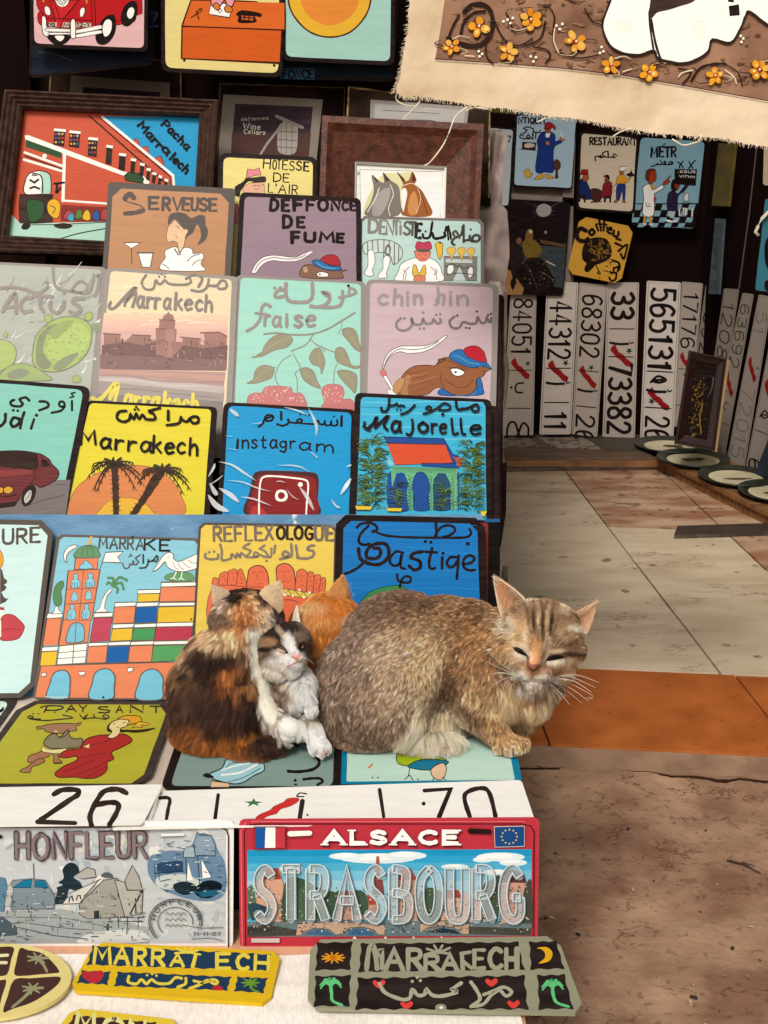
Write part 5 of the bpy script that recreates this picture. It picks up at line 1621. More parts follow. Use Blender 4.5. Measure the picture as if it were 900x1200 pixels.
s.art(fr, '''
q|6a3018|92,380 100,336 140,324 160,340 160,400 130,410 100,402|1c100c|3
q|a84020|124,346 156,340 164,370 160,404 140,414 132,440 112,420|1c100c|3
q|ece8e8|76,450 100,428 124,430 140,464 200,432 212,452 160,484 150,500 146,630 76,628 80,520|3c3434|5
q|e0a030|128,430 144,428 152,456 136,460
q|a84020|206,424 224,400 264,368 244,396 254,410 230,428 214,434|1c100c|3
q|a84020|148,510 164,516 160,540 148,544
l|e0a030|12|88,640 84,680
l|e0a030|12|128,640 128,682
q|c8d4d8|76,680 100,684 96,698 78,696
q|c8d4d8|118,684 146,684 140,698 118,698
q|241c30|236,520 250,480 280,470 306,490 340,450 372,410 384,420 350,470 306,510 300,604 240,600|100c14|3
q|1c1212|260,430 270,400 300,392 320,420 310,460 280,474 262,460
q|8c3820|284,420 310,412 316,440 300,464 288,446
q|a84020|364,410 376,386 384,400 376,420
p|181010|284,326 432,328 424,438 284,426
p|b8c8cc|244,604 290,606 280,650 250,650
l|141010|14|250,650 230,670
q|e8e4e0|222,660 250,662 280,670 302,650 290,676 240,676
p|d8d8d8|346,480 354,500 362,484 370,480 378,500 376,536 346,536|242020|3
s|242020|4|330,556 350,544 380,548 402,556
p|d8d8d8|310,590 320,590 320,636 312,636
p|d8d8d8|396,590 408,586 404,644 394,640
p|d8d8d8|336,580 372,584 368,630 338,630|242020|3
l|242020|4|350,590 348,626
s|181010|9|304,280 330,300 340,320
s|181010|9|340,276 320,300 318,320
s|181010|9|378,278 392,300 404,320
s|181010|9|420,270 396,296 378,322''')
s.art(fr, '''
t|k|64|13|132,244 292,246|METR
l|k|7|212,168 222,160
s|k|8|270,280 258,296 246,286 262,278 272,292 236,298 220,292 214,276 226,280 220,296 206,294 190,270
s|k|8|198,296 170,296 176,286 160,300 130,310
t|d8d8d8|16|4|304,352 420,352|wKSUS
t|d8d8d8|14|4|316,382 416,386|VITHH
s|4c4c54|5|96,548 100,570 124,572
l|4c4c54|4|112,550 122,562''', 'lettering')
s = Sign('yellow COIFFEUR sign of a curly haired head, hung tilted on the shop wall', PW.shift(.012), [(680, 253), (743, 266), (727, 333), (664, 320)], 'e0a840', None, 7, 1, cham=True, group=GW)
fr = (590, 120, 5.456)
def curls(a):
    r_ = random.Random(4)
    run(a, 'q|1c1210|504,1000 506,930 540,880 600,862 660,876 690,930 688,980 660,1010 620,1030 590,1040 570,1060 540,1086 518,1076 520,1050 530,1030')
    for i in range(90):
        x, y = r_.gauss(600, 55), r_.gauss(950, 48)
        if (x - 600) ** 2 / 84 ** 2 + (y - 948) ** 2 / 78 ** 2 < .95:
            a.line('a87c34', 2.5, [(x, y), (x + 6, y - 7), (x + 12, y - 1), (x + 8, y + 5)], True)
    run(a, '''
s|1c1210|7|590,1030 600,1060 620,1096 600,1092 610,1080
s|1c1210|5|690,980 664,996 690,1004 694,1020 680,1026 686,1040
s|1c1210|5|652,1046 668,1050
s|1c1210|5|640,1074 680,1086 690,1100
s|1c1210|4|660,1010 680,1016
d|1c1210|4|614,1122 630,798''')
s.art(fr, curls)
s.art(fr, '''
s|k|28|526,820 490,806 470,840 480,878 520,888 540,872
s|k|18|566,810 548,828 562,848 582,832 570,812
s|k|15|592,780 606,820
s|k|15|612,752 624,820
s|k|15|644,756 640,820
s|k|12|606,776 660,782
s|k|15|660,800 690,816 684,800 664,824 690,840
s|k|16|706,820 704,850 730,856 736,826
s|k|15|722,870 750,880
s|k|15|716,900 756,918
s|k|14|736,950 790,910 770,1000 750,968
s|k|13|700,1010 740,1030 730,1080 744,1050 704,1060
s|k|13|690,1090 720,1090 716,1130 690,1140 676,1120
d|k|7|684,1084 704,1074''', 'lettering')
s = Sign('dark painting of two riders under a white starburst on the shop wall', PW.shift(.008), [(596, 233), (669, 237), (660, 347), (588, 345)], '1c100e', '180e10', 5, 1.5, group=GW, name='painting', cat='painting')
def moped(a):
    r_ = random.Random(8)
    run(a, '''
p|343c40|60,900 400,930 380,1190 240,1150 100,1000
p|5c4630|230,876 404,908 396,930 240,900
p|a87c4c|20,1060 60,1090 130,1190 120,1230 0,1230''')
    for i in range(26):
        an = 2 * math.pi * i / 26 + r_.uniform(-.1, .1); L = r_.choice([30, 50, 70]) * (2.2 if i in (16, 23) else 1)
        a.line('6c6868' if i % 2 else '4c484a', 5, [(250, 690), (250 + L * math.cos(an) * 1.3, 690 + L * math.sin(an) * .8)], False, 1)
    run(a, '''
q|a8a6a4|210,690 230,656 270,650 304,672 300,710 270,730 230,726
d|8c8480|10|270,830
q|806030|140,880 150,820 180,814 190,850 180,880
q|7c6428|120,900 150,880 200,880 240,930 230,980 180,1010 140,980
q|c8b890|160,820 176,812 188,830 170,838
q|7c5840|82,880 100,862 116,880 106,906 86,904
q|241818|50,930 80,900 120,930 130,1010 90,1060 60,1120 44,1040
q|181010|140,1010 200,990 260,1010 300,1080 330,1160 200,1190 120,1100
l|c8c0b8|7|276,1016 330,1044
s|5c4c34|5|200,980 250,1000 290,1060
s|5c5040|5|230,1080 300,1120 340,1180
s|4c4430|4|140,1030 190,1120 220,1200
q|181010|44,1150 76,1100 80,1150 60,1200''')
    for i in range(60):
        x, y = r_.uniform(70, 330), r_.uniform(880, 1180); a.dot(r_.choice(['6c5828', '3c3020', '585038', '241818', '8c7440']), r_.uniform(2, 6), x, y)
s.art(fr, moped)
b = MB()
for q, c in (([(842, 168), (861, 169), (853, 242), (834, 241)], '6a5a20'),): b.prism([RW.shift(.03).hit(*p) for p in q], RW.n, .01, mat('olive_bag', c, rough=.5, scale=20, color2='4a3c18', bump=.6))
tag(b.build('olive_pouch'), 'narrow olive pouch hanging in the dark part of the shop', 'pouch')
b = MB(); b.prism([RW.shift(.05).hit(*p) for p in [(838, 256), (848, 257), (842, 345), (830, 344)]], RW.n, .008, mat('blue_grey_strip', '4a5c64', rough=.6, scale=30, color2='343c40')); tag(b.build('strip_sign'), 'narrow blue grey strip hanging above the leaning plates', 'strip')
b = MB(); b.tube([RW.shift(.02).hit(887, 170), RW.shift(.02).hit(878, 250), RW.shift(.02).hit(866, 338)], .002, mat('dark_cord', '5c4c44', rough=.8), 5); tag(b.build('cord'), 'thin cord hanging down the dark right part of the shop', 'cord')
PR = Plane((0, 2.75, 0), (0, -1, 0))
s = Sign('teal sign with a dark round figure cut off by the right picture edge', PR, [(896, 232), (985, 238), (975, 350), (884, 341)], 'k', '3c7c90', 4, 1)
s.art((740, 140, 5.625), 'q|140c0c|960,740 890,790 876,870 886,960 920,1010 980,1030\nq|140c0c|890,1060 876,1090 890,1130 960,1130 960,1060')
s = Sign('tan sign cut off by the right picture edge high in the shop', PR, [(896, 150), (960, 154), (955, 220), (894, 217)], 'b8a48c', None, 4, 1)
b = MB(); b.tube([PR.shift(.01).hit(*p) for p in [(925, 235), (903, 246), (893, 256), (888, 266), (885, 272), (889, 276)]], .004, mat('white_rope', 'd8ccb8', rough=.9, scale=200), 6); tag(b.build('rope_end', smooth=True), 'short white rope end by the teal sign at the right edge', 'rope')
# ---- licence plates standing on the ledges (lettering turned a quarter)
GPB = 'licence plates stood upright along the back wall'; GPR = 'licence plates leaning on the right wall'
def qmap(q):
    q = [np.array(p, float) for p in q]
    return lambda u, v: tuple((q[0] * (1 - u) + q[1] * u) * (1 - v) + (q[3] * (1 - u) + q[2] * u) * v)
MAPR = [(.18, 0), (.3, -.02), (.42, .03), (.56, .045), (.66, .07), (.84, .095), (.8, .125), (.66, .12), (.5, .085), (.34, .06), (.16, .02)]
def plate(label, pl, q, items, c='d0c4b8', group=GPB, faded='1c1414', rim=1):
    """items: (kind, v, size[, text]) down the plate, v = 0 top .. 1 bottom; q in pixels, u across"""
    s = Sign(label, pl, q, c, None, 2.2, 1, group=group, name='licence_plate', cat='licence plate', thick=.0015, step=5e-5)
    f = qmap(q); a = Art(pl, (0, 0, 1), 5e-5, 0); e = Art(pl, (0, 0, 1), 5e-5, 0); W_ = math.hypot(q[1][0] - q[0][0], q[1][1] - q[0][1])
    if rim: 
        lo = [f(.05, .012), f(.95, .012), f(.95, .988), f(.05, .988), f(.05, .012)]; a.line('8a7c72', .5, lo, False)
    for it in items:
        k, v = it[0], it[1]
        if k == 't':       # digits rotated 90 degrees clockwise
            txt, hh = it[3], it[2]       # hh = length along the plate for the whole text
            gap = .28; ws = [GL[ch][0] for ch in txt]; tot = sum(ws) + gap * (len(txt) - 1); x = 0; wd = it[4] if len(it) > 4 else .082
            for ch, gw in zip(txt, ws):
                for st in GL[ch][1]:
                    pts = [f(.17 + .66 * (1 - (1 - py) ) if False else .16 + .68 * py, v + hh * (x + px) / tot) for px, py in st[1]]
                    if len(pts) > 1: a.line(faded, W_ * wd, pts, st[0] == '~')
                x += gw + gap
        elif k == 'bar': a.line(faded, W_ * .035, [f(.12, v), f(.88, v)], False)
        elif k == 'star':
            cx, cy = f(it[2], v); rr = W_ * .12; e.poly(it[3] if len(it) > 3 else '1c4a2c', [(cx + rr * (1 if i % 2 == 0 else .42) * math.cos(math.pi * i / 5 + .3), cy + rr * (1 if i % 2 == 0 else .42) * math.sin(math.pi * i / 5 + .3)) for i in range(10)])
        elif k == 'map': e.poly('9c1c20', [f(x, v + y) for x, y in MAPR])
        elif k == 'alef': a.line(faded, W_ * .08, [f(.15, v), f(.4, v + .008), f(.7, v + .006)], True); a.line(faded, W_ * .04, [f(.76, v - .008), f(.8, v + .004), f(.88, v - .004)], True)
        elif k == 'ba': a.line(faded, W_ * .07, [f(.62, v - .03), f(.42, v - .025), f(.36, v), f(.4, v + .03), f(.6, v + .035)], True); a.dot(faded, W_ * .05, *f(.22, v))
        elif k == 'ha': a.line(faded, W_ * .07, [f(.25, v + .02), f(.45, v - .02), f(.7, v), f(.5, v + .02), f(.3, v + .01), f(.6, v)], True)
        elif k == 'dal': a.line(faded, W_ * .07, [f(.7, v - .02), f(.5, v - .025), f(.4, v), f(.5, v + .02), f(.6, v + .01)], True)
        elif k == 'dot': a.dot(faded, W_ * .04, *f(it[2], v))
    a.build('lettering', s.root); e.build('emblem', s.root); return s
plate('upright white plate 84051 with green star, leftmost on the back ledge', PL_, [(599, 335), (629, 335), (625, 510), (588, 510)], [('t', .09, .36, '84051'), ('star', .52, .75), ('map', .50), ('bar', .565), ('ba', .68), ('bar', .82), ('t', .91, .15, '8')], 'b8aa9e')
plate('upright white plate 44312 ending in 11 on the back ledge', PL_.shift(.006), [(641, 331), (678, 331), (669, 509), (632, 509)], [('t', .13, .37, '44312'), ('star', .53, .72), ('map', .53), ('bar', .565), ('alef', .66), ('bar', .79), ('t', .86, .10, '11')], 'd4c8be')
plate('upright plate 68302 ending in 26 on the back ledge', PL_.shift(.002), [(679, 331), (712, 334), (700, 512), (670, 509)], [('t', .08, .40, '68302'), ('star', .55, .6), ('map', .56), ('bar', .575), ('alef', .70), ('bar', .81), ('t', .87, .17, '26')], 'c0b2a6')
plate('upright plate with bold 33 at its top on the back ledge', PL_, [(712, 331), (749, 331), (744, 513), (706, 512)], [('t', .07, .16, '33', .12), ('bar', .3), ('alef', .39), ('star', .44, .75), ('map', .42), ('bar', .48), ('t', .53, .44, '73382', .11)], 'c8bab0')
plate('upright rounded plate 565131 ending in 26 on the back ledge', PL_.shift(.012), [(758, 329), (798, 331), (789, 516), (750, 514)], [('t', .05, .50, '565131', .10), ('bar', .57), ('ha', .62), ('alef', .69), ('map', .69), ('star', .76, .3), ('bar', .80), ('t', .86, .14, '26')], 'd8ccc4')
plate('narrow plate 17176 half hidden by the dark framed still life', PL_.shift(.004), [(799, 330), (824, 332), (808, 500), (788, 500)], [('t', .08, .37, '17176'), ('map', .50), ('bar', .60), ('star', .64, .5), ('bar', .85)], 'b0a298')
plate('plate B392 in shade standing behind the framed still life', PL_.shift(-.004), [(827, 334), (844, 336), (822, 500), (804, 500)], [('t', .08, .40, 'B392')], '8c8078')
PRW = RW.shift(.004)
rr_ = lin_frame('small dark framed still life leaning in the corner of the ledges', plane_px(535, 3.43, 410, 3.50, yaw=0), [(807, 411), (850, 421), (836, 528), (790, 520)], [(815, 423), (840, 429), (828, 516), (802, 510)], '2c120e', '1a0a08', .016)
pst = plane_px(535, 3.43, 410, 3.50); pc, k0 = canvas(rr_, pst, [(814, 421), (842, 428), (829, 518), (800, 512)], '1a100e')
a = Art(pc, (740, 320, 5.625), 4e-5, k0); r_ = random.Random(6)
for i in range(80):
    y = r_.uniform(690, 1080); x = 470 - (y - 690) * .10 + r_.gauss(-20, 32); a.dot(r_.choice(['6a5020', '8c6c28', '4c3a20', '3c3020', '584a34', '7c5c20']), r_.uniform(3, 9), x, y)
run(a, 's|4c5054|12|540,690 530,760 500,820|4\ns|8c6c28|8|470,860 450,950 460,1060\ns|7c5820|9|430,820 470,800'); a.build('picture', rr_)
b = MB(); b.prism([pst.shift(.012).hit(*p) for p in [(850, 421), (855, 422), (840, 530), (835, 528)]], pst.n, .02, mat('pale_frame_edge', '9c7c50', rough=.6)); b.build('pale_side_edge', rr_)
plate('faded plate 1208 leaning on the right wall', PRW.shift(.001), [(848, 338), (866, 339), (846, 470), (832, 455)], [('t', .14, .52, '1208')], 'a0948a', GPR, '3c302c')
plate('plate 63692 with red map leaning on the right wall', PRW.shift(.006), [(870, 343), (883, 345), (848, 540), (827, 531)], [('t', .07, .38, '63692'), ('map', .50), ('bar', .60), ('dal', .69), ('bar', .79), ('t', .93, .06, '1')], 'a89c92', GPR, '241a18')
plate('white rimmed plate with pale grey digits leaning on the right wall', PRW.shift(.012), [(889, 345), (905, 348), (872, 549), (851, 542)], [('t', .10, .12, '51'), ('map', .38), ('star', .42, .8), ('t', .55, .40, '72015')], 'b4a8a0', GPR, '8c8078')
plate('plate ending in 6, nearest of those leaning on the right wall', PRW.shift(.018), [(912, 349), (936, 352), (891, 560), (873, 551)], [('t', .20, .2, '90'), ('map', .48), ('ha', .66), ('bar', .76), ('t', .92, .06, '6')], 'b8aca4', GPR)
b = MB(); pl_ = PRW.shift(.05); b.prism([pl_.hit(*p) for p in [(906, 500), (960, 480), (960, 590), (900, 566), (884, 556)]], pl_.n, .01, mat('navy_cloth', '28344c', rough=.8, scale=20, color2='1c2438')); tag(b.build('navy_bag'), 'dark navy bag at the right edge above the oval dishes', 'bag')
# ---- oval dishes on the right ledge
def dish(cx, cy, rx, ry, pic, lab):
    pl_ = flat(zl + .003); c = pl_.hit(cx, cy); ax = (pl_.hit(cx + rx, cy) - c).length; ay = abs((pl_.hit(cx, cy - ry) - pl_.hit(cx, cy + ry)).y) / 2
    root = empty('oval_dish', c, lab, 'dish', 'oval dishes on the right ledge')
    mg = mat('dark_green_glaze', '34382c', rough=.3, scale=60, color2='22241c'); mc = mat('cream_glaze', 'd8ccac', rough=.4, scale=30, color2='c4b896')
    def ring(r0, z0, r1, z1, m, name):
        b = MB(); n = 40; vs = []
        for r_, z in ((r0, z0), (r1, z1)):
            for i in range(n): t = 2 * math.pi * i / n; vs.append(c + Vector((ax * r_ * math.cos(t), ay * r_ * math.sin(t), z)))
        b.add(vs, [(i, (i + 1) % n, n + (i + 1) % n, n + i) for i in range(n)], m); return b
    b = ring(.64, .001, 1, .016, mg, 'rim'); b2 = ring(1, .016, 1.01, .012, mg, ''); 
    b.add(b2.v, b2.f, mg); b3 = ring(1.01, .012, .6, -.001, mg, ''); b.add(b3.v, b3.f, mg); b.build('rim', root, smooth=True)
    b = ring(0.001, .004, .72, .0066, mc, ''); b.build('well', root, smooth=True)
    b = MB(); md = mat('dish_drawing', '5c4c34', rough=.5, scale=50)
    for dx, dy, lx, ly in pic:
        n = 12; b.prism([c + Vector((ax * (dx + lx * math.cos(t) * (1 + .3 * math.sin(3 * t))), ay * (dy + ly * math.sin(t)), .0085)) for t in [2 * math.pi * i / n for i in range(n)]], (0, 0, 1), .001, md)
    o = b.build('painted_motif', root); o['kind'] = 'stuff'
dish(784, 525, 40, 9.5, [(.1, .0, .25, .12), (.25, -.15, .12, .1)], 'oval dish with dark green rim and a sketched motif, farthest of four')
dish(812, 541, 42, 10.5, [(0, 0, .3, .1), (.2, .05, .1, .14), (-.2, -.02, .1, .08)], 'oval dish with dark green rim, second from the back wall')
dish(862, 562, 43, 12, [(0, -.15, .35, .05)], 'oval dish with dark green rim beside the navy bag')
dish(908, 580, 42, 13, [(-.1, -.05, .2, .1)], 'oval dish with dark green rim, nearest and cut by the picture edge')
# ============================================================ SIGNS LYING ON THE FIRST TREAD
fr = (0, 800, 4.2857)
GF = 'signs lying flat on the first tread'
s = Sign('pale mint sign corner showing at the left edge beside the yellow green sign', flat(ZS + .001), [(-120, 814), (24, 816), (-52, 921), (-220, 921)], '3a322e', 'd2e6de', 14, 6, group=GF)
s.art(fr, 's|k|9|0,140 10,134 16,126 12,140 -6,148', 'lettering')
s = Sign('yellow green sign of a woman in red with a goat under the word PAYSANTE', flat(ZS + .0045), [(27, 821), (208, 822), (172, 922), (-46, 922)], '3a302c', 'bcb834', 14, [4, 8, 4, 7], cham=True, group=GF)
s.art(fr, '''
q|a87c60|184,222 210,218 250,208 330,204 380,206 408,200 400,212 380,220 384,240 340,246 300,256 250,250 226,244 222,232 190,234|2c2018|4
d|d8c8a0|10|280,244|5
q|8a8468|250,262 280,256 300,274 340,236 352,270 380,282 410,280 416,300 404,322 330,330 260,330 222,312 224,290|2c2018|5
s|2c2018|4|300,276 330,266 345,240
q|b07858|140,386 150,366 190,352 220,340 250,350 244,372 200,384 170,400 140,398|2c2018|4
q|b07858|200,380 226,392 200,410 160,424 150,450 102,448 108,436 136,424 160,404|2c2018|4
q|b07858|260,350 290,356 296,382 312,402 284,406 268,396 270,376|2c2018|4
p|2c2018|268,400 312,400 308,408 270,408
q|f0e4a0|208,332 216,320 240,334 290,334 330,330 334,344 290,356 240,352 214,346|2c2018|3
q|b02a28|410,310 440,280 500,264 560,262 620,258 660,280 656,300 600,330 560,350 572,382 540,400 536,440 500,470 450,482 370,474 300,476 276,456 320,420 384,390 380,370 330,378 298,370 330,340 400,330|401010|5
s|5c1414|3|410,310 480,310 560,282
s|5c1414|3|390,380 450,366 530,352
s|5c1414|3|320,448 400,420 470,390
s|5c1414|3|380,460 450,440 530,400
s|5c1414|3|440,470 500,440 536,420
p|f0d8a0|420,320 450,308 446,330
q|2c1c14|540,244 538,220 560,196 590,190 600,230 640,236 700,236 784,226 740,244 680,252 640,248 610,250 590,240 560,248
q|f0dc9c|546,226 560,200 600,184 640,186 652,204 630,220 606,230 600,256 570,278 540,274 562,246|2c2018|4
q|e0a828|590,182 620,168 660,164 700,170 712,192 690,204 670,206 640,212 650,190 620,184|2c2018|4
q|e8b838|680,210 700,196 744,204 742,214 710,212 716,224 690,222 664,226|2c2018|3
s|2c2018|3|568,208 580,204
s|2c2018|3|616,202 630,200
s|2c2018|3|586,222 598,226''')
s.art(fr, '''
s|2e2820|7|236,120 222,148
s|2e2820|7|204,124 240,116 310,118 312,130 280,138 226,138
t|2e2820|32|7|334,146 436,146|AY
s|2e2820|7|540,122 500,122 500,132 548,140 540,150 496,150
t|2e2820|32|7|584,150 616,150|A
t|2e2820|34|8|652,150 716,150|N
t|2e2820|30|8|752,148 812,148|T
s|2e2820|8|868,124 840,140 848,152 872,148
s|2e2820|6|204,182 176,182 140,176 152,166 166,172 150,180
d|2e2820|4|166,156 192,156 276,148
s|2e2820|6|150,182 220,190 300,184 366,176 316,162
s|2e2820|6|400,160 420,180 440,160 420,182 470,176 530,184
s|2e2820|6|470,160 476,176
s|2e2820|6|530,184 548,172 530,160 516,170 534,178''', 'lettering')
fr = (180, 860, 3.75)
s = Sign('grey green sign of a white skirted figure under the kittens', flat(ZS + .003), [(222, 822), (402, 822), (399, 924), (188, 924)], 'k', '88a29c', 10, [4, 9, 3, 10], group=GF)
s.art(fr, '''
q|0c78a8|356,106 400,90 460,70 528,56 520,78 470,96 400,112|181818|3
q|a8d8e4|246,176 300,150 320,112 360,104 400,110 470,96 522,74 510,110 484,120 486,160 440,184 400,210 360,220 300,210 260,196|181818|5
s|e8f6f8|8|300,180 380,170 460,130
s|e8f6f8|6|300,160 360,140 420,130
s|181818|3|330,210 400,190 470,150
s|181818|3|320,150 340,130 400,122
q|181818|216,184 230,172 246,176 266,190 240,194
p|f0c8a0|256,206 330,216 332,236 250,236|181818|4''')
s.art(fr, '''
s|k|14|592,164 640,166 700,156 728,130 716,100 700,88
s|k|12|720,224 742,210 730,196 690,196 660,200
d|k|7|622,204
d|k|8|624,222|4
s|k|9|612,30 630,56 650,30 660,24''', 'lettering')
fr = (270, 850, 2.093)
s = Sign('mint sign with teal edges and a bird under the tabby cat', flat(ZS + .002), [(400, 822), (594, 822), (612, 916), (398, 918)], '0c86ae', 'c4e6d8', 3, [3, 8, 2, 8], group=GF)
s.art(fr, '''
q|a8c020|410,68 440,66 480,70 530,84 500,96 450,100 412,94|181818|2
q|1c7c9c|440,96 470,84 528,86 530,96 490,110 440,104|181818|2
q|f0c8a8|492,108 520,92 530,108 520,132 500,130|181818|2
l|181818|2|440,104 436,126
l|181818|2|428,132 440,122 448,134
l|181818|2|500,128 496,136
l|181818|2|520,128 528,134
p|e08870|336,104 348,92 350,98 340,106
d|181818|2|506,76 348,128 362,128 446,132 460,132''')
# ---- white licence plates on the tread edge
GP = 'white licence plates lying along the tread edge'
s = Sign('white licence plate ending in 70 with red map and green star under the tabby', flat(ZS + .0105), [(150, 928), (611, 914), (627, 962), (130, 972)], 'f2efe8', None, 5, 1, group=GP, name='licence_plate', cat='licence plate')
s.art((180, 860, 3.75), '''
q|dc3434|448,372 470,352 510,336 530,318 570,300 590,284 634,282 636,296 600,318 560,330 540,350 500,362 480,374|8c1c1c|2
p|3a8048|398,298 432,296 440,282 448,296 482,300 456,306 462,318 438,308 414,322 422,306''', 'emblem')
s.art((180, 860, 3.75), '''
l|2a1c1c|17|284,268 270,374
s|2a1c1c|6|672,264 644,260 630,274 660,276
l|2a1c1c|22|654,296 642,372
s|2a1c1c|16|28,282 60,280 72,294 66,320 56,376
d|2a1c1c|5|676,356''', 'lettering')
s.art((270, 850, 2.093), '''
l|2a1c1c|9|366,158 376,224
l|2a1c1c|11|476,160 540,156 512,224
s|2a1c1c|11|588,226 574,180 584,162 618,154 636,168 650,222
d|2a1c1c|5|474,192''', 'lettering')
s = Sign('white licence plate ending in 26 at the left end of the tread edge', flat(ZS + .015), [(-140, 925), (191, 919), (167, 966), (-160, 970)], 'f2efe8', None, 5, 1, group=GP, name='licence_plate', cat='licence plate')
s.art((0, 900, 2.727), '''
s|2e201c|17|172,84 200,70 244,70 250,84 220,104 130,166
l|2e201c|15|120,172 240,176
s|2e201c|17|404,80 376,68 334,74 310,104 288,150 292,182
s|2e201c|17|308,118 350,110 378,116 372,144 350,180
l|d4cfc6|5|512,72 474,168''', 'lettering')
# ---- embossed souvenir plates standing at the front
PF = plane_px(1105, 1.012, 963, 1.030)
GE = 'embossed souvenir plates standing at the front'
fr = (0, 950, 3.214)
s = Sign('grey white embossed HONFLEUR plate with a harbour scene and postmark', PF.shift(.002), [(-62, 966), (274, 960), (273, 1112), (-62, 1112)], 'e4e2e0', 'e8e6e4', 9, 2, group=GE, name='souvenir_plate', cat='souvenir plate')
def honf(a):
    r_ = random.Random(12)
    a.poly('c6ccd2', [(-80, 62), (846, 66), (852, 92), (850, 500), (-80, 500)])
    for i in range(120):
        x, y = r_.uniform(-20, 840), r_.uniform(75, 480); a.dot(r_.choice(['d0d4d8', 'b8c2ca', 'dcdcda', 'c0c4c8', 'aab8c4', 'd8d4cc']), r_.uniform(6, 26), x, y, r_.uniform(4, 14), r_.uniform(0, 3))
    run(a, '''
p|a8b0b4|-20,380 240,372 420,410 560,440 560,500 -20,500
p|8494a0|40,270 50,262 120,256 170,262 206,320 206,370 40,372|3a4450|2
p|1878a0|50,290 90,262 120,258 116,290|203040|2
p|1878a0|130,288 134,264 166,262 182,290|203040|2
p|c0c4c4|20,286 42,278 50,294 44,360 14,360|3a4450|2
p|5c88a4|-20,250 18,254 28,290 14,380 -20,380|203040|2
p|50606c|-20,396 10,398 66,440 60,470 -20,476
q|1c2c34|236,220 262,196 290,206 298,236 276,250 300,268 308,290 280,300 260,296 250,330 232,350 206,348 216,300 212,290 236,280 220,270 240,254
p|b8b8b4|278,246 330,214 356,222 362,250 310,258|4a4a4c|3
p|d4d2cc|234,352 266,310 380,258 364,270 320,320 300,350|3a3a40|3
p|a8a6a0|300,350 390,262 440,254 470,290 470,400 330,408 300,390|4a4a4c|3
p|bcbab4|432,260 470,270 478,300 538,300 534,390 470,400|4a4a4c|3
p|b4b2ae|470,264 498,206 524,250 536,300 480,298|3a3a40|3
q|5c6468|380,248 396,232 420,238 424,254
p|2c3034|354,378 374,376 374,404 354,406
l|3a3a40|5|260,344 262,326 270,322 276,340
l|3a3a40|5|288,336 292,320 302,320 304,332
l|2c3034|8|406,430 404,466
l|2c3034|5|394,438 420,438
l|3a3a40|3|436,402 540,404
l|3a3a40|3|440,416 540,418
l|3a3a40|3|446,400 446,440
l|3a3a40|3|480,400 480,444
l|3a3a40|3|520,400 520,444
l|2c2c34|6|490,390 536,300
l|2c2c34|5|510,330 512,388
q|d0d4d4|290,496 340,462 430,450 500,448 540,458 560,490 420,500
l|70757a|3|0,400 240,404 420,440
l|5a5f66|4|70,440 200,470 330,484
l|5a5f66|3|80,420 220,440 340,450
l|50545a|3|126,200 128,270
q|6c8cac|560,180 600,160 640,150 700,150 736,110 760,84 800,100 820,150 846,200 850,300 800,340 700,330 600,290 560,240
p|8ca4b8|736,170 730,120 744,80 752,92 796,94 810,130 812,170|2c4460|3
p|a8bcc8|690,176 694,140 730,132 736,176|2c4460|3
p|2c4c70|590,200 680,186 690,196 690,226 640,236 592,228
l|1c3450|5|586,236 690,228
q|c8d0d0|596,250 700,240 780,290 700,300 600,290
q|182830|652,280 690,266 730,276 740,300 700,318 664,306
q|101c24|730,300 760,270 800,262 836,278 826,306 790,330 748,324
p|1c6484|742,306 830,296 810,320 760,326
l|283440|4|700,180 704,276
l|283440|4|744,170 752,280
p|e8e4e0|708,194 726,262 704,262
p|f4f0ec|758,180 796,250 762,256|283440|2
l|283440|3|582,200 584,250
l|283440|3|596,210 600,260''')
    for i in range(190):
        x, y = r_.uniform(-10, 540), r_.uniform(290, 490); L = r_.uniform(5, 26)
        a.line(r_.choice(['50545a', '6c7074', '8c8c8c', 'dcdad4', '3c3e44', 'b4b2ac']), r_.uniform(2, 4), [(x, y), (x + L, y + r_.uniform(-2, 3))] if r_.random() < .6 else [(x, y), (x, y + L * .7)], False)
    for i in range(90):
        x, y = r_.uniform(570, 840), r_.uniform(100, 330); a.line(r_.choice(['486c90', '30506c', 'a8c0d0', 'dce4e8', '3c5c80']), 2.5, [(x, y), (x + r_.uniform(4, 22), y + r_.uniform(-3, 3))], False)
    for rr, w in ((96, 4), (88, 3), (62, 3)):
        cx, cy = 660, 420; a.line('585c64', w, [(cx + (rr + 4) * math.cos(t), cy + rr * math.sin(t) * .9) for t in np.linspace(math.pi * .75, math.pi * 2.05, 26)], False)
    for k in range(3):
        for j in range(4): a.line('7c8086', 3, [(622 + j * 20, 392 + k * 22), (630 + j * 20, 384 + k * 22), (640 + j * 20, 394 + k * 22)], True)
    cx, cy = 664, 420
    for i, ch in enumerate('HONFLEUR'):
        t = math.pi * (1.07 + .86 * i / 7); px_, py_ = cx + 79 * math.cos(t), cy + 70 * math.sin(t); dx, dy = -math.sin(t), math.cos(t)
        a.text(ch, px_ - dx * 8, py_ - dy * 8, px_ + dx * 8, py_ + dy * 8, 17, 3.2, '3c3e44')
    a.text('11-11-07', 730, 470, 830, 470, 12, 3, '4c5056')
    a.line('585c64', 2.5, [(700, 432), (760, 442), (840, 440)], True); a.line('585c64', 2.5, [(720, 484), (790, 480), (836, 490)], True)
s.art(fr, honf)
def inner(a):
    a.line('2a1a18', 5, [(-80, 62), (830, 62), (852, 72), (860, 96), (860, 520)], False)
s.art(fr, inner, 'black_rim_line')
s.art(fr, 't|4a4044|96|17|62,182 552,176|HONFLEUR\nd|1c1414|8|0,98', 'lettering_shade')
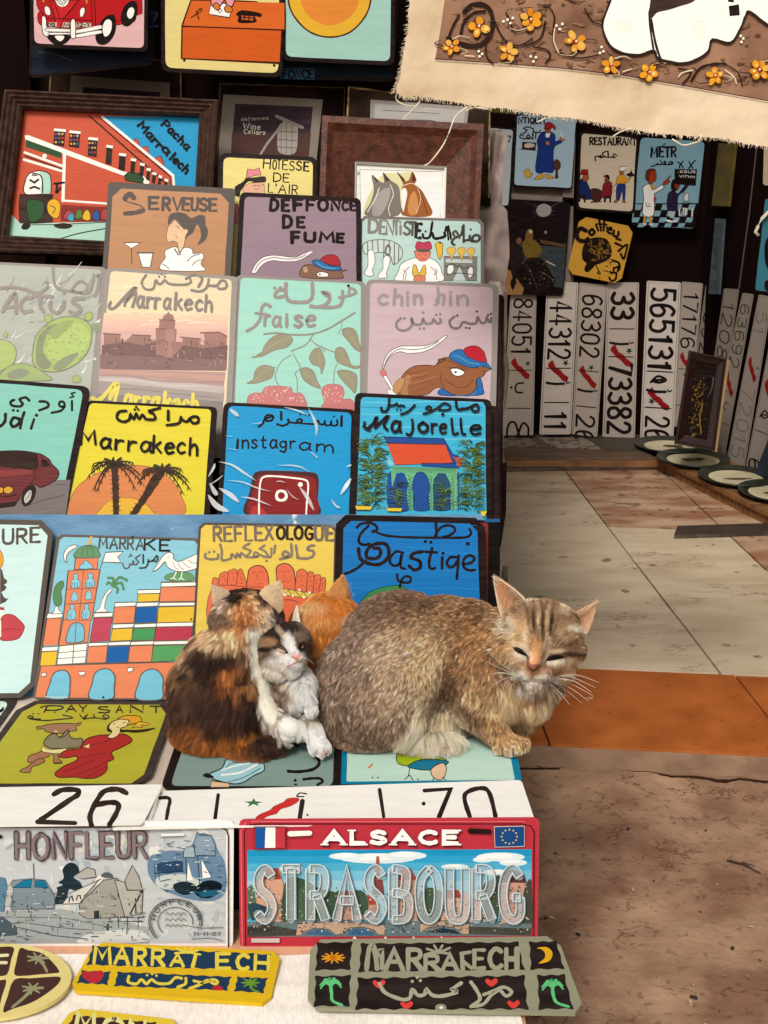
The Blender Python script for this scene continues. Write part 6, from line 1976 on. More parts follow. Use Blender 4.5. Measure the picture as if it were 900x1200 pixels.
s.art(fr, 't|8a7a80|92|12|60,179 550,173|HONFLEUR', 'lettering')
s.art(fr, 'l|f0eeea|9|612,92 690,90\nl|8c9094|3|612,100 690,98', 'slot')
fr = (270, 950, 2.432)
s = Sign('red framed embossed STRASBOURG plate with a river town photo and ALSACE heading', PF.shift(.003), [(280, 960), (632, 958), (630, 1112), (281, 1112)], 'c8404e', 'c43848', 8, 2, group=GE, name='souvenir_plate', cat='souvenir plate')
def stras(a):
    r_ = random.Random(21)
    a.line('5c1c24', 4, [(44, 400), (40, 60), (50, 42), (80, 38), (830, 38), (856, 44), (866, 60), (864, 400)], False)
    a.line('e87880', 3, [(34, 400), (30, 56), (44, 34)], False)
    a.line('e87880', 2.5, [(60, 31), (840, 31)], False)
    a.poly('48b4dc', [(48, 112), (858, 110), (858, 356), (48, 360)])
    for (y0, c) in ((112, '1c9cd0'), (130, '30a8d8'), (150, '54b8e0'), (172, '7cc8e6'), (200, 'a0d4ea')): a.poly(c, [(48, y0), (858, y0 - 2), (858, 300), (48, 300)])
    for cx, cy, rx, ry in ((420, 136, 110, 15), (500, 128, 60, 12), (330, 130, 50, 10), (770, 132, 70, 13), (720, 140, 30, 8), (806, 148, 40, 10), (170, 166, 30, 7), (640, 160, 40, 8), (760, 176, 40, 9)):
        a.dot('d8e8f0', rx, cx, cy, ry); a.dot('eef4f6', rx * .6, cx - 6, cy - 3, ry * .6)
    run(a, '''
p|5c7c64|48,220 60,210 70,230 76,300 48,310
p|d8a890|76,200 96,166 140,168 152,210 154,316 70,318|7a5a4c|2
p|a04838|84,196 100,164 136,164 146,196
q|3c5a44|150,230 170,190 210,196 250,220 290,230 330,236 340,300 330,330 160,330
q|4c6a50|180,250 220,210 260,240 280,310 180,320
p|b8604c|410,216 416,130 424,130 430,216
p|8c4c48|404,240 408,200 434,196 440,240
p|c89c8c|300,260 340,232 400,240 420,262 420,310 300,312
p|b05040|300,256 330,228 380,240 416,250 416,268 300,272
q|445c48|340,250 366,226 390,246 390,290 350,296
p|cca08c|470,200 480,176 510,166 530,196 536,320 474,320|7a5a4c|2
p|a85848|470,198 486,166 514,164 534,198
q|4a604a|536,250 560,220 600,230 640,270 640,320 540,320
p|e4b8a4|600,240 640,222 680,240 740,232 760,250 760,316 600,318
p|a44c40|596,246 620,226 650,226 660,250
p|a44c40|690,246 720,226 760,232 764,250
p|d0a090|770,200 780,180 820,170 840,210 846,322 770,322|7a5a4c|2
p|5c3a34|764,204 776,178 800,166 836,180 846,206
q|4a5c44|720,220 740,200 770,190 760,320 730,320
q|4c4c40|836,230 858,200 860,340 830,330
p|6c8088|48,318 340,312 600,316 858,322 858,356 48,360
p|c8a890|190,322 300,316 440,326 440,354 420,354 410,340 380,332 340,334 320,352 300,354 280,338 240,334 210,346 200,356 186,356|5a4a40|2
p|c8a890|540,322 620,312 680,322 680,352 660,352 640,334 600,328 560,334 540,350|5a4a40|2
p|3c6c94|210,352 240,338 276,342 296,356
p|3c6c94|330,354 350,338 380,336 404,346 410,356
p|24384c|560,346 600,334 640,340 656,352
p|3c3c38|48,330 110,326 190,340 186,356 48,360
p|44443c|680,330 858,336 858,356 680,352
p|304c5c|48,268 70,262 120,280 116,306 60,312''')
    for i in range(620):
        x, y = r_.uniform(52, 852), r_.uniform(215, 350); a.dot(r_.choice(['3c5040', '6c7c6c', 'd8b8a4', '8c5c4c', '2c3c34', 'c8ccc8', '586c5c', 'a88070', '4c6478', '40403c', 'e0ccb8']), r_.uniform(1.2, 4), x, y, r_.uniform(1.2, 3.4), seg=7)
    run(a, '''
p|1c5cA8|72,48 100,48 98,106 72,108
p|f4f0ec|100,48 128,48 128,106 98,106
p|c83c4c|128,48 156,48 156,106 128,106
l|7c2830|2|68,46 160,46 160,108 68,110 68,46
p|1c4c8c|752,46 838,44 838,102 754,104
l|e0d8d0|1.5|752,46 838,44 838,102 754,104 752,46
l|f0ece4|14|170,66 226,64
l|8c2c34|3|166,76 230,74
l|201010|14|684,58 738,60
p|d8c8c4|60,364 140,364 140,376 60,376
p|d8c8c4|770,362 840,362 840,374 770,374
p|f0e8e4|340,374 354,358 368,374
p|f0e8e4|430,374 442,358 456,374
p|f0e8e4|510,374 522,358 536,374
p|f0e8e4|590,374 602,358 614,374''')
    for i in range(12): a.dot('e8d84c', 2.6, 795 + 22 * math.cos(i * math.pi / 6), 74 + 20 * math.sin(i * math.pi / 6), seg=6)
s.art(fr, stras)
def serif(a, txt, x0, x1, yb, h, w, c, dy=0, cont=None):
    ws = [GL[ch][0] for ch in txt]; gap = .34; tot = sum(ws) + gap * (len(txt) - 1); u = (x1 - x0) / tot; x = 0
    for ch, gw in zip(txt, ws):
        for st in GL[ch][1]:
            pts = [(x0 + (x + px) * u, yb - py * h) for px, py in st[1]]
            if cont: a.contour(cont, w, pts, st[0] == '~')
            else:
                a.line(c, w, pts, st[0] == '~')
                for p, q in ((0, 1), (-1, -2)):
                    X, Y = st[1][p]
                    if Y in (0, 1) and ch not in 'SOGC' : a.line(c, w * .38, [(pts[p][0] - w * .85, pts[p][1] + (w * .3 if Y == 0 else -w * .3)), (pts[p][0] + w * .85, pts[p][1] + (w * .3 if Y == 0 else -w * .3))], False)
        x += gw + gap
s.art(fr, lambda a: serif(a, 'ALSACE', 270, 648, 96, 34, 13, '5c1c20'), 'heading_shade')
s.art(fr, lambda a: serif(a, 'ALSACE', 268, 646, 93, 33, 12, 'f8f4ec'), 'heading')
_gm = mat('clear_embossed_paint', 'd4e2e8', rough=.3, spec=.5, bump=0, var=.03); _gm.node_tree.nodes['Principled BSDF'].inputs['Alpha'].default_value = .30; _mats[('paint_embossfill',)] = _gm
def emb(a):
    L = 'STRASBOURG'; x0, x1 = 78, 828; ws = [GL[ch][0] for ch in L]; gap = .42; tot = sum(ws) + gap * 9; u = (x1 - x0) / tot; x = 0
    for ch, gw in zip(L, ws):
        for st in GL[ch][1]:
            pts = [(x0 + (x + px) * u, 312 - py * 146) for px, py in st[1]]
            if st[0] == '~': pts = catmull(pts, False, 4)
            a.line('embossfill', 22, pts, False)
            P = [np.array(p, float) for p in pts]; n = len(P)
            lo = []
            for sg in (1, -1):
                o = []
                for i in range(n):
                    t = P[min(i + 1, n - 1)] - P[max(i - 1, 0)]; t /= max(np.hypot(*t), 1e-6); o.append(P[i] + np.array([-t[1], t[0]]) * sg * 12)
                lo.append(o)
            loop = lo[0] + lo[1][::-1] + [lo[0][0]]
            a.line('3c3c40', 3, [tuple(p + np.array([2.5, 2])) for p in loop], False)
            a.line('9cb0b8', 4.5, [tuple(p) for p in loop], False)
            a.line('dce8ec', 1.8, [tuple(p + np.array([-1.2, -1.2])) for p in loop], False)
        x += gw + gap
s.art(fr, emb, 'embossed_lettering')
# ---- painted magnets lying on the table
GM = 'painted Marrakech plaques lying on the table cloth'
def plaque(label, q, z, edge, body, rad, k=6, tilt=None):
    pl_ = flat(z) if tilt is None else tilt
    return Sign(label, pl_, q, edge, None, rad, 1, cham=True, group=GM, name='painted_plaque', cat='plaque', thick=.004, gloss=.5), pl_
def cell(a, c, x0, y0, x1, y1, x2, y2, x3, y3, n=5, amp=4):
    q = [(x0, y0), (x1, y1), (x2, y2), (x3, y3)]; out = []
    for i in range(4):
        p, s_ = np.array(q[i], float), np.array(q[(i + 1) % 4], float); d = s_ - p; nn = np.array([-d[1], d[0]]) / np.hypot(*d); m_ = max(2, int(np.hypot(*d) / (260 / n)))
        for j in range(m_):
            out.append(tuple(p + d * (j / m_))); out.append(tuple(p + d * ((j + .5) / m_) + nn * amp))
    a.poly(c, catmull(out, True, 3))
fr = (270, 850, 2.093)
s, pl_ = plaque('black and grey MARRAKECH plaque with moon, sun, palms and hearts, jutting over the table edge', [(364, 1101), (653, 1097), (686, 1187), (360, 1181)], ZT + .012, '9c9c84', None, 12)
def blk(a):
    cell(a, '241c1a', 212, 532, 300, 530, 294, 600, 208, 602, 8, 3); cell(a, '241c1a', 320, 534, 706, 530, 722, 600, 314, 606, 6, 3)
    cell(a, '241c1a', 732, 530, 800, 528, 820, 598, 736, 600, 8, 3); cell(a, '241c1a', 208, 614, 296, 612, 292, 690, 204, 690, 8, 3)
    cell(a, '241c1a', 312, 618, 722, 612, 732, 698, 306, 698, 6, 4); cell(a, '241c1a', 752, 612, 820, 610, 842, 696, 756, 698, 8, 3)
s.art(fr, blk, 'black_fields')
def blk2(a):
    for i in range(11):
        t = 2 * math.pi * i / 11; a.line('e8a020', 6, [(252, 570), (252 + 28 * math.cos(t), 570 + 13 * math.sin(t))], False, 3)
    a.dot('c87810', 9, 252, 570, 6)
    a.poly('f0b428', catmull([(752, 546), (776, 544), (790, 558), (782, 578), (756, 584), (770, 572), (772, 560), (764, 550)], True, 4))
    for cx, cy, dx in ((246, 638, 10), (790, 642, 22)):
        for t in (-170, -140, -100, -60, -20, 10, 160, 190): a.line('68d088', 6, [(cx, cy), (cx + 14 * math.cos(R(t)), cy - 9 + 10 * math.sin(R(t))), (cx + 26 * math.cos(R(t)), cy + 14 * math.sin(R(t)) + 2)], True, 4)
        a.line('68d088', 9, [(cx, cy), (cx + 2, cy + 20), (cx + dx * .5, cy + 38), (cx + dx + 18, cy + 48)], True, 6)
    for cx, cy in ((364, 634), (432, 686), (640, 630), (694, 684)):
        a.poly('e84840', catmull([(cx, cy + 11), (cx - 15, cy - 2), (cx - 10, cy - 9), (cx, cy - 4), (cx + 10, cy - 10), (cx + 16, cy - 2)], True, 3))
    a.dot('9c9c84', 14, 516, 692, 9); a.dot('e8e4dc', 5, 517, 692, 3.5)
s.art(fr, blk2)
s.art(fr, '''
s|a4a48c|12|334,598 340,550 352,544 360,596
s|a4a48c|11|358,570 370,550 372,596
t|a4a48c|48|12|382,598 424,598|A
t|a4a48c|48|12|436,598 468,598|R
t|a4a48c|36|11|478,600 510,600|R
t|a4a48c|40|11|520,600 556,600|A
l|a4a48c|11|568,566 570,598
l|a4a48c|9|566,560 588,556
l|a4a48c|9|572,580 592,596
t|a4a48c|44|10|598,596 622,596|E
t|a4a48c|48|11|636,596 664,596|C
t|a4a48c|48|12|676,598 702,598|H
l|a4a48c|6|482,548 510,558 538,546
l|a4a48c|6|484,560 510,556 536,560
l|a4a48c|6|500,540 510,556 520,540
s|b4b49c|9|366,634 380,656 420,672 440,668 446,648 460,662 476,660 480,648 496,662 520,664 556,654 544,648 566,632
s|b4b49c|9|590,630 604,650 612,672 590,690
s|b4b49c|8|622,660 640,654 670,642 690,654 676,664 660,650 640,662 620,684 590,690
d|b4b49c|4|446,628 466,626 458,618''', 'lettering')
s.root.location.z  # stays on the cloth
fr = (0, 900, 2.727)
s, pl_ = plaque('yellow and navy MARRAKECH plaque with a red heart and green palm, on the cloth', [(112, 1104), (330, 1115), (316, 1176), (80, 1160)], ZT + .0085, 'e8c020', None, 9)
def yel(a):
    cell(a, '203c58', 296, 566, 866, 594, 862, 650, 276, 630, 5, 4); cell(a, '203c58', 262, 646, 354, 650, 344, 694, 244, 688, 8, 3)
    cell(a, '203c58', 376, 650, 740, 666, 726, 712, 364, 698, 6, 3); cell(a, '203c58', 758, 666, 856, 670, 842, 720, 748, 714, 8, 3)
s.art(fr, yel, 'navy_fields')
def yel2(a):
    a.poly('c02c38', catmull([(296, 688), (264, 668), (268, 650), (296, 652), (322, 646), (332, 660), (318, 682)], True, 3))
    a.poly('c02c38', catmull([(676, 708), (690, 694), (706, 698), (712, 710)], True, 3))
    for t in range(0, 360, 45): a.line('6c9c30', 9, [(800, 686), (800 + 28 * math.cos(R(t)), 686 + 17 * math.sin(R(t)))], False, 5)
    a.line('6c9c30', 9, [(800, 690), (806, 706), (826, 716)], True, 6)
s.art(fr, yel2)
s.art(fr, '''
t|f4d850|54|12|300,622 352,624|M
t|f4d850|52|12|368,624 410,626|A
t|f4d850|52|12|430,628 464,630|R
t|f4d850|50|12|486,630 522,632|R
t|f4d850|38|11|546,632 586,634|A
l|f4d850|12|626,596 616,634
t|f4d850|46|12|694,640 734,640|E
t|f4d850|46|12|758,642 792,644|C
t|f4d850|46|12|816,644 858,646|H
l|f4d850|7|566,578 600,590 634,582
l|f4d850|7|560,592 600,588 640,596
l|f4d850|7|590,574 600,590 612,576
s|f4d850|9|412,666 410,684 436,690 452,676 468,690 484,676 504,688 540,688 560,670 580,672
s|f4d850|9|594,672 592,690 568,700
s|f4d850|9|620,680 650,686 680,676 696,684 684,690 664,678 640,692 606,704
d|f4d850|4|470,662 486,658 500,664''', 'lettering')
s, pl_ = plaque('yellow and brown plaque cut off by the bottom picture edge', [(86, 1181), (210, 1195), (196, 1262), (40, 1242)], ZT + .008, 'ecd040', None, 8)
s.art(fr, lambda a: cell(a, '402c26', 236, 788, 500, 812, 480, 880, 200, 850, 6, 4), 'brown_fields')
s.art(fr, 't|f8e8a0|60|14|240,840 300,846|M\nt|f8e8a0|52|13|330,850 460,862|ON', 'lettering')
# oval cream plaque
root = empty('painted_plaque', flat(ZT + .01).hit(-8, 1160), 'round cream and brown plaque with grey palms at the bottom left corner', 'plaque', GM)
pl_ = flat(ZT + .01); q = [(-12 + 96 * math.cos(t), 1150 + 44 * math.sin(t) + 6 * math.cos(t) * -1) for t in [2 * math.pi * i / 40 for i in range(40)]]
b = MB(); b.prism([pl_.hit(*p) for p in q], pl_.n, .004, paint('ecdc90')); b.build('panel', root)
a = Art(pl_, fr, 1.1e-5); cell(a, '4c302c', 72, 574, 130, 582, 190, 622, 196, 664, 5, 0) if False else None
a.poly('4c302c', catmull([(64, 576), (90, 582), (130, 590), (160, 612), (190, 650), (170, 656), (120, 660), (80, 664), (46, 660), (52, 620)], True, 3))
a.poly('4c302c', catmull([(46, 676), (100, 672), (150, 668), (192, 668), (186, 690), (150, 720), (100, 750), (40, 770), (10, 780), (24, 730)], True, 3))
a.poly('4c302c', catmull([(-60, 580), (0, 572), (44, 574), (36, 610), (22, 660), (-20, 664), (-80, 664)], True, 3))
a.poly('4c302c', catmull([(-60, 680), (0, 678), (20, 680), (6, 730), (-10, 776), (-60, 780)], True, 3))
for cx, cy, tx, ty in ((112, 608, 150, 650), (96, 704, 40, 764)):
    for t in range(0, 360, 50): a.line('9c9c78', 9, [(cx + 8, cy), (cx + 8 + 34 * math.cos(R(t)), cy + 18 * math.sin(R(t)))], False, 5)
    a.line('9c9c78', 11, [(cx + 8, cy), ((cx + tx) / 2 + 8, (cy + ty) / 2), (tx, ty)], True, 8)
a.line('f0e8b8', 10, [(-10, 600), (24, 598)], False); a.line('f0e8b8', 10, [(0, 622), (20, 622)], False)
a.build('picture', root)
# ============================================================ PAINTED CLOTH hanging at top right
PC = plane_px(120, 1.42, 0, 1.46, yaw=R(-4))
root = empty('painted_cloth', PC.hit(700, 60), 'cream cloth with brown flowered band and white cloud shapes hung at top right', 'cloth')
m_cb = mat('cream_cotton', 'c8b69c', rough=.95, scale=11, color2='b09878', bump=1.0, bscale=16, sheen=.1, contrast=(.4, .7), detail=8, bdist=.012)
r_ = random.Random(31)
edge = [(484, -90), (483, -20), (479, 10), (478, 34), (473, 60), (470, 84), (466, 98), (463, 108)]
bot = [(466, 109), (476, 114), (490, 113), (510, 116), (540, 121), (570, 126), (600, 128), (625, 133), (650, 137), (680, 139), (700, 144), (730, 151), (760, 155), (790, 158), (820, 160), (850, 162), (870, 168), (900, 172), (960, 180), (980, 182)]
def fray(pts):
    out = []
    for i in range(len(pts) - 1):
        p, q = np.array(pts[i], float), np.array(pts[i + 1], float); n = max(1, int(np.hypot(*(q - p)) / 2))
        for j in range(n): out.append(tuple(p + (q - p) * j / n + np.array([r_.uniform(-.8, .8), r_.uniform(-.9, .9)])))
    return out
loop = fray(edge) + fray(bot) + [(990, -90)]
b = MB(); b.prism([PC.hit(*p) for p in loop], PC.n, .0016, m_cb); b.build('fabric', root)
a = Art(PC, (450, 0, 2.0), 1.1e-5); a.wob = 1
m_bb = mat('paint_8c6a50x', '8e6a52', rough=.9, scale=16, color2='64422f', bump=1, bscale=18, bdist=.01, contrast=(.35, .65)); _mats[('paint_bandbrown',)] = m_bb
a.gloss = .9
a.poly('bandbrown', [(146, -200), (142, 0), (132, 70), (120, 138), (240, 146), (420, 160), (560, 176), (700, 200), (900, 236), (1080, 262), (1080, -200)])
def band(a):
    for i in range(230):
        x = r_.uniform(165, 1000); y = r_.uniform(-10, 118 + (x - 140) * .115); 
        a.line(r_.choice(['7c5a46', '6a4838', 'a07c60', '9a7458', '84604a']), r_.uniform(3, 9), [(x, y), (x + r_.uniform(-14, 14), y + r_.uniform(-8, 8)), (x + r_.uniform(-18, 18), y + r_.uniform(-12, 8))], True, 2)
    a.line('4a2430', 2.5, [(120, 138), (240, 146), (420, 160), (560, 176), (700, 200), (900, 236), (1000, 252)], False)
    run(a, '''
s|2a1a16|10|188,28 210,10 240,14 254,40 250,80 226,104 196,106 164,96 150,90
s|2a1a16|6|180,80 188,50 210,30 236,26
s|2a1a16|5|150,92 162,60 176,36
s|2a1a16|4|250,24 268,70 290,100 320,106 348,90
s|2a1a16|4|300,70 296,50 286,30
s|2a1a16|3.5|240,90 240,130 256,150
s|2a1a16|4|350,110 380,116 390,130 378,148
s|2a1a16|4|330,108 366,90 378,50
s|2a1a16|3.5|400,40 396,90 410,120 450,136 500,130
s|2a1a16|3|470,20 490,50 520,60
s|2a1a16|5|720,190 740,160 770,150 800,150
s|2a1a16|3|800,150 830,170 840,200
s|2a1a16|4|700,196 720,170 690,160
s|2a1a16|3|860,150 900,146
s|2a1a16|3|360,10 390,20 400,40
s|e4d0b4|3|400,66 398,96 410,124
s|e4d0b4|3|690,180 700,170 724,164
s|e4d0b4|3|190,130 212,132
s|e4d0b4|3|560,168 580,162
s|e4d0b4|3|640,150 660,148
s|e4d0b4|3|800,164 820,180 826,196
d|f4ecdc|3|290,46 302,42 296,54 280,50 404,60 412,68 418,56 344,132 356,134 350,144 222,120 230,126 224,132 836,84 842,90 838,98 510,110 514,120 506,124
q|f0ece4|512,60 524,20 536,-10 560,-60 660,-80 760,-40 790,-10 900,-20 1000,20 1060,60 1060,80 920,66 860,28 848,36 836,66 812,100 770,92 760,120 730,140 700,148 670,144 642,136 632,118 600,128 560,124 528,104|241818|5
s|241818|5|632,118 626,80 622,40 626,16 650,-10
s|241818|6|626,46 636,100 648,138
q|3a2c28|626,44 622,20 640,-20 740,-40 730,0 690,16 664,24 640,30
p|1c1412|808,14 832,10 834,36 810,38
p|1c1412|806,-10 820,-8 820,6 806,4
d|e8e4dc|26|560,60|16
d|e8e4dc|16|740,70|26''')
    for fx, fy, rr in [(p[0], p[1], p[2] * 1.25) for p in ((222, 62, 20), (158, 110, 17), (292, 122, 18), (344, 46, 20), (450, 98, 21), (532, 152, 16), (622, 170, 17), (776, 178, 17), (880, 164, 19))]:
        np_ = r_.choice([4, 5, 5, 6]); ph = r_.uniform(0, 6)
        for i in range(np_):
            t = 2 * math.pi * i / np_ + ph + r_.uniform(-.2, .2); rr_2 = rr * r_.uniform(.5, .72); px_, py_ = fx + rr_2 * math.cos(t), fy + rr_2 * math.sin(t)
            rot = t; w1, w2 = rr * r_.uniform(.36, .5), rr * r_.uniform(.26, .4)
            if r_.random() < .8: a.dot('2a1a16', w1 * 1.14, px_ + r_.uniform(-1, 1), py_ + 1, w2 * 1.16, rot)
            a.dot(r_.choice(['e8a028', 'e0942c', 'd88818', 'e8b050']), w1, px_, py_, w2, rot)
            if r_.random() < .6: a.dot(r_.choice(['f4d890', 'f0c060']), w1 * .4, px_ + r_.uniform(-2, 2), py_ + r_.uniform(-2, 2), w2 * .5, rot)
        a.dot('3a1c14', rr * .26, fx, fy, rr * .2, ph); a.dot('c85428', rr * .2, fx, fy, rr * .15, ph); a.dot('f0e4d4', rr * .1, fx + 1, fy - 2)
        for _ in range(3):
            t = r_.uniform(0, 6.3); q0 = (fx + rr * math.cos(t), fy + rr * .9 * math.sin(t)); a.line(r_.choice(['2a1a16', '4a3026', 'd8c4a8']), r_.uniform(1.5, 4), [q0, (q0[0] + 24 * math.cos(t + .6), min(q0[1] + 10 * math.sin(t + .6), 128 + (q0[0] - 140) * .115)), (q0[0] + 40 * math.cos(t + 1.4), min(q0[1] + 14 * math.sin(t + 1.2), 130 + (q0[0] - 140) * .115))], True, 1)
band(a); a.build('painted_band', root)
b = MB(); mth = mat('thread', 'e8dcc4', rough=.9, bump=0)
for i in range(620):
    t = r_.random()
    if t < .25: k_ = r_.randrange(len(edge) - 1); p, q = edge[k_], edge[k_ + 1]; d = (-1, .4)
    else: k_ = r_.randrange(len(bot) - 1); p, q = bot[k_], bot[k_ + 1]; d = (r_.uniform(-.5, .5), 1)
    u = r_.random(); x, y = p[0] + (q[0] - p[0]) * u, p[1] + (q[1] - p[1]) * u; L = r_.uniform(1.5, 5)
    b.tube([PC.shift(-.0008).hit(x, y), PC.shift(r_.uniform(-.003, .003)).hit(x + d[0] * L * .6, y + d[1] * L * .6), PC.shift(r_.uniform(-.004, .004)).hit(x + d[0] * L + r_.uniform(-1, 1), y + d[1] * L)], [.0004, .0003, .0002], mth, 3)
for pts in ([(466, 108), (464, 116), (474, 123), (492, 125)], [(492, 119), (482, 130), (472, 140)], [(548, 125), (534, 136), (526, 156), (518, 172), (504, 190), (497, 194)], [(572, 128), (556, 126), (546, 130)],
            [(740, 150), (728, 154), (718, 160)], [(788, 163), (800, 170), (812, 168), (822, 164), (820, 158), (814, 162)], [(640, 138), (630, 143)], [(822, 160), (818, 166)]):
    b.tube([PC.shift(-.001 + .002 * math.sin(i)).hit(*p) for i, p in enumerate(catmull(pts, False, 4))], .0008, mth, 5)
o = b.build('fringe', root); o['kind'] = 'stuff'
# ---- crumpled plastic and cloth along the right end of the rows
m_pl = mat('dusty_clear_plastic', 'b0a096', rough=.35, scale=14, color2='85756c', bump=.5, bscale=40, spec=.5)
m_gc = mat('grey_velvet_cloth', '9c8a84', rough=.95, scale=12, color2='7a6862', bump=.5, bscale=40, sheen=.3)
def ribbon(rows, m, name, label, cat, seed=1, amp=.006, ns=9):
    """rows: (left px, right px, y, depth) downwards; a slack sheet with folds"""
    b = MB(); vs = []; R_ = []
    for i in range(len(rows) - 1):
        for j in range(6):
            t = j / 6; t_ = t * t * (3 - 2 * t); R_.append([rows[i][k] * (1 - t_) + rows[i + 1][k] * t_ if k != 2 else rows[i][k] * (1 - t) + rows[i + 1][k] * t for k in range(4)])
    R_.append(list(rows[-1]))
    for l, r, y, Y in R_:
        for i in range(ns):
            u = i / (ns - 1); x = l + (r - l) * u; f = noise.noise(Vector((u * 2.2, y / 26, seed))) * amp * 1.6 + amp * math.sin(u * 7 + y / 19 + seed) - abs(u - .5) ** 2 * .05
            v = atY(x, y, Y); vs.append(v + Vector((0, -f, 0)))
    b.add(vs, [(j * ns + i, j * ns + i + 1, (j + 1) * ns + i + 1, (j + 1) * ns + i) for j in range(len(R_) - 1) for i in range(ns - 1)], m)
    tag(b.build(name, smooth=True), label, cat)
ribbon([(574, 590, 152, 2.02), (572, 595, 160, 2.02), (572, 591, 185, 2.01), (568, 589, 215, 1.99), (562, 589, 238, 1.97), (555, 596, 250, 1.95), (554, 598, 275, 1.92), (556, 598, 300, 1.9), (558, 595, 318, 1.87), (560, 592, 336, 1.84), (566, 590, 346, 1.82)], m_gc, 'hanging_cloth', 'grey velvet cloth hanging beside the horses frame above the chin hin sign', 'cloth', 2, .008)
ribbon([(572, 592, 330, 1.80), (574, 596, 345, 1.78), (584, 595, 375, 1.77), (585, 594, 410, 1.76), (585, 598, 436, 1.74), (586, 596, 460, 1.73), (583, 592, 500, 1.70), (578, 590, 530, 1.68), (575, 592, 541, 1.66), (575, 588, 560, 1.64), (577, 584, 600, 1.60), (577, 583, 636, 1.56), (575, 590, 652, 1.54), (570, 592, 666, 1.52), (571, 586, 700, 1.5), (573, 584, 740, 1.48)], m_pl, 'plastic_wrap', 'dusty crumpled clear plastic hanging down the right end of the sign rows', 'plastic wrap', 5, .004)
b = MB(); pl_ = plane_px(650, 1.60, 540, 1.66)
b.prism([pl_.hit(*p) for p in [(580, 545), (594, 542), (593, 600), (587, 640), (582, 640)]], pl_.n, .05, mat('board_140a08')); tag(b.build('stacked_boards'), 'dark edges of boards stacked at the right end of the second row', 'boards')
b = MB(); pl_ = plane_px(720, 1.50, 655, 1.53); b.prism([pl_.hit(*p) for p in [(574, 662), (596, 664), (594, 740), (576, 744)]], pl_.n, .06, mat('dark_olive_box', '4c4028', rough=.7, scale=20, color2='20160e'))
tag(b.build('dark_box'), 'dark box end behind the tabby cat\'s ear', 'box')
# ============================================================ CATS
from mathutils.bvhtree import BVHTree
from mathutils.kdtree import KDTree
ZTOP = ZS + .0052
def proj(P):
    """world points -> photograph pixel coordinates (used to lay out coat patches)"""
    d = P - np.array(CAM); f = d @ np.array(_F); return CX + FPX * d[:, 0] / f, CY - FPX * (d @ np.array(_U)) / f
def P3(px, py, Y): return atY(px, py, Y)
def m_per_px(p): return (Vector(p) - CAM).dot(_F) / FPX
def fur_material():
    m = bpy.data.materials.new('fur'); m.use_nodes = True; t = m.node_tree; b = t.nodes['Principled BSDF']
    a = t.nodes.new('ShaderNodeAttribute'); a.attribute_name = 'tint'; t.links.new(a.outputs['Color'], b.inputs['Base Color'])
    b.inputs['Roughness'].default_value = .55; b.inputs['Specular IOR Level'].default_value = .25; return m
FURM = fur_material()
SKIN = bpy.data.materials.new('cat_skin'); SKIN.use_nodes = True
_a = SKIN.node_tree.nodes.new('ShaderNodeAttribute'); _a.attribute_name = 'tint'; SKIN.node_tree.links.new(_a.outputs['Color'], SKIN.node_tree.nodes['Principled BSDF'].inputs['Base Color'])
SKIN.node_tree.nodes['Principled BSDF'].inputs['Roughness'].default_value = .8; SKIN.node_tree.nodes['Principled BSDF'].inputs['Specular IOR Level'].default_value = .1
def ico(sub=3):
    bm = bmesh.new(); bmesh.ops.create_icosphere(bm, subdivisions=sub, radius=1); v = np.array([x.co[:] for x in bm.verts]); f = [tuple(q.index for q in p.verts) for p in bm.faces]; bm.free(); return v, f
ICO = ico()
BX = np.array([1., 0, 0]); BU = np.array(_U); BF = np.array(_F)
def blob_mesh(mb, kind, *a):
    v, f = ICO
    if kind == 'e':        # ellipsoid: px, py, Y, rx, ry, rf, roll degrees (all radii in photo pixels at that depth)
        px, py, Y, rx, ry, rf = a[:6]; roll = R(a[6]) if len(a) > 6 else 0; c = np.array(P3(px, py, Y)); k = m_per_px(c)
        ax = BX * math.cos(roll) - BU * math.sin(roll); au = BX * math.sin(roll) + BU * math.cos(roll)
        mb.add([tuple(q) for q in c + (v[:, :1] * rx * ax + v[:, 1:2] * ry * au + v[:, 2:] * rf * BF) * k], f, SKIN)
    else:                  # tapered capsule chain: list of (px, py, Y, r)
        pts = a[0]
        for i in range(len(pts) - 1):
            A, B = np.array(P3(*pts[i][:3])), np.array(P3(*pts[i + 1][:3])); ra, rb = pts[i][3] * m_per_px(A), pts[i + 1][3] * m_per_px(B)
            n = max(2, int(np.linalg.norm(B - A) / (min(ra, rb) * .5)))
            for j in range(n + 1):
                t = j / n; mb.add([tuple(q) for q in A + (B - A) * t + v * (ra + (rb - ra) * t)], f, SKIN)
def sm(e0, e1, x): t = np.clip((x - e0) / (e1 - e0), 0, 1); return t * t * (3 - 2 * t)
def ell(x, y, cx, cy, rx, ry, rot, soft, nz):
    c, s = math.cos(R(rot)), math.sin(R(rot)); dx, dy = x - cx, y - cy
    d = np.sqrt(((dx * c + dy * s) / rx) ** 2 + ((-dx * s + dy * c) / ry) ** 2) + nz; return 1 - sm(1 - soft, 1 + soft, d)
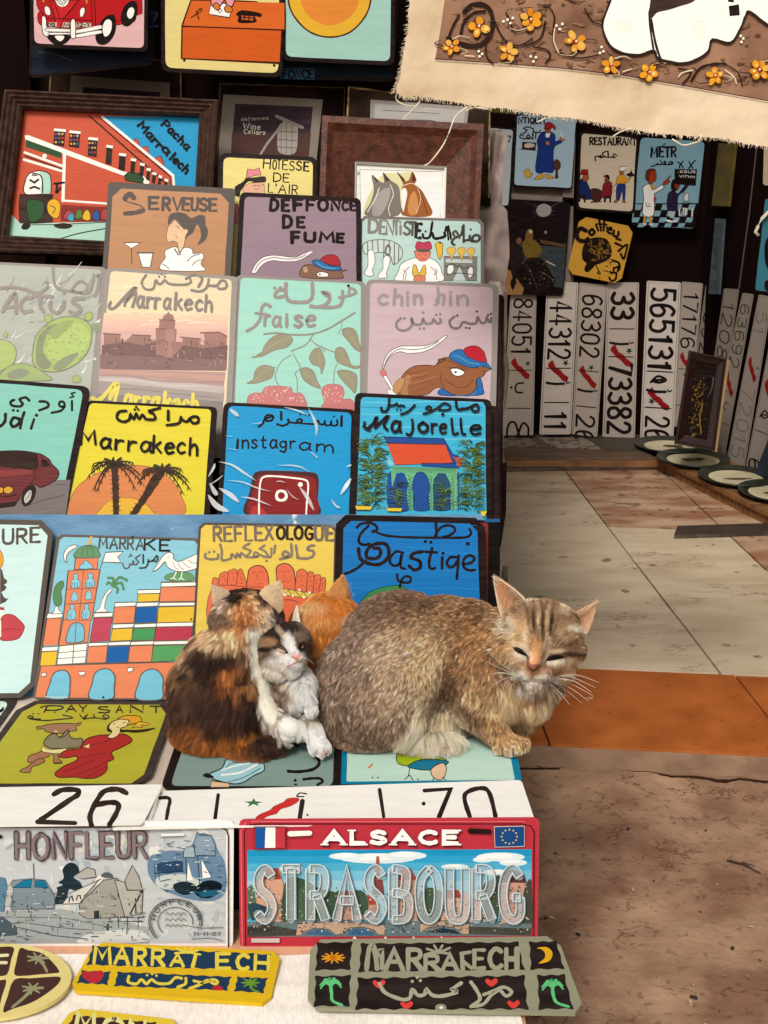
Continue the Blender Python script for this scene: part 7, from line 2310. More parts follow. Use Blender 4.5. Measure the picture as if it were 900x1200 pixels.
class Cat:
    def __init__(s, label, base, blobs, voxel, patches, base_col, flow, lens, seed, floor=True, smooth=8, group=None, name='cat', gain=1.0):
        s.root = empty(name, base, label, 'cat', group); s.pat = patches; s.gain = gain; s.base = np.array(lin(base_col)); s.seed = seed; s.lens = lens; s.flow = flow
        mb = MB()
        for b_ in blobs: blob_mesh(mb, *b_)
        me = bpy.data.meshes.new('body'); me.from_pydata(mb.v, [], mb.f)
        o = bpy.data.objects.new('tmp', me); COL.objects.link(o)
        md = o.modifiers.new('r', 'REMESH'); md.mode = 'VOXEL'; md.voxel_size = voxel
        m2 = o.modifiers.new('s', 'SMOOTH'); m2.factor = .5; m2.iterations = smooth
        dg = bpy.context.evaluated_depsgraph_get(); ev = o.evaluated_get(dg); me2 = bpy.data.meshes.new_from_object(ev)
        bpy.data.objects.remove(o); bpy.data.meshes.remove(me)
        if floor:
            co = np.empty(len(me2.vertices) * 3, 'f'); me2.vertices.foreach_get('co', co); co = co.reshape(-1, 3)
            over = co[:, 0] < flat(ZS).hit(611, 915).x + .004
            co[:, 2] = np.where(over, np.maximum(co[:, 2], ZTOP), co[:, 2]); me2.vertices.foreach_set('co', co.ravel()); me2.update()
        me2.materials.clear(); me2.materials.append(SKIN); me2.polygons.foreach_set('use_smooth', [True] * len(me2.polygons))
        me2.name = 'body'; s.me = me2; s.body = link('body', me2, s.root)
        s.tint_mesh(me2)
        me2.calc_loop_triangles(); s.bvh = BVHTree.FromPolygons([v.co[:] for v in me2.vertices], [tuple(t.vertices) for t in me2.loop_triangles])
    def noises(s, P, sc):
        return np.array([noise.noise(Vector(p * sc) + Vector((s.seed, 0, 0))) for p in P])
    def color(s, P, pats=None, n1=None, n2=None):
        x, y = proj(P); n1 = s.noises(P, 60) if n1 is None else n1; n2 = s.noises(P, 230) if n2 is None else n2
        col = np.tile(s.base, (len(P), 1))
        for p in (pats if pats is not None else s.pat):
            cx, cy, rx, ry, rot, h, soft = p[:7]; amp = p[7] if len(p) > 7 else .35
            w = ell(x, y, cx, cy, rx, ry, rot, soft, (n1 * .8 + n2 * .6) * amp)[:, None] * (p[8] if len(p) > 8 else 1); col = col * (1 - w) + np.array(lin(h)) * w
        return np.clip(col * s.gain, 0, .9)
    def tint_mesh(s, me, pats=None, dark=.7):
        P = np.empty(len(me.vertices) * 3, 'f'); me.vertices.foreach_get('co', P); P = P.reshape(-1, 3).astype(float)
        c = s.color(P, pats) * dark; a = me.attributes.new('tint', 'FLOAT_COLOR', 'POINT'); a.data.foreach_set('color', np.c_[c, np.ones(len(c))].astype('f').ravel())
    def hit(s, px, py, off=0):
        d = ray(px, py).normalized(); h = s.bvh.ray_cast(CAM, d)
        if h[0] is None: return None
        return h[0] + h[1] * off
    def fur(s, n, name='fur', me=None, mask=(), lenk=1, lift=.35, clump=.55, cl_n=28, contrast=.28, rad=.00011, pats=None, const_len=None, flowv=None, parent=None, K=5, curl=.25, gravity=.15, tipk=1.2, rootk=.62, zmin=True, only=None, crad=.012):
        me = me or s.me; me.calc_loop_triangles(); rs = np.random.RandomState(s.seed * 7 + len(name))
        V = np.empty(len(me.vertices) * 3, 'f'); me.vertices.foreach_get('co', V); V = V.reshape(-1, 3).astype(float)
        N = np.empty(len(me.vertices) * 3, 'f'); me.vertex_normals.foreach_get('vector', N); N = N.reshape(-1, 3).astype(float)
        T = np.empty(len(me.loop_triangles) * 3, 'i'); me.loop_triangles.foreach_get('vertices', T); T = T.reshape(-1, 3)
        ar = np.linalg.norm(np.cross(V[T[:, 1]] - V[T[:, 0]], V[T[:, 2]] - V[T[:, 0]]), axis=1)
        ce = V[T].mean(1); nn = np.cross(V[T[:, 1]] - V[T[:, 0]], V[T[:, 2]] - V[T[:, 0]]); view = (np.array(CAM) - ce); fac = (nn * view).sum(1) / (np.linalg.norm(nn, axis=1) * np.linalg.norm(view, axis=1) + 1e-9)
        ar = ar * np.where(fac > -.25, 1, .4)            # thinner coat on the far side
        ti = rs.choice(len(T), n, p=ar / ar.sum()); r1 = np.sqrt(rs.rand(n)); r2 = rs.rand(n); w = np.c_[1 - r1, r1 * (1 - r2), r1 * r2]
        P = (V[T[ti]] * w[:, :, None]).sum(1); Nn = (N[T[ti]] * w[:, :, None]).sum(1); Nn /= np.linalg.norm(Nn, axis=1)[:, None] + 1e-9
        keep = np.ones(n, bool); x, y = proj(P)
        if zmin: keep &= ~((P[:, 2] < ZTOP + .0012) & (P[:, 0] < .165))
        for cx, cy, rx, ry, rot in mask: keep &= ell(x, y, cx, cy, rx, ry, rot, .02, 0) < .5
        if only: keep &= ell(x, y, *only, .3, 0) > rs.rand(n)
        P, Nn, x, y = P[keep], Nn[keep], x[keep], y[keep]; n = len(P)
        # flow: weighted directions in the picture frame (right, up, away)
        if flowv is None:
            D = np.zeros((n, 3)); Ws = np.zeros(n)
            for fx, fy, fr_, dx, dy, dz in s.flow:
                ww = np.exp(-((x - fx) ** 2 + (y - fy) ** 2) / (2 * fr_ ** 2)) + 1e-6; D += ww[:, None] * (dx * BX - dy * BU + dz * BF); Ws += ww
            D /= Ws[:, None]
        else: D = np.tile(np.array(flowv), (n, 1))
        Tn = D - (D * Nn).sum(1)[:, None] * Nn; Tn /= np.linalg.norm(Tn, axis=1)[:, None] + 1e-6
        n1 = s.noises(P, 60); n2 = s.noises(P, 230)
        side = np.cross(Nn, Tn); ang = n1 * .9 + rs.randn(n) * .16; Tn = Tn * np.cos(ang)[:, None] + side * np.sin(ang)[:, None]
        L = np.full(n, const_len if const_len else s.lens[0][0])
        if not const_len:
            for lx, ly, rx, ry, rot, ln in s.lens[1:]: ww = ell(x, y, lx, ly, rx, ry, rot, .35, n1 * .2); L = L * (1 - ww) + ln * ww
        L *= rs.uniform(.65, 1.15, n) * lenk
        col = s.color(P, pats, n1, n2)
        # clumps
        kc = max(1, n // cl_n); ci = rs.choice(n, kc, replace=False); kd = KDTree(kc)
        for i, j in enumerate(ci): kd.insert(P[j], i)
        kd.balance(); own = np.array([kd.find(p)[1] for p in P]); cj = ci[own]
        cb = rs.randn(kc)[own] * contrast
        dirs = Tn * (1 - lift) + Nn * lift + rs.randn(n, 3) * .07; dirs /= np.linalg.norm(dirs, axis=1)[:, None]
        tip = P + dirs * L[:, None]; ctip = (P + dirs * L[:, None])[cj]; pull = np.clip(1 - np.linalg.norm(P - P[cj], axis=1) / crad, 0, 1) * clump
        tipc = tip * (1 - pull)[:, None] + ctip * pull[:, None]
        pts = np.zeros((n, K, 3)); sd = np.cross(dirs, Nn) * (rs.randn(n) * curl * .12)[:, None] * L[:, None]
        for k in range(K):
            t = k / (K - 1); base_dir = P + Nn * (lift * 1.25 * L * t)[:, None] * (1 - t * .45)
            line = P + (tipc - P) * t; q = line + Nn * (L * .16 * math.sin(math.pi * t))[:, None] + sd * math.sin(2.4 * t); q[:, 2] -= gravity * L * t * t
            if zmin: q[:, 2] = np.where(q[:, 0] < .165, np.maximum(q[:, 2], ZTOP + .0003), q[:, 2])
            pts[:, k] = q
        pts[:, 0] = P - Nn * .0004
        cu = bpy.data.hair_curves.new(name); cu.add_curves([K] * n)
        cu.points.foreach_set('position', pts.astype('f').ravel())
        rr = np.tile(np.linspace(1, .22, K) * rad, (n, 1)) * rs.uniform(.7, 1.3, n)[:, None]; cu.points.foreach_set('radius', rr.astype('f').ravel())
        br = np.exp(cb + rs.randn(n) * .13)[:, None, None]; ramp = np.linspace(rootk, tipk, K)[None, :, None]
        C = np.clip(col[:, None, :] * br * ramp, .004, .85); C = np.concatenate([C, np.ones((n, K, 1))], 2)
        at = cu.attributes.new('tint', 'FLOAT_COLOR', 'POINT'); at.data.foreach_set('color', C.astype('f').ravel())
        cu.materials.append(FURM); o = link(name, cu, parent or s.root); return o
    def ear(s, tip, b0, b1, cup, thick=.0012, inner='d89070', outer='a08060', bulge=.14, n=900, side=1, rimcol='ead8c0', nin=160, elen=.004, nfront=0, fcol=None):
        """cupped ear shell; tip/b0/b1 are (px, py, Y); cup = depth of the hollow (m, + away from camera)"""
        A, B, T = Vector(P3(*b0)), Vector(P3(*b1)), Vector(P3(*tip)); U_ = 12; Vn = 12; vs = []; nrm = (B - A).cross(T - A).normalized()
        if nrm.dot(CAM - A) < 0: nrm = -nrm
        mid = (A + B) / 2
        for j in range(Vn + 1):
            v = j / Vn
            for i in range(U_ + 1):
                u = i / U_; wv = (1 - v) ** .82; e = A.lerp(B, .5 + (u - .5) * 1) ; p = mid.lerp(T, v) + (B - A) * (u - .5) * wv * (1 + bulge * math.sin(math.pi * v) * 2)
                h = (1 - (2 * u - 1) ** 2) * cup * (1 - v) ** .6 * (.55 + .45 * math.sin(math.pi * min(v + .35, 1)))
                vs.append(p - nrm * h)
        fs = [(j * (U_ + 1) + i, j * (U_ + 1) + i + 1, (j + 1) * (U_ + 1) + i + 1, (j + 1) * (U_ + 1) + i) for j in range(Vn) for i in range(U_)]
        q = (vs[fs[0][1]] - vs[fs[0][0]]).cross(vs[fs[0][2]] - vs[fs[0][0]])
        if q.dot(nrm) < 0: fs = [f[::-1] for f in fs]
        k = len(vs); back = [v - nrm * thick for v in vs]
        me = bpy.data.meshes.new('ear'); nb = [tuple(k + i for i in f[::-1]) for f in fs]
        E = [i * (U_ + 1) for i in range(Vn + 1)]; E2 = [i * (U_ + 1) + U_ for i in range(Vn + 1)]
        rim = [(a, b_, k + b_, k + a) for a, b_ in zip(E, E[1:])] + [(b_, a, k + a, k + b_) for a, b_ in zip(E2, E2[1:])]
        me.from_pydata([tuple(v) for v in vs + back], [], fs + nb + rim); me.update(); me.polygons.foreach_set('use_smooth', [True] * len(me.polygons))
        ci, co = np.array(lin(inner)), np.array(lin(outer)); rc = np.array(lin(rimcol)); cols = []
        for idx in range(2 * k):
            i = idx % k % (U_ + 1); u = i / U_; e = abs(2 * u - 1); c = (ci if idx < k else co); w = max(0, (e - .72) / .28) * .8; c = c * (1 - w) + rc * w; cols.append(list(c) + [1])
        at = me.attributes.new('tint', 'FLOAT_COLOR', 'POINT'); at.data.foreach_set('color', np.array(cols, 'f').ravel()); me.materials.append(SKIN)
        o = link('ear', me, s.root)
        # back fuzz
        mo = bpy.data.meshes.new('t'); mo.from_pydata([tuple(v) for v in back], [], [tuple(i - k for i in f) for f in nb]); mo.update()
        d = (T - mid).normalized(); sv = s.base, s.pat; s.base = co; s.pat = []
        f1 = s.fur(n, 'ear_fur', mo, const_len=elen, flowv=d, lift=.18, clump=.3, rad=.00009, zmin=False, pats=[], contrast=.1)
        mi = bpy.data.meshes.new('t2'); mi.from_pydata([tuple(v) for v in vs], [], fs); mi.update(); s.base = rc
        f2 = s.fur(nin, 'inner_ear_hair', mi, const_len=.011 * (elen / .004), flowv=d * .6 + (B - A).normalized() * .5 * side, lift=.22, clump=.5, rad=.00008, zmin=False, pats=[], contrast=.1); s.base, s.pat = sv
        if nfront:
            mi = bpy.data.meshes.new('t3'); mi.from_pydata([tuple(v) for v in vs], [], fs); mi.update(); s.base, s.pat = np.array(lin(fcol or outer)), []
            s.fur(nfront, 'ear_fur', mi, const_len=elen * 1.1, flowv=d, lift=.2, clump=.3, rad=.00009, zmin=False, pats=[], contrast=.1); s.base, s.pat = sv
        return o
    def patch(s, name, pts, col, off=.0008, rough=.3, dome=0, smooth=True):
        pts = catmull(pts, True, 4) if smooth else pts; c = np.mean(np.array(pts), 0); mb = MB(); h = s.hit(*c, off + dome)
        loop = [s.hit(*p, off) for p in pts]; loop = [p if p is not None else h for p in loop]; n = len(loop); mid = [s.hit(c[0] + (p[0] - c[0]) * .55, c[1] + (p[1] - c[1]) * .55, off + dome * .75) or h for p in pts]
        fs = [(i, (i + 1) % n, n + (i + 1) % n, n + i) for i in range(n)] + [(n + i, n + (i + 1) % n, 2 * n) for i in range(n)]
        m = mat('feature_' + col, lin(col), rough=rough, scale=300, bump=0, spec=.12, var=.05)
        mb.add(loop + mid + [h], fs, m); return mb.build(name, s.root, smooth=True)
    def stroke(s, name, lines, r, col, off=.0008, rough=.7):
        m = mat('feature_' + col, lin(col), rough=rough, scale=300, bump=0, spec=.3, var=.05); mb = MB()
        for pts in lines:
            q = [s.hit(*p, off) for p in catmull(pts, False, 4)]; q = [p for p in q if p is not None]
            if len(q) > 1: mb.tube(q, [r * (.35 + .65 * math.sin(math.pi * (i + .5) / len(q))) for i in range(len(q))], m, 5)
        return mb.build(name, s.root, smooth=True)
    def whiskers(s, groups, r=.00032, col='f4ece0', seed=1):
        m = mat('feature_' + col, lin(col), rough=.35, bump=0, spec=.5, var=.02); rr = random.Random(seed)
        for pts in groups:
            a = s.hit(*pts[0], 0)
            if a is None: continue
            Y0 = a.y; n = len(pts); dz = rr.uniform(-.03, -.008); q = [a]
            P_ = catmull(pts, False, 5)
            for i, p in enumerate(P_[1:]): t = (i + 1) / (len(P_) - 1); q.append(P3(p[0], p[1], Y0 + dz * t))
            mb = MB(); mb.tube(q, [r * (1 - .75 * i / len(q)) for i in range(len(q))], m, 4); mb.build('whisker', s.root, smooth=True)
# ---------------------------------------------------------------- adult tabby
YA = 1.235
blobs = [('e', 438, 806, YA + .01, 72, 76, 66), ('e', 400, 842, YA + .005, 36, 40, 52), ('e', 470, 770, YA + .012, 76, 78, 62), ('e', 520, 768, YA + .016, 68, 70, 48), ('e', 500, 830, YA + .014, 70, 52, 44),
         ('e', 442, 818, YA - .026, 60, 60, 46, 0), ('e', 466, 800, YA - .03, 44, 46, 36, 0), ('e', 562, 786, YA - .002, 46, 58, 50), ('e', 545, 742, YA + .012, 48, 40, 40), ('e', 590, 800, YA - .005, 38, 42, 44), ('e', 588, 752, YA - .008, 34, 40, 40), ('e', 614, 780, YA - .02, 34, 42, 36), ('e', 624, 812, YA - .02, 28, 27, 30), ('e', 642, 800, YA - .02, 20, 24, 26),
         ('c', [(556, 826, YA - .03, 26), (574, 850, YA - .04, 17), (590, 868, YA - .045, 13)]), ('e', 598, 873, YA - .05, 20, 12, 17, 8), ('e', 584, 876, YA - .052, 6.5, 8.5, 9), ('e', 595, 879, YA - .056, 6.5, 8.5, 9), ('e', 606, 877, YA - .056, 6.5, 8.5, 9), ('e', 614, 873, YA - .052, 5.5, 8.5, 9),
         ('c', [(600, 830, YA + .02, 20), (606, 862, YA + .01, 12), (612, 872, YA, 10)]), ('e', 430, 872, YA - .035, 36, 10, 22), ('e', 505, 868, YA - .03, 34, 13, 24),
         ('e', 638, 744, 1.192, 45, 38, 40, 8), ('e', 636, 725, 1.197, 43, 23, 30, 8), ('e', 606, 727, 1.200, 16, 16, 24), ('e', 605, 764, 1.185, 21, 20, 24, -20), ('e', 666, 761, 1.188, 19, 19, 24, 20), ('e', 655, 782, 1.186, 20, 17, 22, 20), ('e', 610, 782, 1.182, 15, 15, 20), ('e', 638, 770, 1.178, 28, 24, 26),
         ('c', [(634, 742, 1.158, 10), (629, 762, 1.150, 9), (624, 778, 1.141, 8.5)]), ('e', 616, 787, 1.151, 11.5, 9, 10, 30), ('e', 633, 789, 1.151, 12.5, 8.5, 10, -2), ('e', 625, 799, 1.157, 12, 8, 10), ('e', 624, 779, 1.1375, 7, 4.5, 5)]
pat = [(450, 780, 110, 120, 0, '887464', .3), (380, 820, 30, 70, 0, '7c6a5a', .5, .3, .7), (520, 730, 70, 42, 10, '94704c', .5, .4, .75), (470, 708, 66, 22, -12, '5c4636', .5, .4, .7), (560, 740, 40, 34, 0, '9a7448', .6, .4, .7), (520, 748, 30, 16, 0, '6a5040', .5, .4, .6), (560, 722, 30, 14, 20, '5c4636', .5, .4, .55), (470, 790, 38, 50, 10, 'b8a080', .6, .4, .7), (500, 770, 28, 34, 0, 'c8aa80', .6, .3, .8), (455, 760, 26, 16, 0, 'bca488', .6, .4, .6),
       (527, 806, 17, 38, 22, '4c3828', .5, .4, .95), (560, 770, 26, 40, 20, 'a07850', .6, .4, .6), (575, 820, 34, 26, 0, 'b89870', .5, .4, .8), (550, 838, 26, 8, 25, '5c4632', .5, .5, .7), (536, 822, 20, 5, 35, '5c4632', .5, .5, .6), (510, 860, 34, 30, 0, 'dcc8a4', .5, .4, .95), (486, 866, 18, 24, 20, 'e4d4b4', .5, .4, .9), (522, 876, 16, 12, 0, 'e8c8b0', .5, .3, .8), (470, 880, 30, 8, 0, 'b0967a', .5, .4, .7), (420, 862, 50, 18, 0, '6e5844', .6, .4, .6), (395, 878, 30, 10, 0, '88705a', .5, .4, .6),  # first ellipse paints the shade of the haunch fold into the coat
       (612, 822, 34, 24, 0, 'c8aa82', .5, .35, .9), (620, 806, 14, 10, 0, '8a6038', .7, .3, .7), (598, 872, 26, 16, 0, 'b89468', .4, .3, .95), (600, 880, 20, 7, 0, 'd8bc94', .5, .3, .8), (585, 850, 20, 12, 30, 'a07c54', .5, .4, .7), (572, 790, 12, 34, 10, '8c6844', .6, .4, .5),
       (640, 742, 62, 58, 0, 'a28464', .3, .2, 1), (655, 742, 26, 26, 0, '80664c', .6, .3, .85), (620, 722, 18, 12, 0, '86694e', .6, .3, .7), (672, 752, 12, 3, -30, '5a4230', .5, .3, .8), (600, 762, 10, 3, 40, '6a4a30', .5, .3, .8), (606, 750, 20, 24, 0, 'd0ac7c', .5, .3, .85), (595, 735, 10, 12, 0, 'e8d8bc', .5, .3, .8), (672, 740, 22, 12, 0, 'b09470', .5, .3, .7), (676, 737, 10, 4, 5, 'ecdcc4', .5, .3, .9), (664, 713, 8, 6, 0, 'dcc8a8', .6, .3, .7), (620, 702, 10, 5, 0, 'd8c8ac', .6, .3, .6),
       (629, 757, 7, 14, 8, 'b88c60', .5, .2, .9), (626, 776, 8, 14, 5, 'e0a070', .4, .15, .95), (616, 763, 5, 12, -35, 'f0dcc0', .4, .2, .9), (654, 775, 18, 5, 0, 'f0dcc0', .5, .2, .9), (640, 762, 4, 9, 10, 'f0dcc0', .5, .2, .6), (606, 770, 10, 9, 0, 'e8c8a0', .6, .3, .7), (600, 766, 12, 3, 35, 'b07040', .5, .3, .7), (666, 785, 18, 14, 0, 'b0906a', .5, .3, .6), (660, 788, 16, 4, 5, '7c5c40', .5, .5, .4), (672, 767, 16, 3, 5, '3c2a1c', .5, .3, .95), (592, 751, 9, 2.6, 15, '7c5430', .5, .35, .7),
       (611, 792, 10, 6, 30, 'f0e6d8', .4, .25, .95), (636, 797, 17, 6, -8, 'eee2d2', .4, .25, .95), (622, 804, 16, 5, 0, 'e8dcca', .4, .2, .9), (634, 786, 10, 4, 0, 'c8a884', .5, .3, .7), (614, 783, 5, 4, 30, 'c8a884', .5, .3, .6), (616, 744, 3.5, 8, 5, 'f0dcbc', .5, .2, .8), (641, 752, 3.5, 10, 12, 'e8ccA4', .5, .2, .7), (629, 806, 20, 4, 0, 'c8b090', .6, .3, .5)]
pat += [(609, 769, 11, 3, 24, 'f4e6cc', .5, .2, .95), (651, 776, 13, 2.6, -6, 'f4e6cc', .5, .2, .95), (607, 755, 10, 2.4, 22, 'e8d4b0', .5, .2, .8), (652, 763, 12, 2.4, -4, 'e8d4b0', .5, .2, .8), (619, 774, 2, 6, 0, '6c442c', .5, .2, .8), (638, 780, 2, 6, 10, '8c6040', .5, .2, .7), (618, 788, 3, 6, 20, 'c8a078', .5, .2, .5)]
# forehead stripes: short dark and pale streaks running down between the ears
for sx, sy, rx, ry, ro, h, a_ in ((626, 730, 2.0, 15, -4, '2e2218', 1), (631.5, 728, 1.5, 17, 0, 'd0b890', .7), (636, 729, 2.0, 17, 2, '2a2018', 1), (641, 728, 1.5, 15, 4, 'cdb48c', .7), (646, 731, 2.0, 14, 8, '30241a', 1), (620, 731, 1.6, 13, -8, '5c4836', .75), (616, 733, 1.6, 12, -8, 'd4b68c', .5), (651, 734, 1.6, 11, 14, '5c4836', .7), (631, 744, 1.5, 9, 0, '5a4634', .8), (637, 745, 1.5, 9, 4, '5a4634', .8), (618, 716, 2, 9, -24, '644e3a', .7), (648, 712, 2, 8, 20, '644e3a', .7), (634, 708, 2, 7, 0, '644e3a', .7), (641, 708, 1.5, 7, 10, '644e3a', .6), (626, 709, 1.5, 7, -10, '644e3a', .6)):
    pat.append((sx, sy, rx, ry, ro, h, .45, .5, a_))
flow = [(640, 715, 22, .0, -.9, .8), (600, 745, 20, -.8, -.1, .5), (680, 750, 20, .9, .1, .5), (606, 775, 16, -.7, .5, .3), (665, 780, 18, .8, .5, .3), (629, 765, 7, 0, -1, .2), (612, 793, 9, -.7, .6, .1), (637, 795, 10, .7, .6, .1), (600, 810, 30, .1, 1, 0), (598, 872, 22, .3, .8, -.2), (560, 760, 40, -.8, .4, .1), (500, 720, 60, -.9, -.05, .2), (430, 740, 50, -.9, .5, .1), (400, 820, 50, -.5, .9, 0), (470, 800, 50, -.35, .9, 0), (530, 810, 40, .1, 1, 0), (505, 860, 35, .25, 1, 0)]
lens = [(.0072,), (460, 790, 110, 110, 0, .0066), (505, 862, 34, 26, 0, .022), (612, 820, 36, 26, 0, .017), (598, 872, 30, 20, 0, .0045), (582, 852, 22, 16, 0, .007), (640, 742, 54, 56, 0, .0052), (640, 720, 30, 20, 0, .0040), (626, 770, 12, 26, 0, .0018), (622, 794, 20, 12, 0, .0026), (606, 762, 16, 12, 0, .0032), (654, 768, 16, 12, 0, .0032), (593, 760, 10, 24, 0, .0085), (690, 765, 10, 24, 0, .0085)]
A = Cat('adult grizzled brown tabby cat crouching on the mint sign with half closed eyes', P3(500, 878, 1.2), blobs, .0026, pat, '8a7058', flow, lens, 3, gain=np.array([1.10, 1.08, 1.12]))
mask = [(609.5, 763.5, 7.5, 2.6, 24), (650, 770, 9.5, 2.8, -8), (624.5, 780, 6, 4, 0), (510, 882, 10, 7, 0)]
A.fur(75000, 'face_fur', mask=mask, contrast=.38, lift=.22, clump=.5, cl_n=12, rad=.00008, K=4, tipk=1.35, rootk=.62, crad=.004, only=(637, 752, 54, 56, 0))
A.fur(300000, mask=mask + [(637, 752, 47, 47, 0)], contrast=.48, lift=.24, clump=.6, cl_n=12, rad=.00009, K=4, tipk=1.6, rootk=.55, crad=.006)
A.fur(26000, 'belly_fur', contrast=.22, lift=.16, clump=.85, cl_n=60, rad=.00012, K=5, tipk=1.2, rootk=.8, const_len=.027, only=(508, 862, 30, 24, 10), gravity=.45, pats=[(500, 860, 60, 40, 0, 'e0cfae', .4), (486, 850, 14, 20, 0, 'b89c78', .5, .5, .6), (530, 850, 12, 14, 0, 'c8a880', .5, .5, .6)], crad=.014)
A.ear((578, 675, 1.215), (588, 727, 1.212), (615, 702, 1.200), .010, inner='b88058', outer='b09070', rimcol='f0e0c8', bulge=.03, side=1, n=5000, nin=300)
A.ear((700, 705, 1.215), (663, 727, 1.19), (688, 744, 1.20), .009, inner='bc8c70', outer='a87c54', rimcol='e8c8a4', bulge=.05, side=-1, n=4500, nin=420)
A.patch('eye_lining', [(602, 759.5), (607, 760), (613, 763), (618, 768), (614, 767.5), (607, 765), (603, 762)], '1a100c', .0010, .6)
A.patch('eye_lining', [(640, 774.5), (643, 770), (648, 768), (655, 768), (661, 769.5), (655, 772), (648, 773.5)], '1a100c', .0010, .6)
A.patch('eye', [(605, 761.3), (609, 762.3), (613, 764.6), (611, 765.4), (607, 763.6)], '0c0806', .0013, .35, .0003)
A.patch('eye', [(644, 771.8), (648, 769.8), (655, 769.6), (656, 770.4), (650, 772), (646, 772.8)], '0c0806', .0013, .35, .0003)
A.stroke('eyelid', [[(601, 759), (607, 759.4), (613, 762.4), (619, 769), (619.5, 773)], [(638, 777), (641, 772), (646, 767.8), (654, 767), (663, 769.4)]], .0008, '2c1c14', .0012)
A.patch('nose', [(618.5, 777.5), (624, 778.5), (631.5, 778.5), (630, 782), (626, 785), (624, 787), (622, 785), (619.5, 781)], '8c5444', .0008, .5, .0012)
A.stroke('nostril', [[(619, 779.5), (621.5, 782), (624, 784.5)], [(631, 778.5), (628.5, 782), (625.5, 785)]], .00055, '3a1c16', .0018)
A.stroke('mouth_line', [[(624, 787), (624, 792), (619, 797), (614, 797)], [(624, 792), (631, 799), (640, 801)]], .0003, '9c7a66', .0016)
A.stroke('claw_gap', [[(590, 874), (589, 880), (590, 885)], [(601, 875), (601, 881), (601, 886)], [(611, 872), (612, 878), (611, 884)]], .0006, '5c4430', .002)
A.stroke('teat', [[(522, 876), (525, 881), (527, 886)]], .0022, 'd8a090', .010)
A.whiskers([[(606, 790), (590, 780), (572, 764)], [(606, 791), (588, 784), (570, 775)], [(607, 793), (592, 789), (575, 789)], [(607, 794), (592, 795), (578, 803)], [(608, 796), (596, 797), (590, 806)], [(608, 797), (600, 802), (596, 812)], [(606, 792), (586, 788), (578, 792)],
            [(646, 794), (668, 793), (698, 806)], [(648, 795), (672, 798), (694, 812)], [(647, 797), (668, 806), (690, 822)], [(645, 798), (662, 808), (682, 824)], [(644, 800), (656, 812), (668, 826)], [(643, 801), (652, 812), (658, 820)], [(650, 793), (676, 791), (702, 800)], [(646, 797), (670, 802), (696, 816)], [(643, 800), (654, 810), (664, 816)]])
A.whiskers([[(612, 756), (604, 742), (600, 730)], [(648, 760), (656, 744), (664, 734)], [(650, 760), (662, 748), (672, 742)]], .00013)
# ---------------------------------------------------------------- calico kitten seen from behind
YK = 1.225
blobs = [('e', 264, 826, YK, 58, 60, 52, 0), ('e', 252, 850, YK - .004, 47, 40, 48), ('e', 280, 860, YK - .006, 42, 30, 42), ('e', 264, 786, YK + .010, 46, 50, 42, 20), ('e', 252, 806, YK + .004, 46, 46, 42), ('e', 280, 780, YK + .008, 28, 46, 34), ('e', 278, 756, YK + .016, 30, 30, 32), ('e', 266, 762, YK + .014, 30, 30, 32, 20), ('e', 284, 740, YK + .020, 33, 20, 32),
         ('e', 288, 719, YK + .026, 37, 28, 34), ('e', 266, 722, YK + .024, 17, 24, 24), ('e', 311, 724, YK + .022, 17, 22, 24), ('e', 300, 735, YK + .030, 20, 16, 24),
         ('c', [(296, 750, YK + .010, 14), (299, 785, YK + .000, 14), (306, 820, YK - .018, 13), (318, 843, YK - .036, 12.5), (342, 854, YK - .050, 11.5)]), ('e', 350, 856, YK - .044, 13, 11, 14, -10), ('e', 357, 862, YK - .050, 4.5, 6, 7), ('e', 350, 865, YK - .050, 4.5, 6, 7), ('e', 342, 863, YK - .048, 4.5, 6, 7),
         ('c', [(262, 876, YK - .034, 10), (290, 880, YK - .048, 10), (320, 872, YK - .050, 8.5), (344, 864, YK - .052, 4)])]
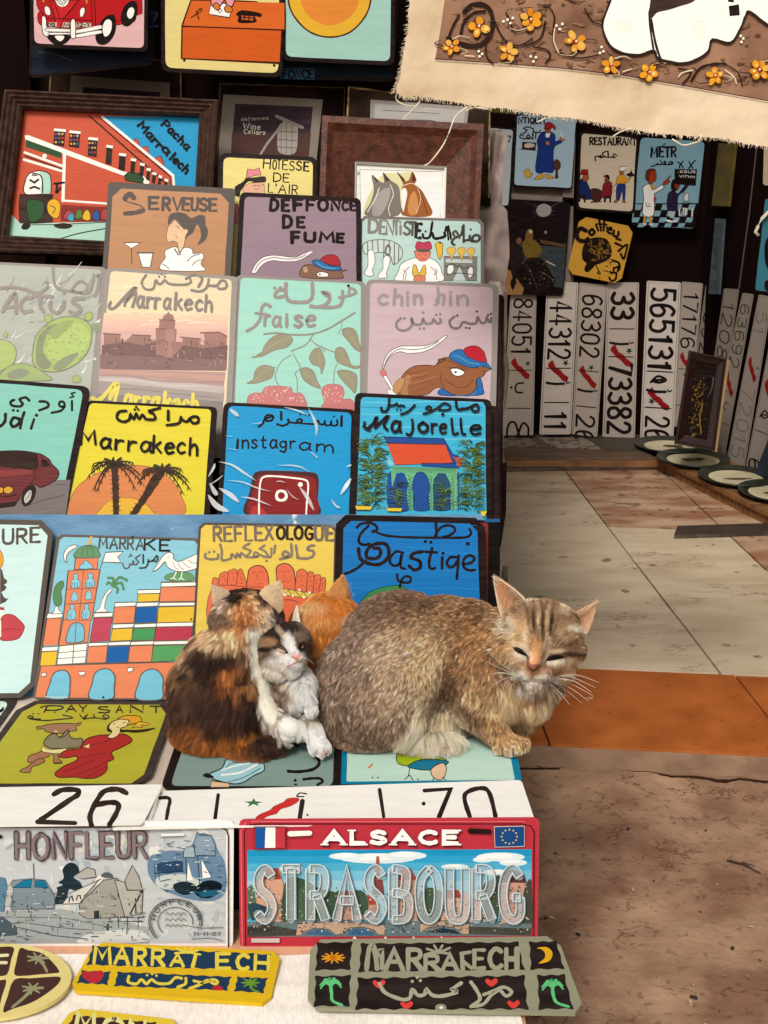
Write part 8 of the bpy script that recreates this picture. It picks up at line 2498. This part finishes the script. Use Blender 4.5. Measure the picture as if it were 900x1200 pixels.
pat = [(250, 860, 60, 34, 0, 'a0602c', .5, .5), (262, 812, 66, 46, -20, '38221a', .5, .7), (240, 800, 40, 46, 20, '3a261c', .5, .6), (222, 815, 24, 40, 0, '4c3428', .5, .6), (230, 780, 20, 16, 0, '8c6848', .6, .6), (262, 776, 34, 10, -25, '241612', .4, .7), (272, 748, 30, 7, 0, 'c49c74', .5, .5, .6), (236, 768, 12, 14, -40, 'c8a480', .5, .5, .9), (280, 748, 22, 12, 0, '241612', .4, .5), (252, 770, 22, 16, 0, '2c1a14', .4, .5),
       (272, 795, 15, 24, 15, 'b8703a', .5, .6), (300, 800, 22, 30, 0, 'a87444', .5, .6), (306, 782, 24, 9, 20, '50382a', .5, .6), (294, 766, 20, 6, 20, '5c4030', .5, .6), (283, 790, 9, 7, 0, '2c1a14', .4, .4), (290, 812, 10, 6, 10, '2c1a14', .4, .4), (292, 838, 34, 24, -12, '2c1c16', .5, .7), (262, 828, 20, 34, 10, '3a241a', .5, .6), (240, 838, 22, 24, 0, '402a20', .5, .6),
       (282, 862, 46, 10, -12, 'a8682f', .5, .6), (236, 872, 34, 18, 15, '9a5c2c', .5, .6), (228, 850, 14, 16, 0, '7c4a2a', .5, .6), (262, 882, 30, 10, 0, '8c5428', .5, .6), (318, 846, 12, 10, 0, '2c1c16', .5, .5), (316, 870, 34, 11, -10, '34221a', .4, .4),
       (288, 716, 42, 40, 0, 'd4a880', .4, .3), (276, 738, 36, 12, 5, 'd09c6c', .5, .4), (262, 748, 20, 12, 0, 'd8b48c', .5, .4), (286, 716, 10, 24, -5, 'c88c54', .5, .5, .8), (294, 724, 5, 16, -10, 'b06c38', .5, .5, .5), (282, 722, 4, 12, -10, 'a85c28', .5, .5, .6),
       (277, 696, 9, 15, 20, '2e201a', .4, .5), (303, 697, 7, 15, -15, '2e201a', .4, .5), (290, 690, 16, 5, 0, '33241c', .5, .4), (258, 702, 10, 10, 0, '54403a', .5, .5), (257, 722, 13, 14, 0, '7c6858', .5, .6), (262, 710, 7, 7, 0, 'b0988c', .5, .5), (264, 730, 14, 6, -20, '8c6c54', .5, .6),
       (318, 728, 12, 14, 0, 'c8b8a8', .5, .4), (322, 716, 7, 12, 10, '4a3c38', .5, .4), (308, 738, 14, 9, 0, 'd8c0a4', .5, .4),
       (299, 752, 10, 18, -15, 'f0e4d4', .35, .3), (304, 786, 10, 30, -10, 'efe4d6', .3, .25), (314, 824, 11, 30, -12, 'efe2d2', .3, .2), (346, 855, 26, 17, 20, 'f4eae0', .3, .15), (296, 800, 7, 7, 0, '4c382c', .5, .5, .8)]
flow = [(288, 705, 16, 0, .6, .3), (262, 720, 14, -.6, .5, .2), (312, 722, 14, .6, .5, .2), (285, 750, 20, -.1, 1, 0), (240, 800, 36, -.75, .7, 0), (280, 810, 36, -.15, 1, 0), (230, 860, 34, -.5, .8, 0), (280, 865, 30, .1, 1, 0), (315, 790, 18, .1, 1, 0), (344, 856, 16, .8, .5, -.2), (300, 876, 22, 1, -.1, 0)]
lens = [(.0175,), (288, 712, 42, 36, 0, .0060), (286, 745, 36, 14, 0, .012), (225, 800, 36, 60, 0, .021), (240, 868, 50, 30, 0, .016), (308, 800, 14, 56, -10, .0042), (300, 755, 10, 20, 0, .005), (350, 857, 22, 16, 0, .0038), (330, 845, 14, 12, 0, .005), (320, 870, 34, 10, 0, .008)]
K1 = Cat('calico kitten with black, orange and white fluffy coat sitting with its back turned', P3(270, 885, 1.19), blobs, .0021, pat, '50382a', flow, lens, 11, gain=1.15)
W1 = [(300, 752, 9, 20, -15), (305, 788, 9, 28, -10), (313, 824, 10, 26, -12), (346, 856, 24, 16, 20)]
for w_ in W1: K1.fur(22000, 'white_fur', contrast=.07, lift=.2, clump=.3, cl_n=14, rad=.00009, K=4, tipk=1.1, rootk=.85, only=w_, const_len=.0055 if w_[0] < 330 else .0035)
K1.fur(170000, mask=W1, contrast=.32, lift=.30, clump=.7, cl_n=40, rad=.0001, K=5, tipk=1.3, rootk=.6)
K1.ear((250, 687, 1.258), (253, 710, 1.240), (270, 698, 1.245), -.006, inner='c8b0a0', outer='b09884', rimcol='dccbb8', bulge=.12, n=2000, nin=10, elen=.005, nfront=4000, fcol='c4ac94')
K1.ear((328, 682, 1.258), (303, 699, 1.245), (327, 719, 1.235), -.009, inner='d0b098', outer='b89474', rimcol='e8d8c4', bulge=.14, side=-1, n=2000, nin=10, elen=.005, nfront=5000, fcol='e0c4a0')
K1.stroke('claw_gap', [[(346, 862), (346, 866), (347, 869)], [(354, 861), (354, 865), (355, 868)]], .0004, '8c7060', .0012)
# ---------------------------------------------------------------- orange kitten, head buried, behind
YO = 1.285
blobs = [('e', 386, 728, YO, 36, 33, 34, 0), ('e', 374, 745, YO - .004, 30, 34, 32), ('e', 372, 785, YO - .004, 24, 46, 34), ('e', 408, 735, YO + .004, 32, 26, 32), ('e', 420, 760, YO + .01, 40, 40, 34), ('e', 400, 820, YO + .005, 50, 55, 36), ('e', 356, 728, YO, 14, 16, 18)]
pat = [(385, 720, 40, 40, 0, 'd08846', .4, .3), (400, 712, 26, 12, 20, 'c07430', .5, .5, .8), (372, 730, 26, 8, 10, 'dca064', .5, .6, .7), (390, 738, 30, 6, -10, 'b86c2c', .5, .6, .6), (372, 752, 22, 6, -5, 'b86c2c', .5, .6, .5), (386, 764, 20, 5, 0, 'dca468', .5, .6, .6), (365, 712, 18, 8, 0, 'd8a878', .5, .5, .9), (370, 790, 20, 20, 0, 'a8642c', .5, .5, .8), (412, 722, 16, 5, -25, 'e8b888', .5, .4, .8), (376, 775, 16, 6, 0, 'b46a2c', .5, .5, .7)]
flow = [(386, 715, 26, -.3, .7, .1), (372, 760, 30, 0, 1, 0), (412, 735, 26, .7, .6, 0), (400, 810, 40, 0, 1, 0)]
K2 = Cat('orange kitten with its head tucked away behind the tabby cat', P3(385, 850, 1.27), blobs, .0024, pat, 'cc8444', flow, [(.0095,), (386, 722, 34, 26, 0, .0062)], 17, gain=1.15)
K2.fur(60000, contrast=.16, lift=.24, clump=.5, cl_n=22, rad=.0001, K=4, tipk=1.3, rootk=.7)
K2.ear((402, 675, 1.285), (382, 700, 1.28), (410, 702, 1.29), -.006, inner='dca070', outer='d49a60', rimcol='ecd0a8', bulge=.10, side=1, n=2500, nin=20, elen=.004, nfront=6000, fcol='d89a5c')
K2.ear((348, 709, 1.262), (343, 728, 1.255), (353, 737, 1.258), .002, inner='e8dccc', outer='3c2c24', rimcol='f4ece0', bulge=.04, side=1, n=600, nin=40, elen=.002)
# ---------------------------------------------------------------- small tabby and white kitten on its back between them
YT = 1.218
blobs = [('e', 334, 762, YT, 30, 29, 28, 20), ('e', 325, 768, YT - .002, 20, 20, 22), ('e', 340, 752, YT + .002, 24, 22, 24), ('e', 352, 764, YT - .004, 12, 15, 18), ('e', 343, 774, YT - .022, 13, 10.5, 12, 20), ('e', 339, 781, YT - .016, 14, 9, 13, 20), ('e', 350, 770, YT - .0305, 5, 4, 5, 20), ('c', [(338, 750, YT - .020, 8), (345, 764, YT - .029, 6.5)]), ('e', 326, 784, YT - .008, 18, 11, 16),
         ('e', 344, 808, YT + .002, 24, 32, 24, 10), ('e', 342, 822, YT + .010, 20, 30, 22), ('e', 352, 806, YT - .004, 17, 22, 20), ('e', 350, 838, YT + .006, 20, 22, 20),
         ('c', [(355, 808, YT - .022, 9), (360, 822, YT - .030, 8), (365, 832, YT - .034, 7.5)]), ('e', 365, 834, YT - .035, 7.5, 7, 8), ('c', [(362, 846, YT - .028, 9), (366, 858, YT - .036, 10), (371, 868, YT - .044, 10.5)]), ('e', 374, 874, YT - .048, 13.5, 9.5, 13, 15), ('e', 367, 879, YT - .053, 4.6, 5.6, 6), ('e', 375, 881, YT - .054, 4.6, 5.6, 6), ('e', 383, 877, YT - .051, 4.4, 5.6, 6)]
pat = [(336, 748, 34, 18, 20, '70604f', .4, .3), (320, 762, 20, 20, 0, '8a7460', .5, .3), (330, 739, 26, 9, -10, '2c221c', .4, .3, 1), (342, 735, 10, 8, 0, '332820', .5, .3, .8), (330, 742, 3.5, 10, -40, 'b49e88', .4, .3, .9), (337, 741, 3, 9, -30, '2c221c', .4, .3, .9), (322, 746, 4, 10, -40, '2e241e', .4, .3, .95), (326, 752, 4, 6, -20, '241a16', .4, .3, 1), (314, 760, 14, 3.5, 5, '241a16', .4, .3, 1), (321, 769, 14, 5, 0, '4c3a2e', .4, .3, .95), (316, 753, 9, 5, 0, 'a07c5c', .5, .3, .8), (349, 742, 3, 8, -25, '3a2e26', .5, .3, .9), (346, 748, 2.5, 7, 0, 'a08870', .5, .3, .6), (357, 762, 8, 13, 0, '40302a', .4, .3, .95), (352, 748, 7, 7, 0, '8c7868', .5, .3, .8),
       (340, 757, 5.5, 14, -12, 'f4ece4', .4, .15), (345, 770, 13, 9, 20, 'f6eee8', .3, .12), (336, 781, 24, 11, 15, 'f4ece4', .4, .2), (322, 784, 16, 9, 0, 'dccdbc', .5, .3, .9), (330, 766, 8, 4, 20, 'e8dccc', .5, .2, .9), (350, 771, 6, 4, 20, 'f0c4b8', .6, .15, .6),
       (344, 806, 30, 28, 0, 'efe6dc', .35, .25), (328, 812, 14, 22, 15, 'a08870', .5, .5, .8), (327, 803, 14, 3.5, 35, '4c382c', .5, .3, .95), (326, 814, 14, 3.5, 30, '4c382c', .5, .3, .95), (330, 825, 13, 3.5, 30, '4c382c', .5, .3, .95), (336, 838, 12, 10, 0, 'b8a890', .5, .4, .7), (352, 836, 8, 8, 0, '7c6452', .5, .4, .8), (360, 824, 14, 18, 0, 'f4ece4', .35, .2), (371, 868, 20, 22, 0, 'f6eee6', .3, .15), (379, 882, 5, 3, -40, 'e0a898', .6, .2, .6)]
flow = [(334, 740, 14, -.1, -.8, .6), (318, 764, 14, -.9, .3, .3), (356, 760, 10, .8, .1, .4), (345, 772, 8, -.2, .8, .2), (336, 784, 14, -.3, .9, .1), (344, 812, 24, -.1, 1, 0), (366, 838, 14, .2, 1, 0), (372, 868, 14, .5, .8, -.2)]
lens = [(.0072,), (336, 762, 34, 32, 0, .0040), (344, 770, 16, 14, 20, .0020), (316, 776, 10, 14, 0, .007), (340, 812, 26, 24, 0, .0085), (366, 832, 12, 12, 0, .0032), (372, 872, 18, 16, 0, .0032)]
K3 = Cat('small tabby and white kitten lying on its back with sleepy eyes and pink nose', P3(345, 878, 1.2), blobs, .0016, pat, '94806c', flow, lens, 23, gain=1.2)
mask = [(329.5, 760, 8, 4, 22), (353, 757, 5, 4.4, -40), (346.5, 769.5, 4.5, 3, 0)]
K3.fur(45000, 'chest_fur', mask=[(336, 762, 29, 28, 0)], contrast=.24, lift=.28, clump=.6, cl_n=26, rad=.00009, K=4, tipk=1.2, rootk=.75, lenk=1.2)
K3.fur(90000, mask=mask, only=(336, 762, 32, 31, 0), contrast=.15, lift=.22, clump=.4, cl_n=16, rad=.00008, K=4, tipk=1.15, rootk=.85, crad=.006)
K3.patch('eye_lining', [(322, 759), (327, 758.5), (333, 761), (338, 764.5), (336, 766), (330, 765), (325, 762)], '2c1c16', .0009, .4)
K3.patch('eye', [(324.5, 760.3), (330, 761), (335, 763.8), (332.5, 765.2), (327.5, 763.8)], 'a48c7c', .0013, .2, .0003)
K3.patch('eye_lining', [(350, 760), (352, 756.5), (356, 754), (357.5, 755.5), (355.5, 759.5), (352, 761.5)], '2c1c16', .0009, .4)
K3.patch('eye', [(352.3, 759.3), (353.6, 757.4), (355.4, 756.2), (355.2, 758.2), (353.6, 759.8)], '84705f', .0013, .2, .0003)
K3.stroke('eyelid', [[(320, 758.5), (327, 756), (334, 758.5), (339, 765)], [(348, 761), (351, 754), (357, 751.5)], [(350, 762.5), (355, 761), (358, 756)]], .0008, '241814', .0013)
K3.patch('nose', [(342, 768), (346, 767.5), (351, 767), (351.5, 769.5), (348, 773), (345, 771.5)], 'e0948c', .0006, .45, .0009)
K3.stroke('mouth_line', [[(348, 773), (346, 776), (340, 779), (336, 780)], [(348, 773), (351, 775), (353, 774)]], .00055, 'c06c64', .0013)
K3.stroke('paw_pad', [[(377, 884), (380, 881), (382, 879)]], .0008, 'd89890', .0018)
K3.stroke('claw_gap', [[(371, 877), (371, 881), (371, 884)], [(379, 877), (379.5, 880), (379.5, 883)], [(362, 834), (362, 838)], [(367, 835), (367, 839)]], .0004, '9c8070', .0014)
K3.whiskers([[(338, 776), (326, 782), (314, 784)], [(338, 778), (328, 787), (318, 792)], [(352, 770), (360, 772), (368, 778)]], .00016)
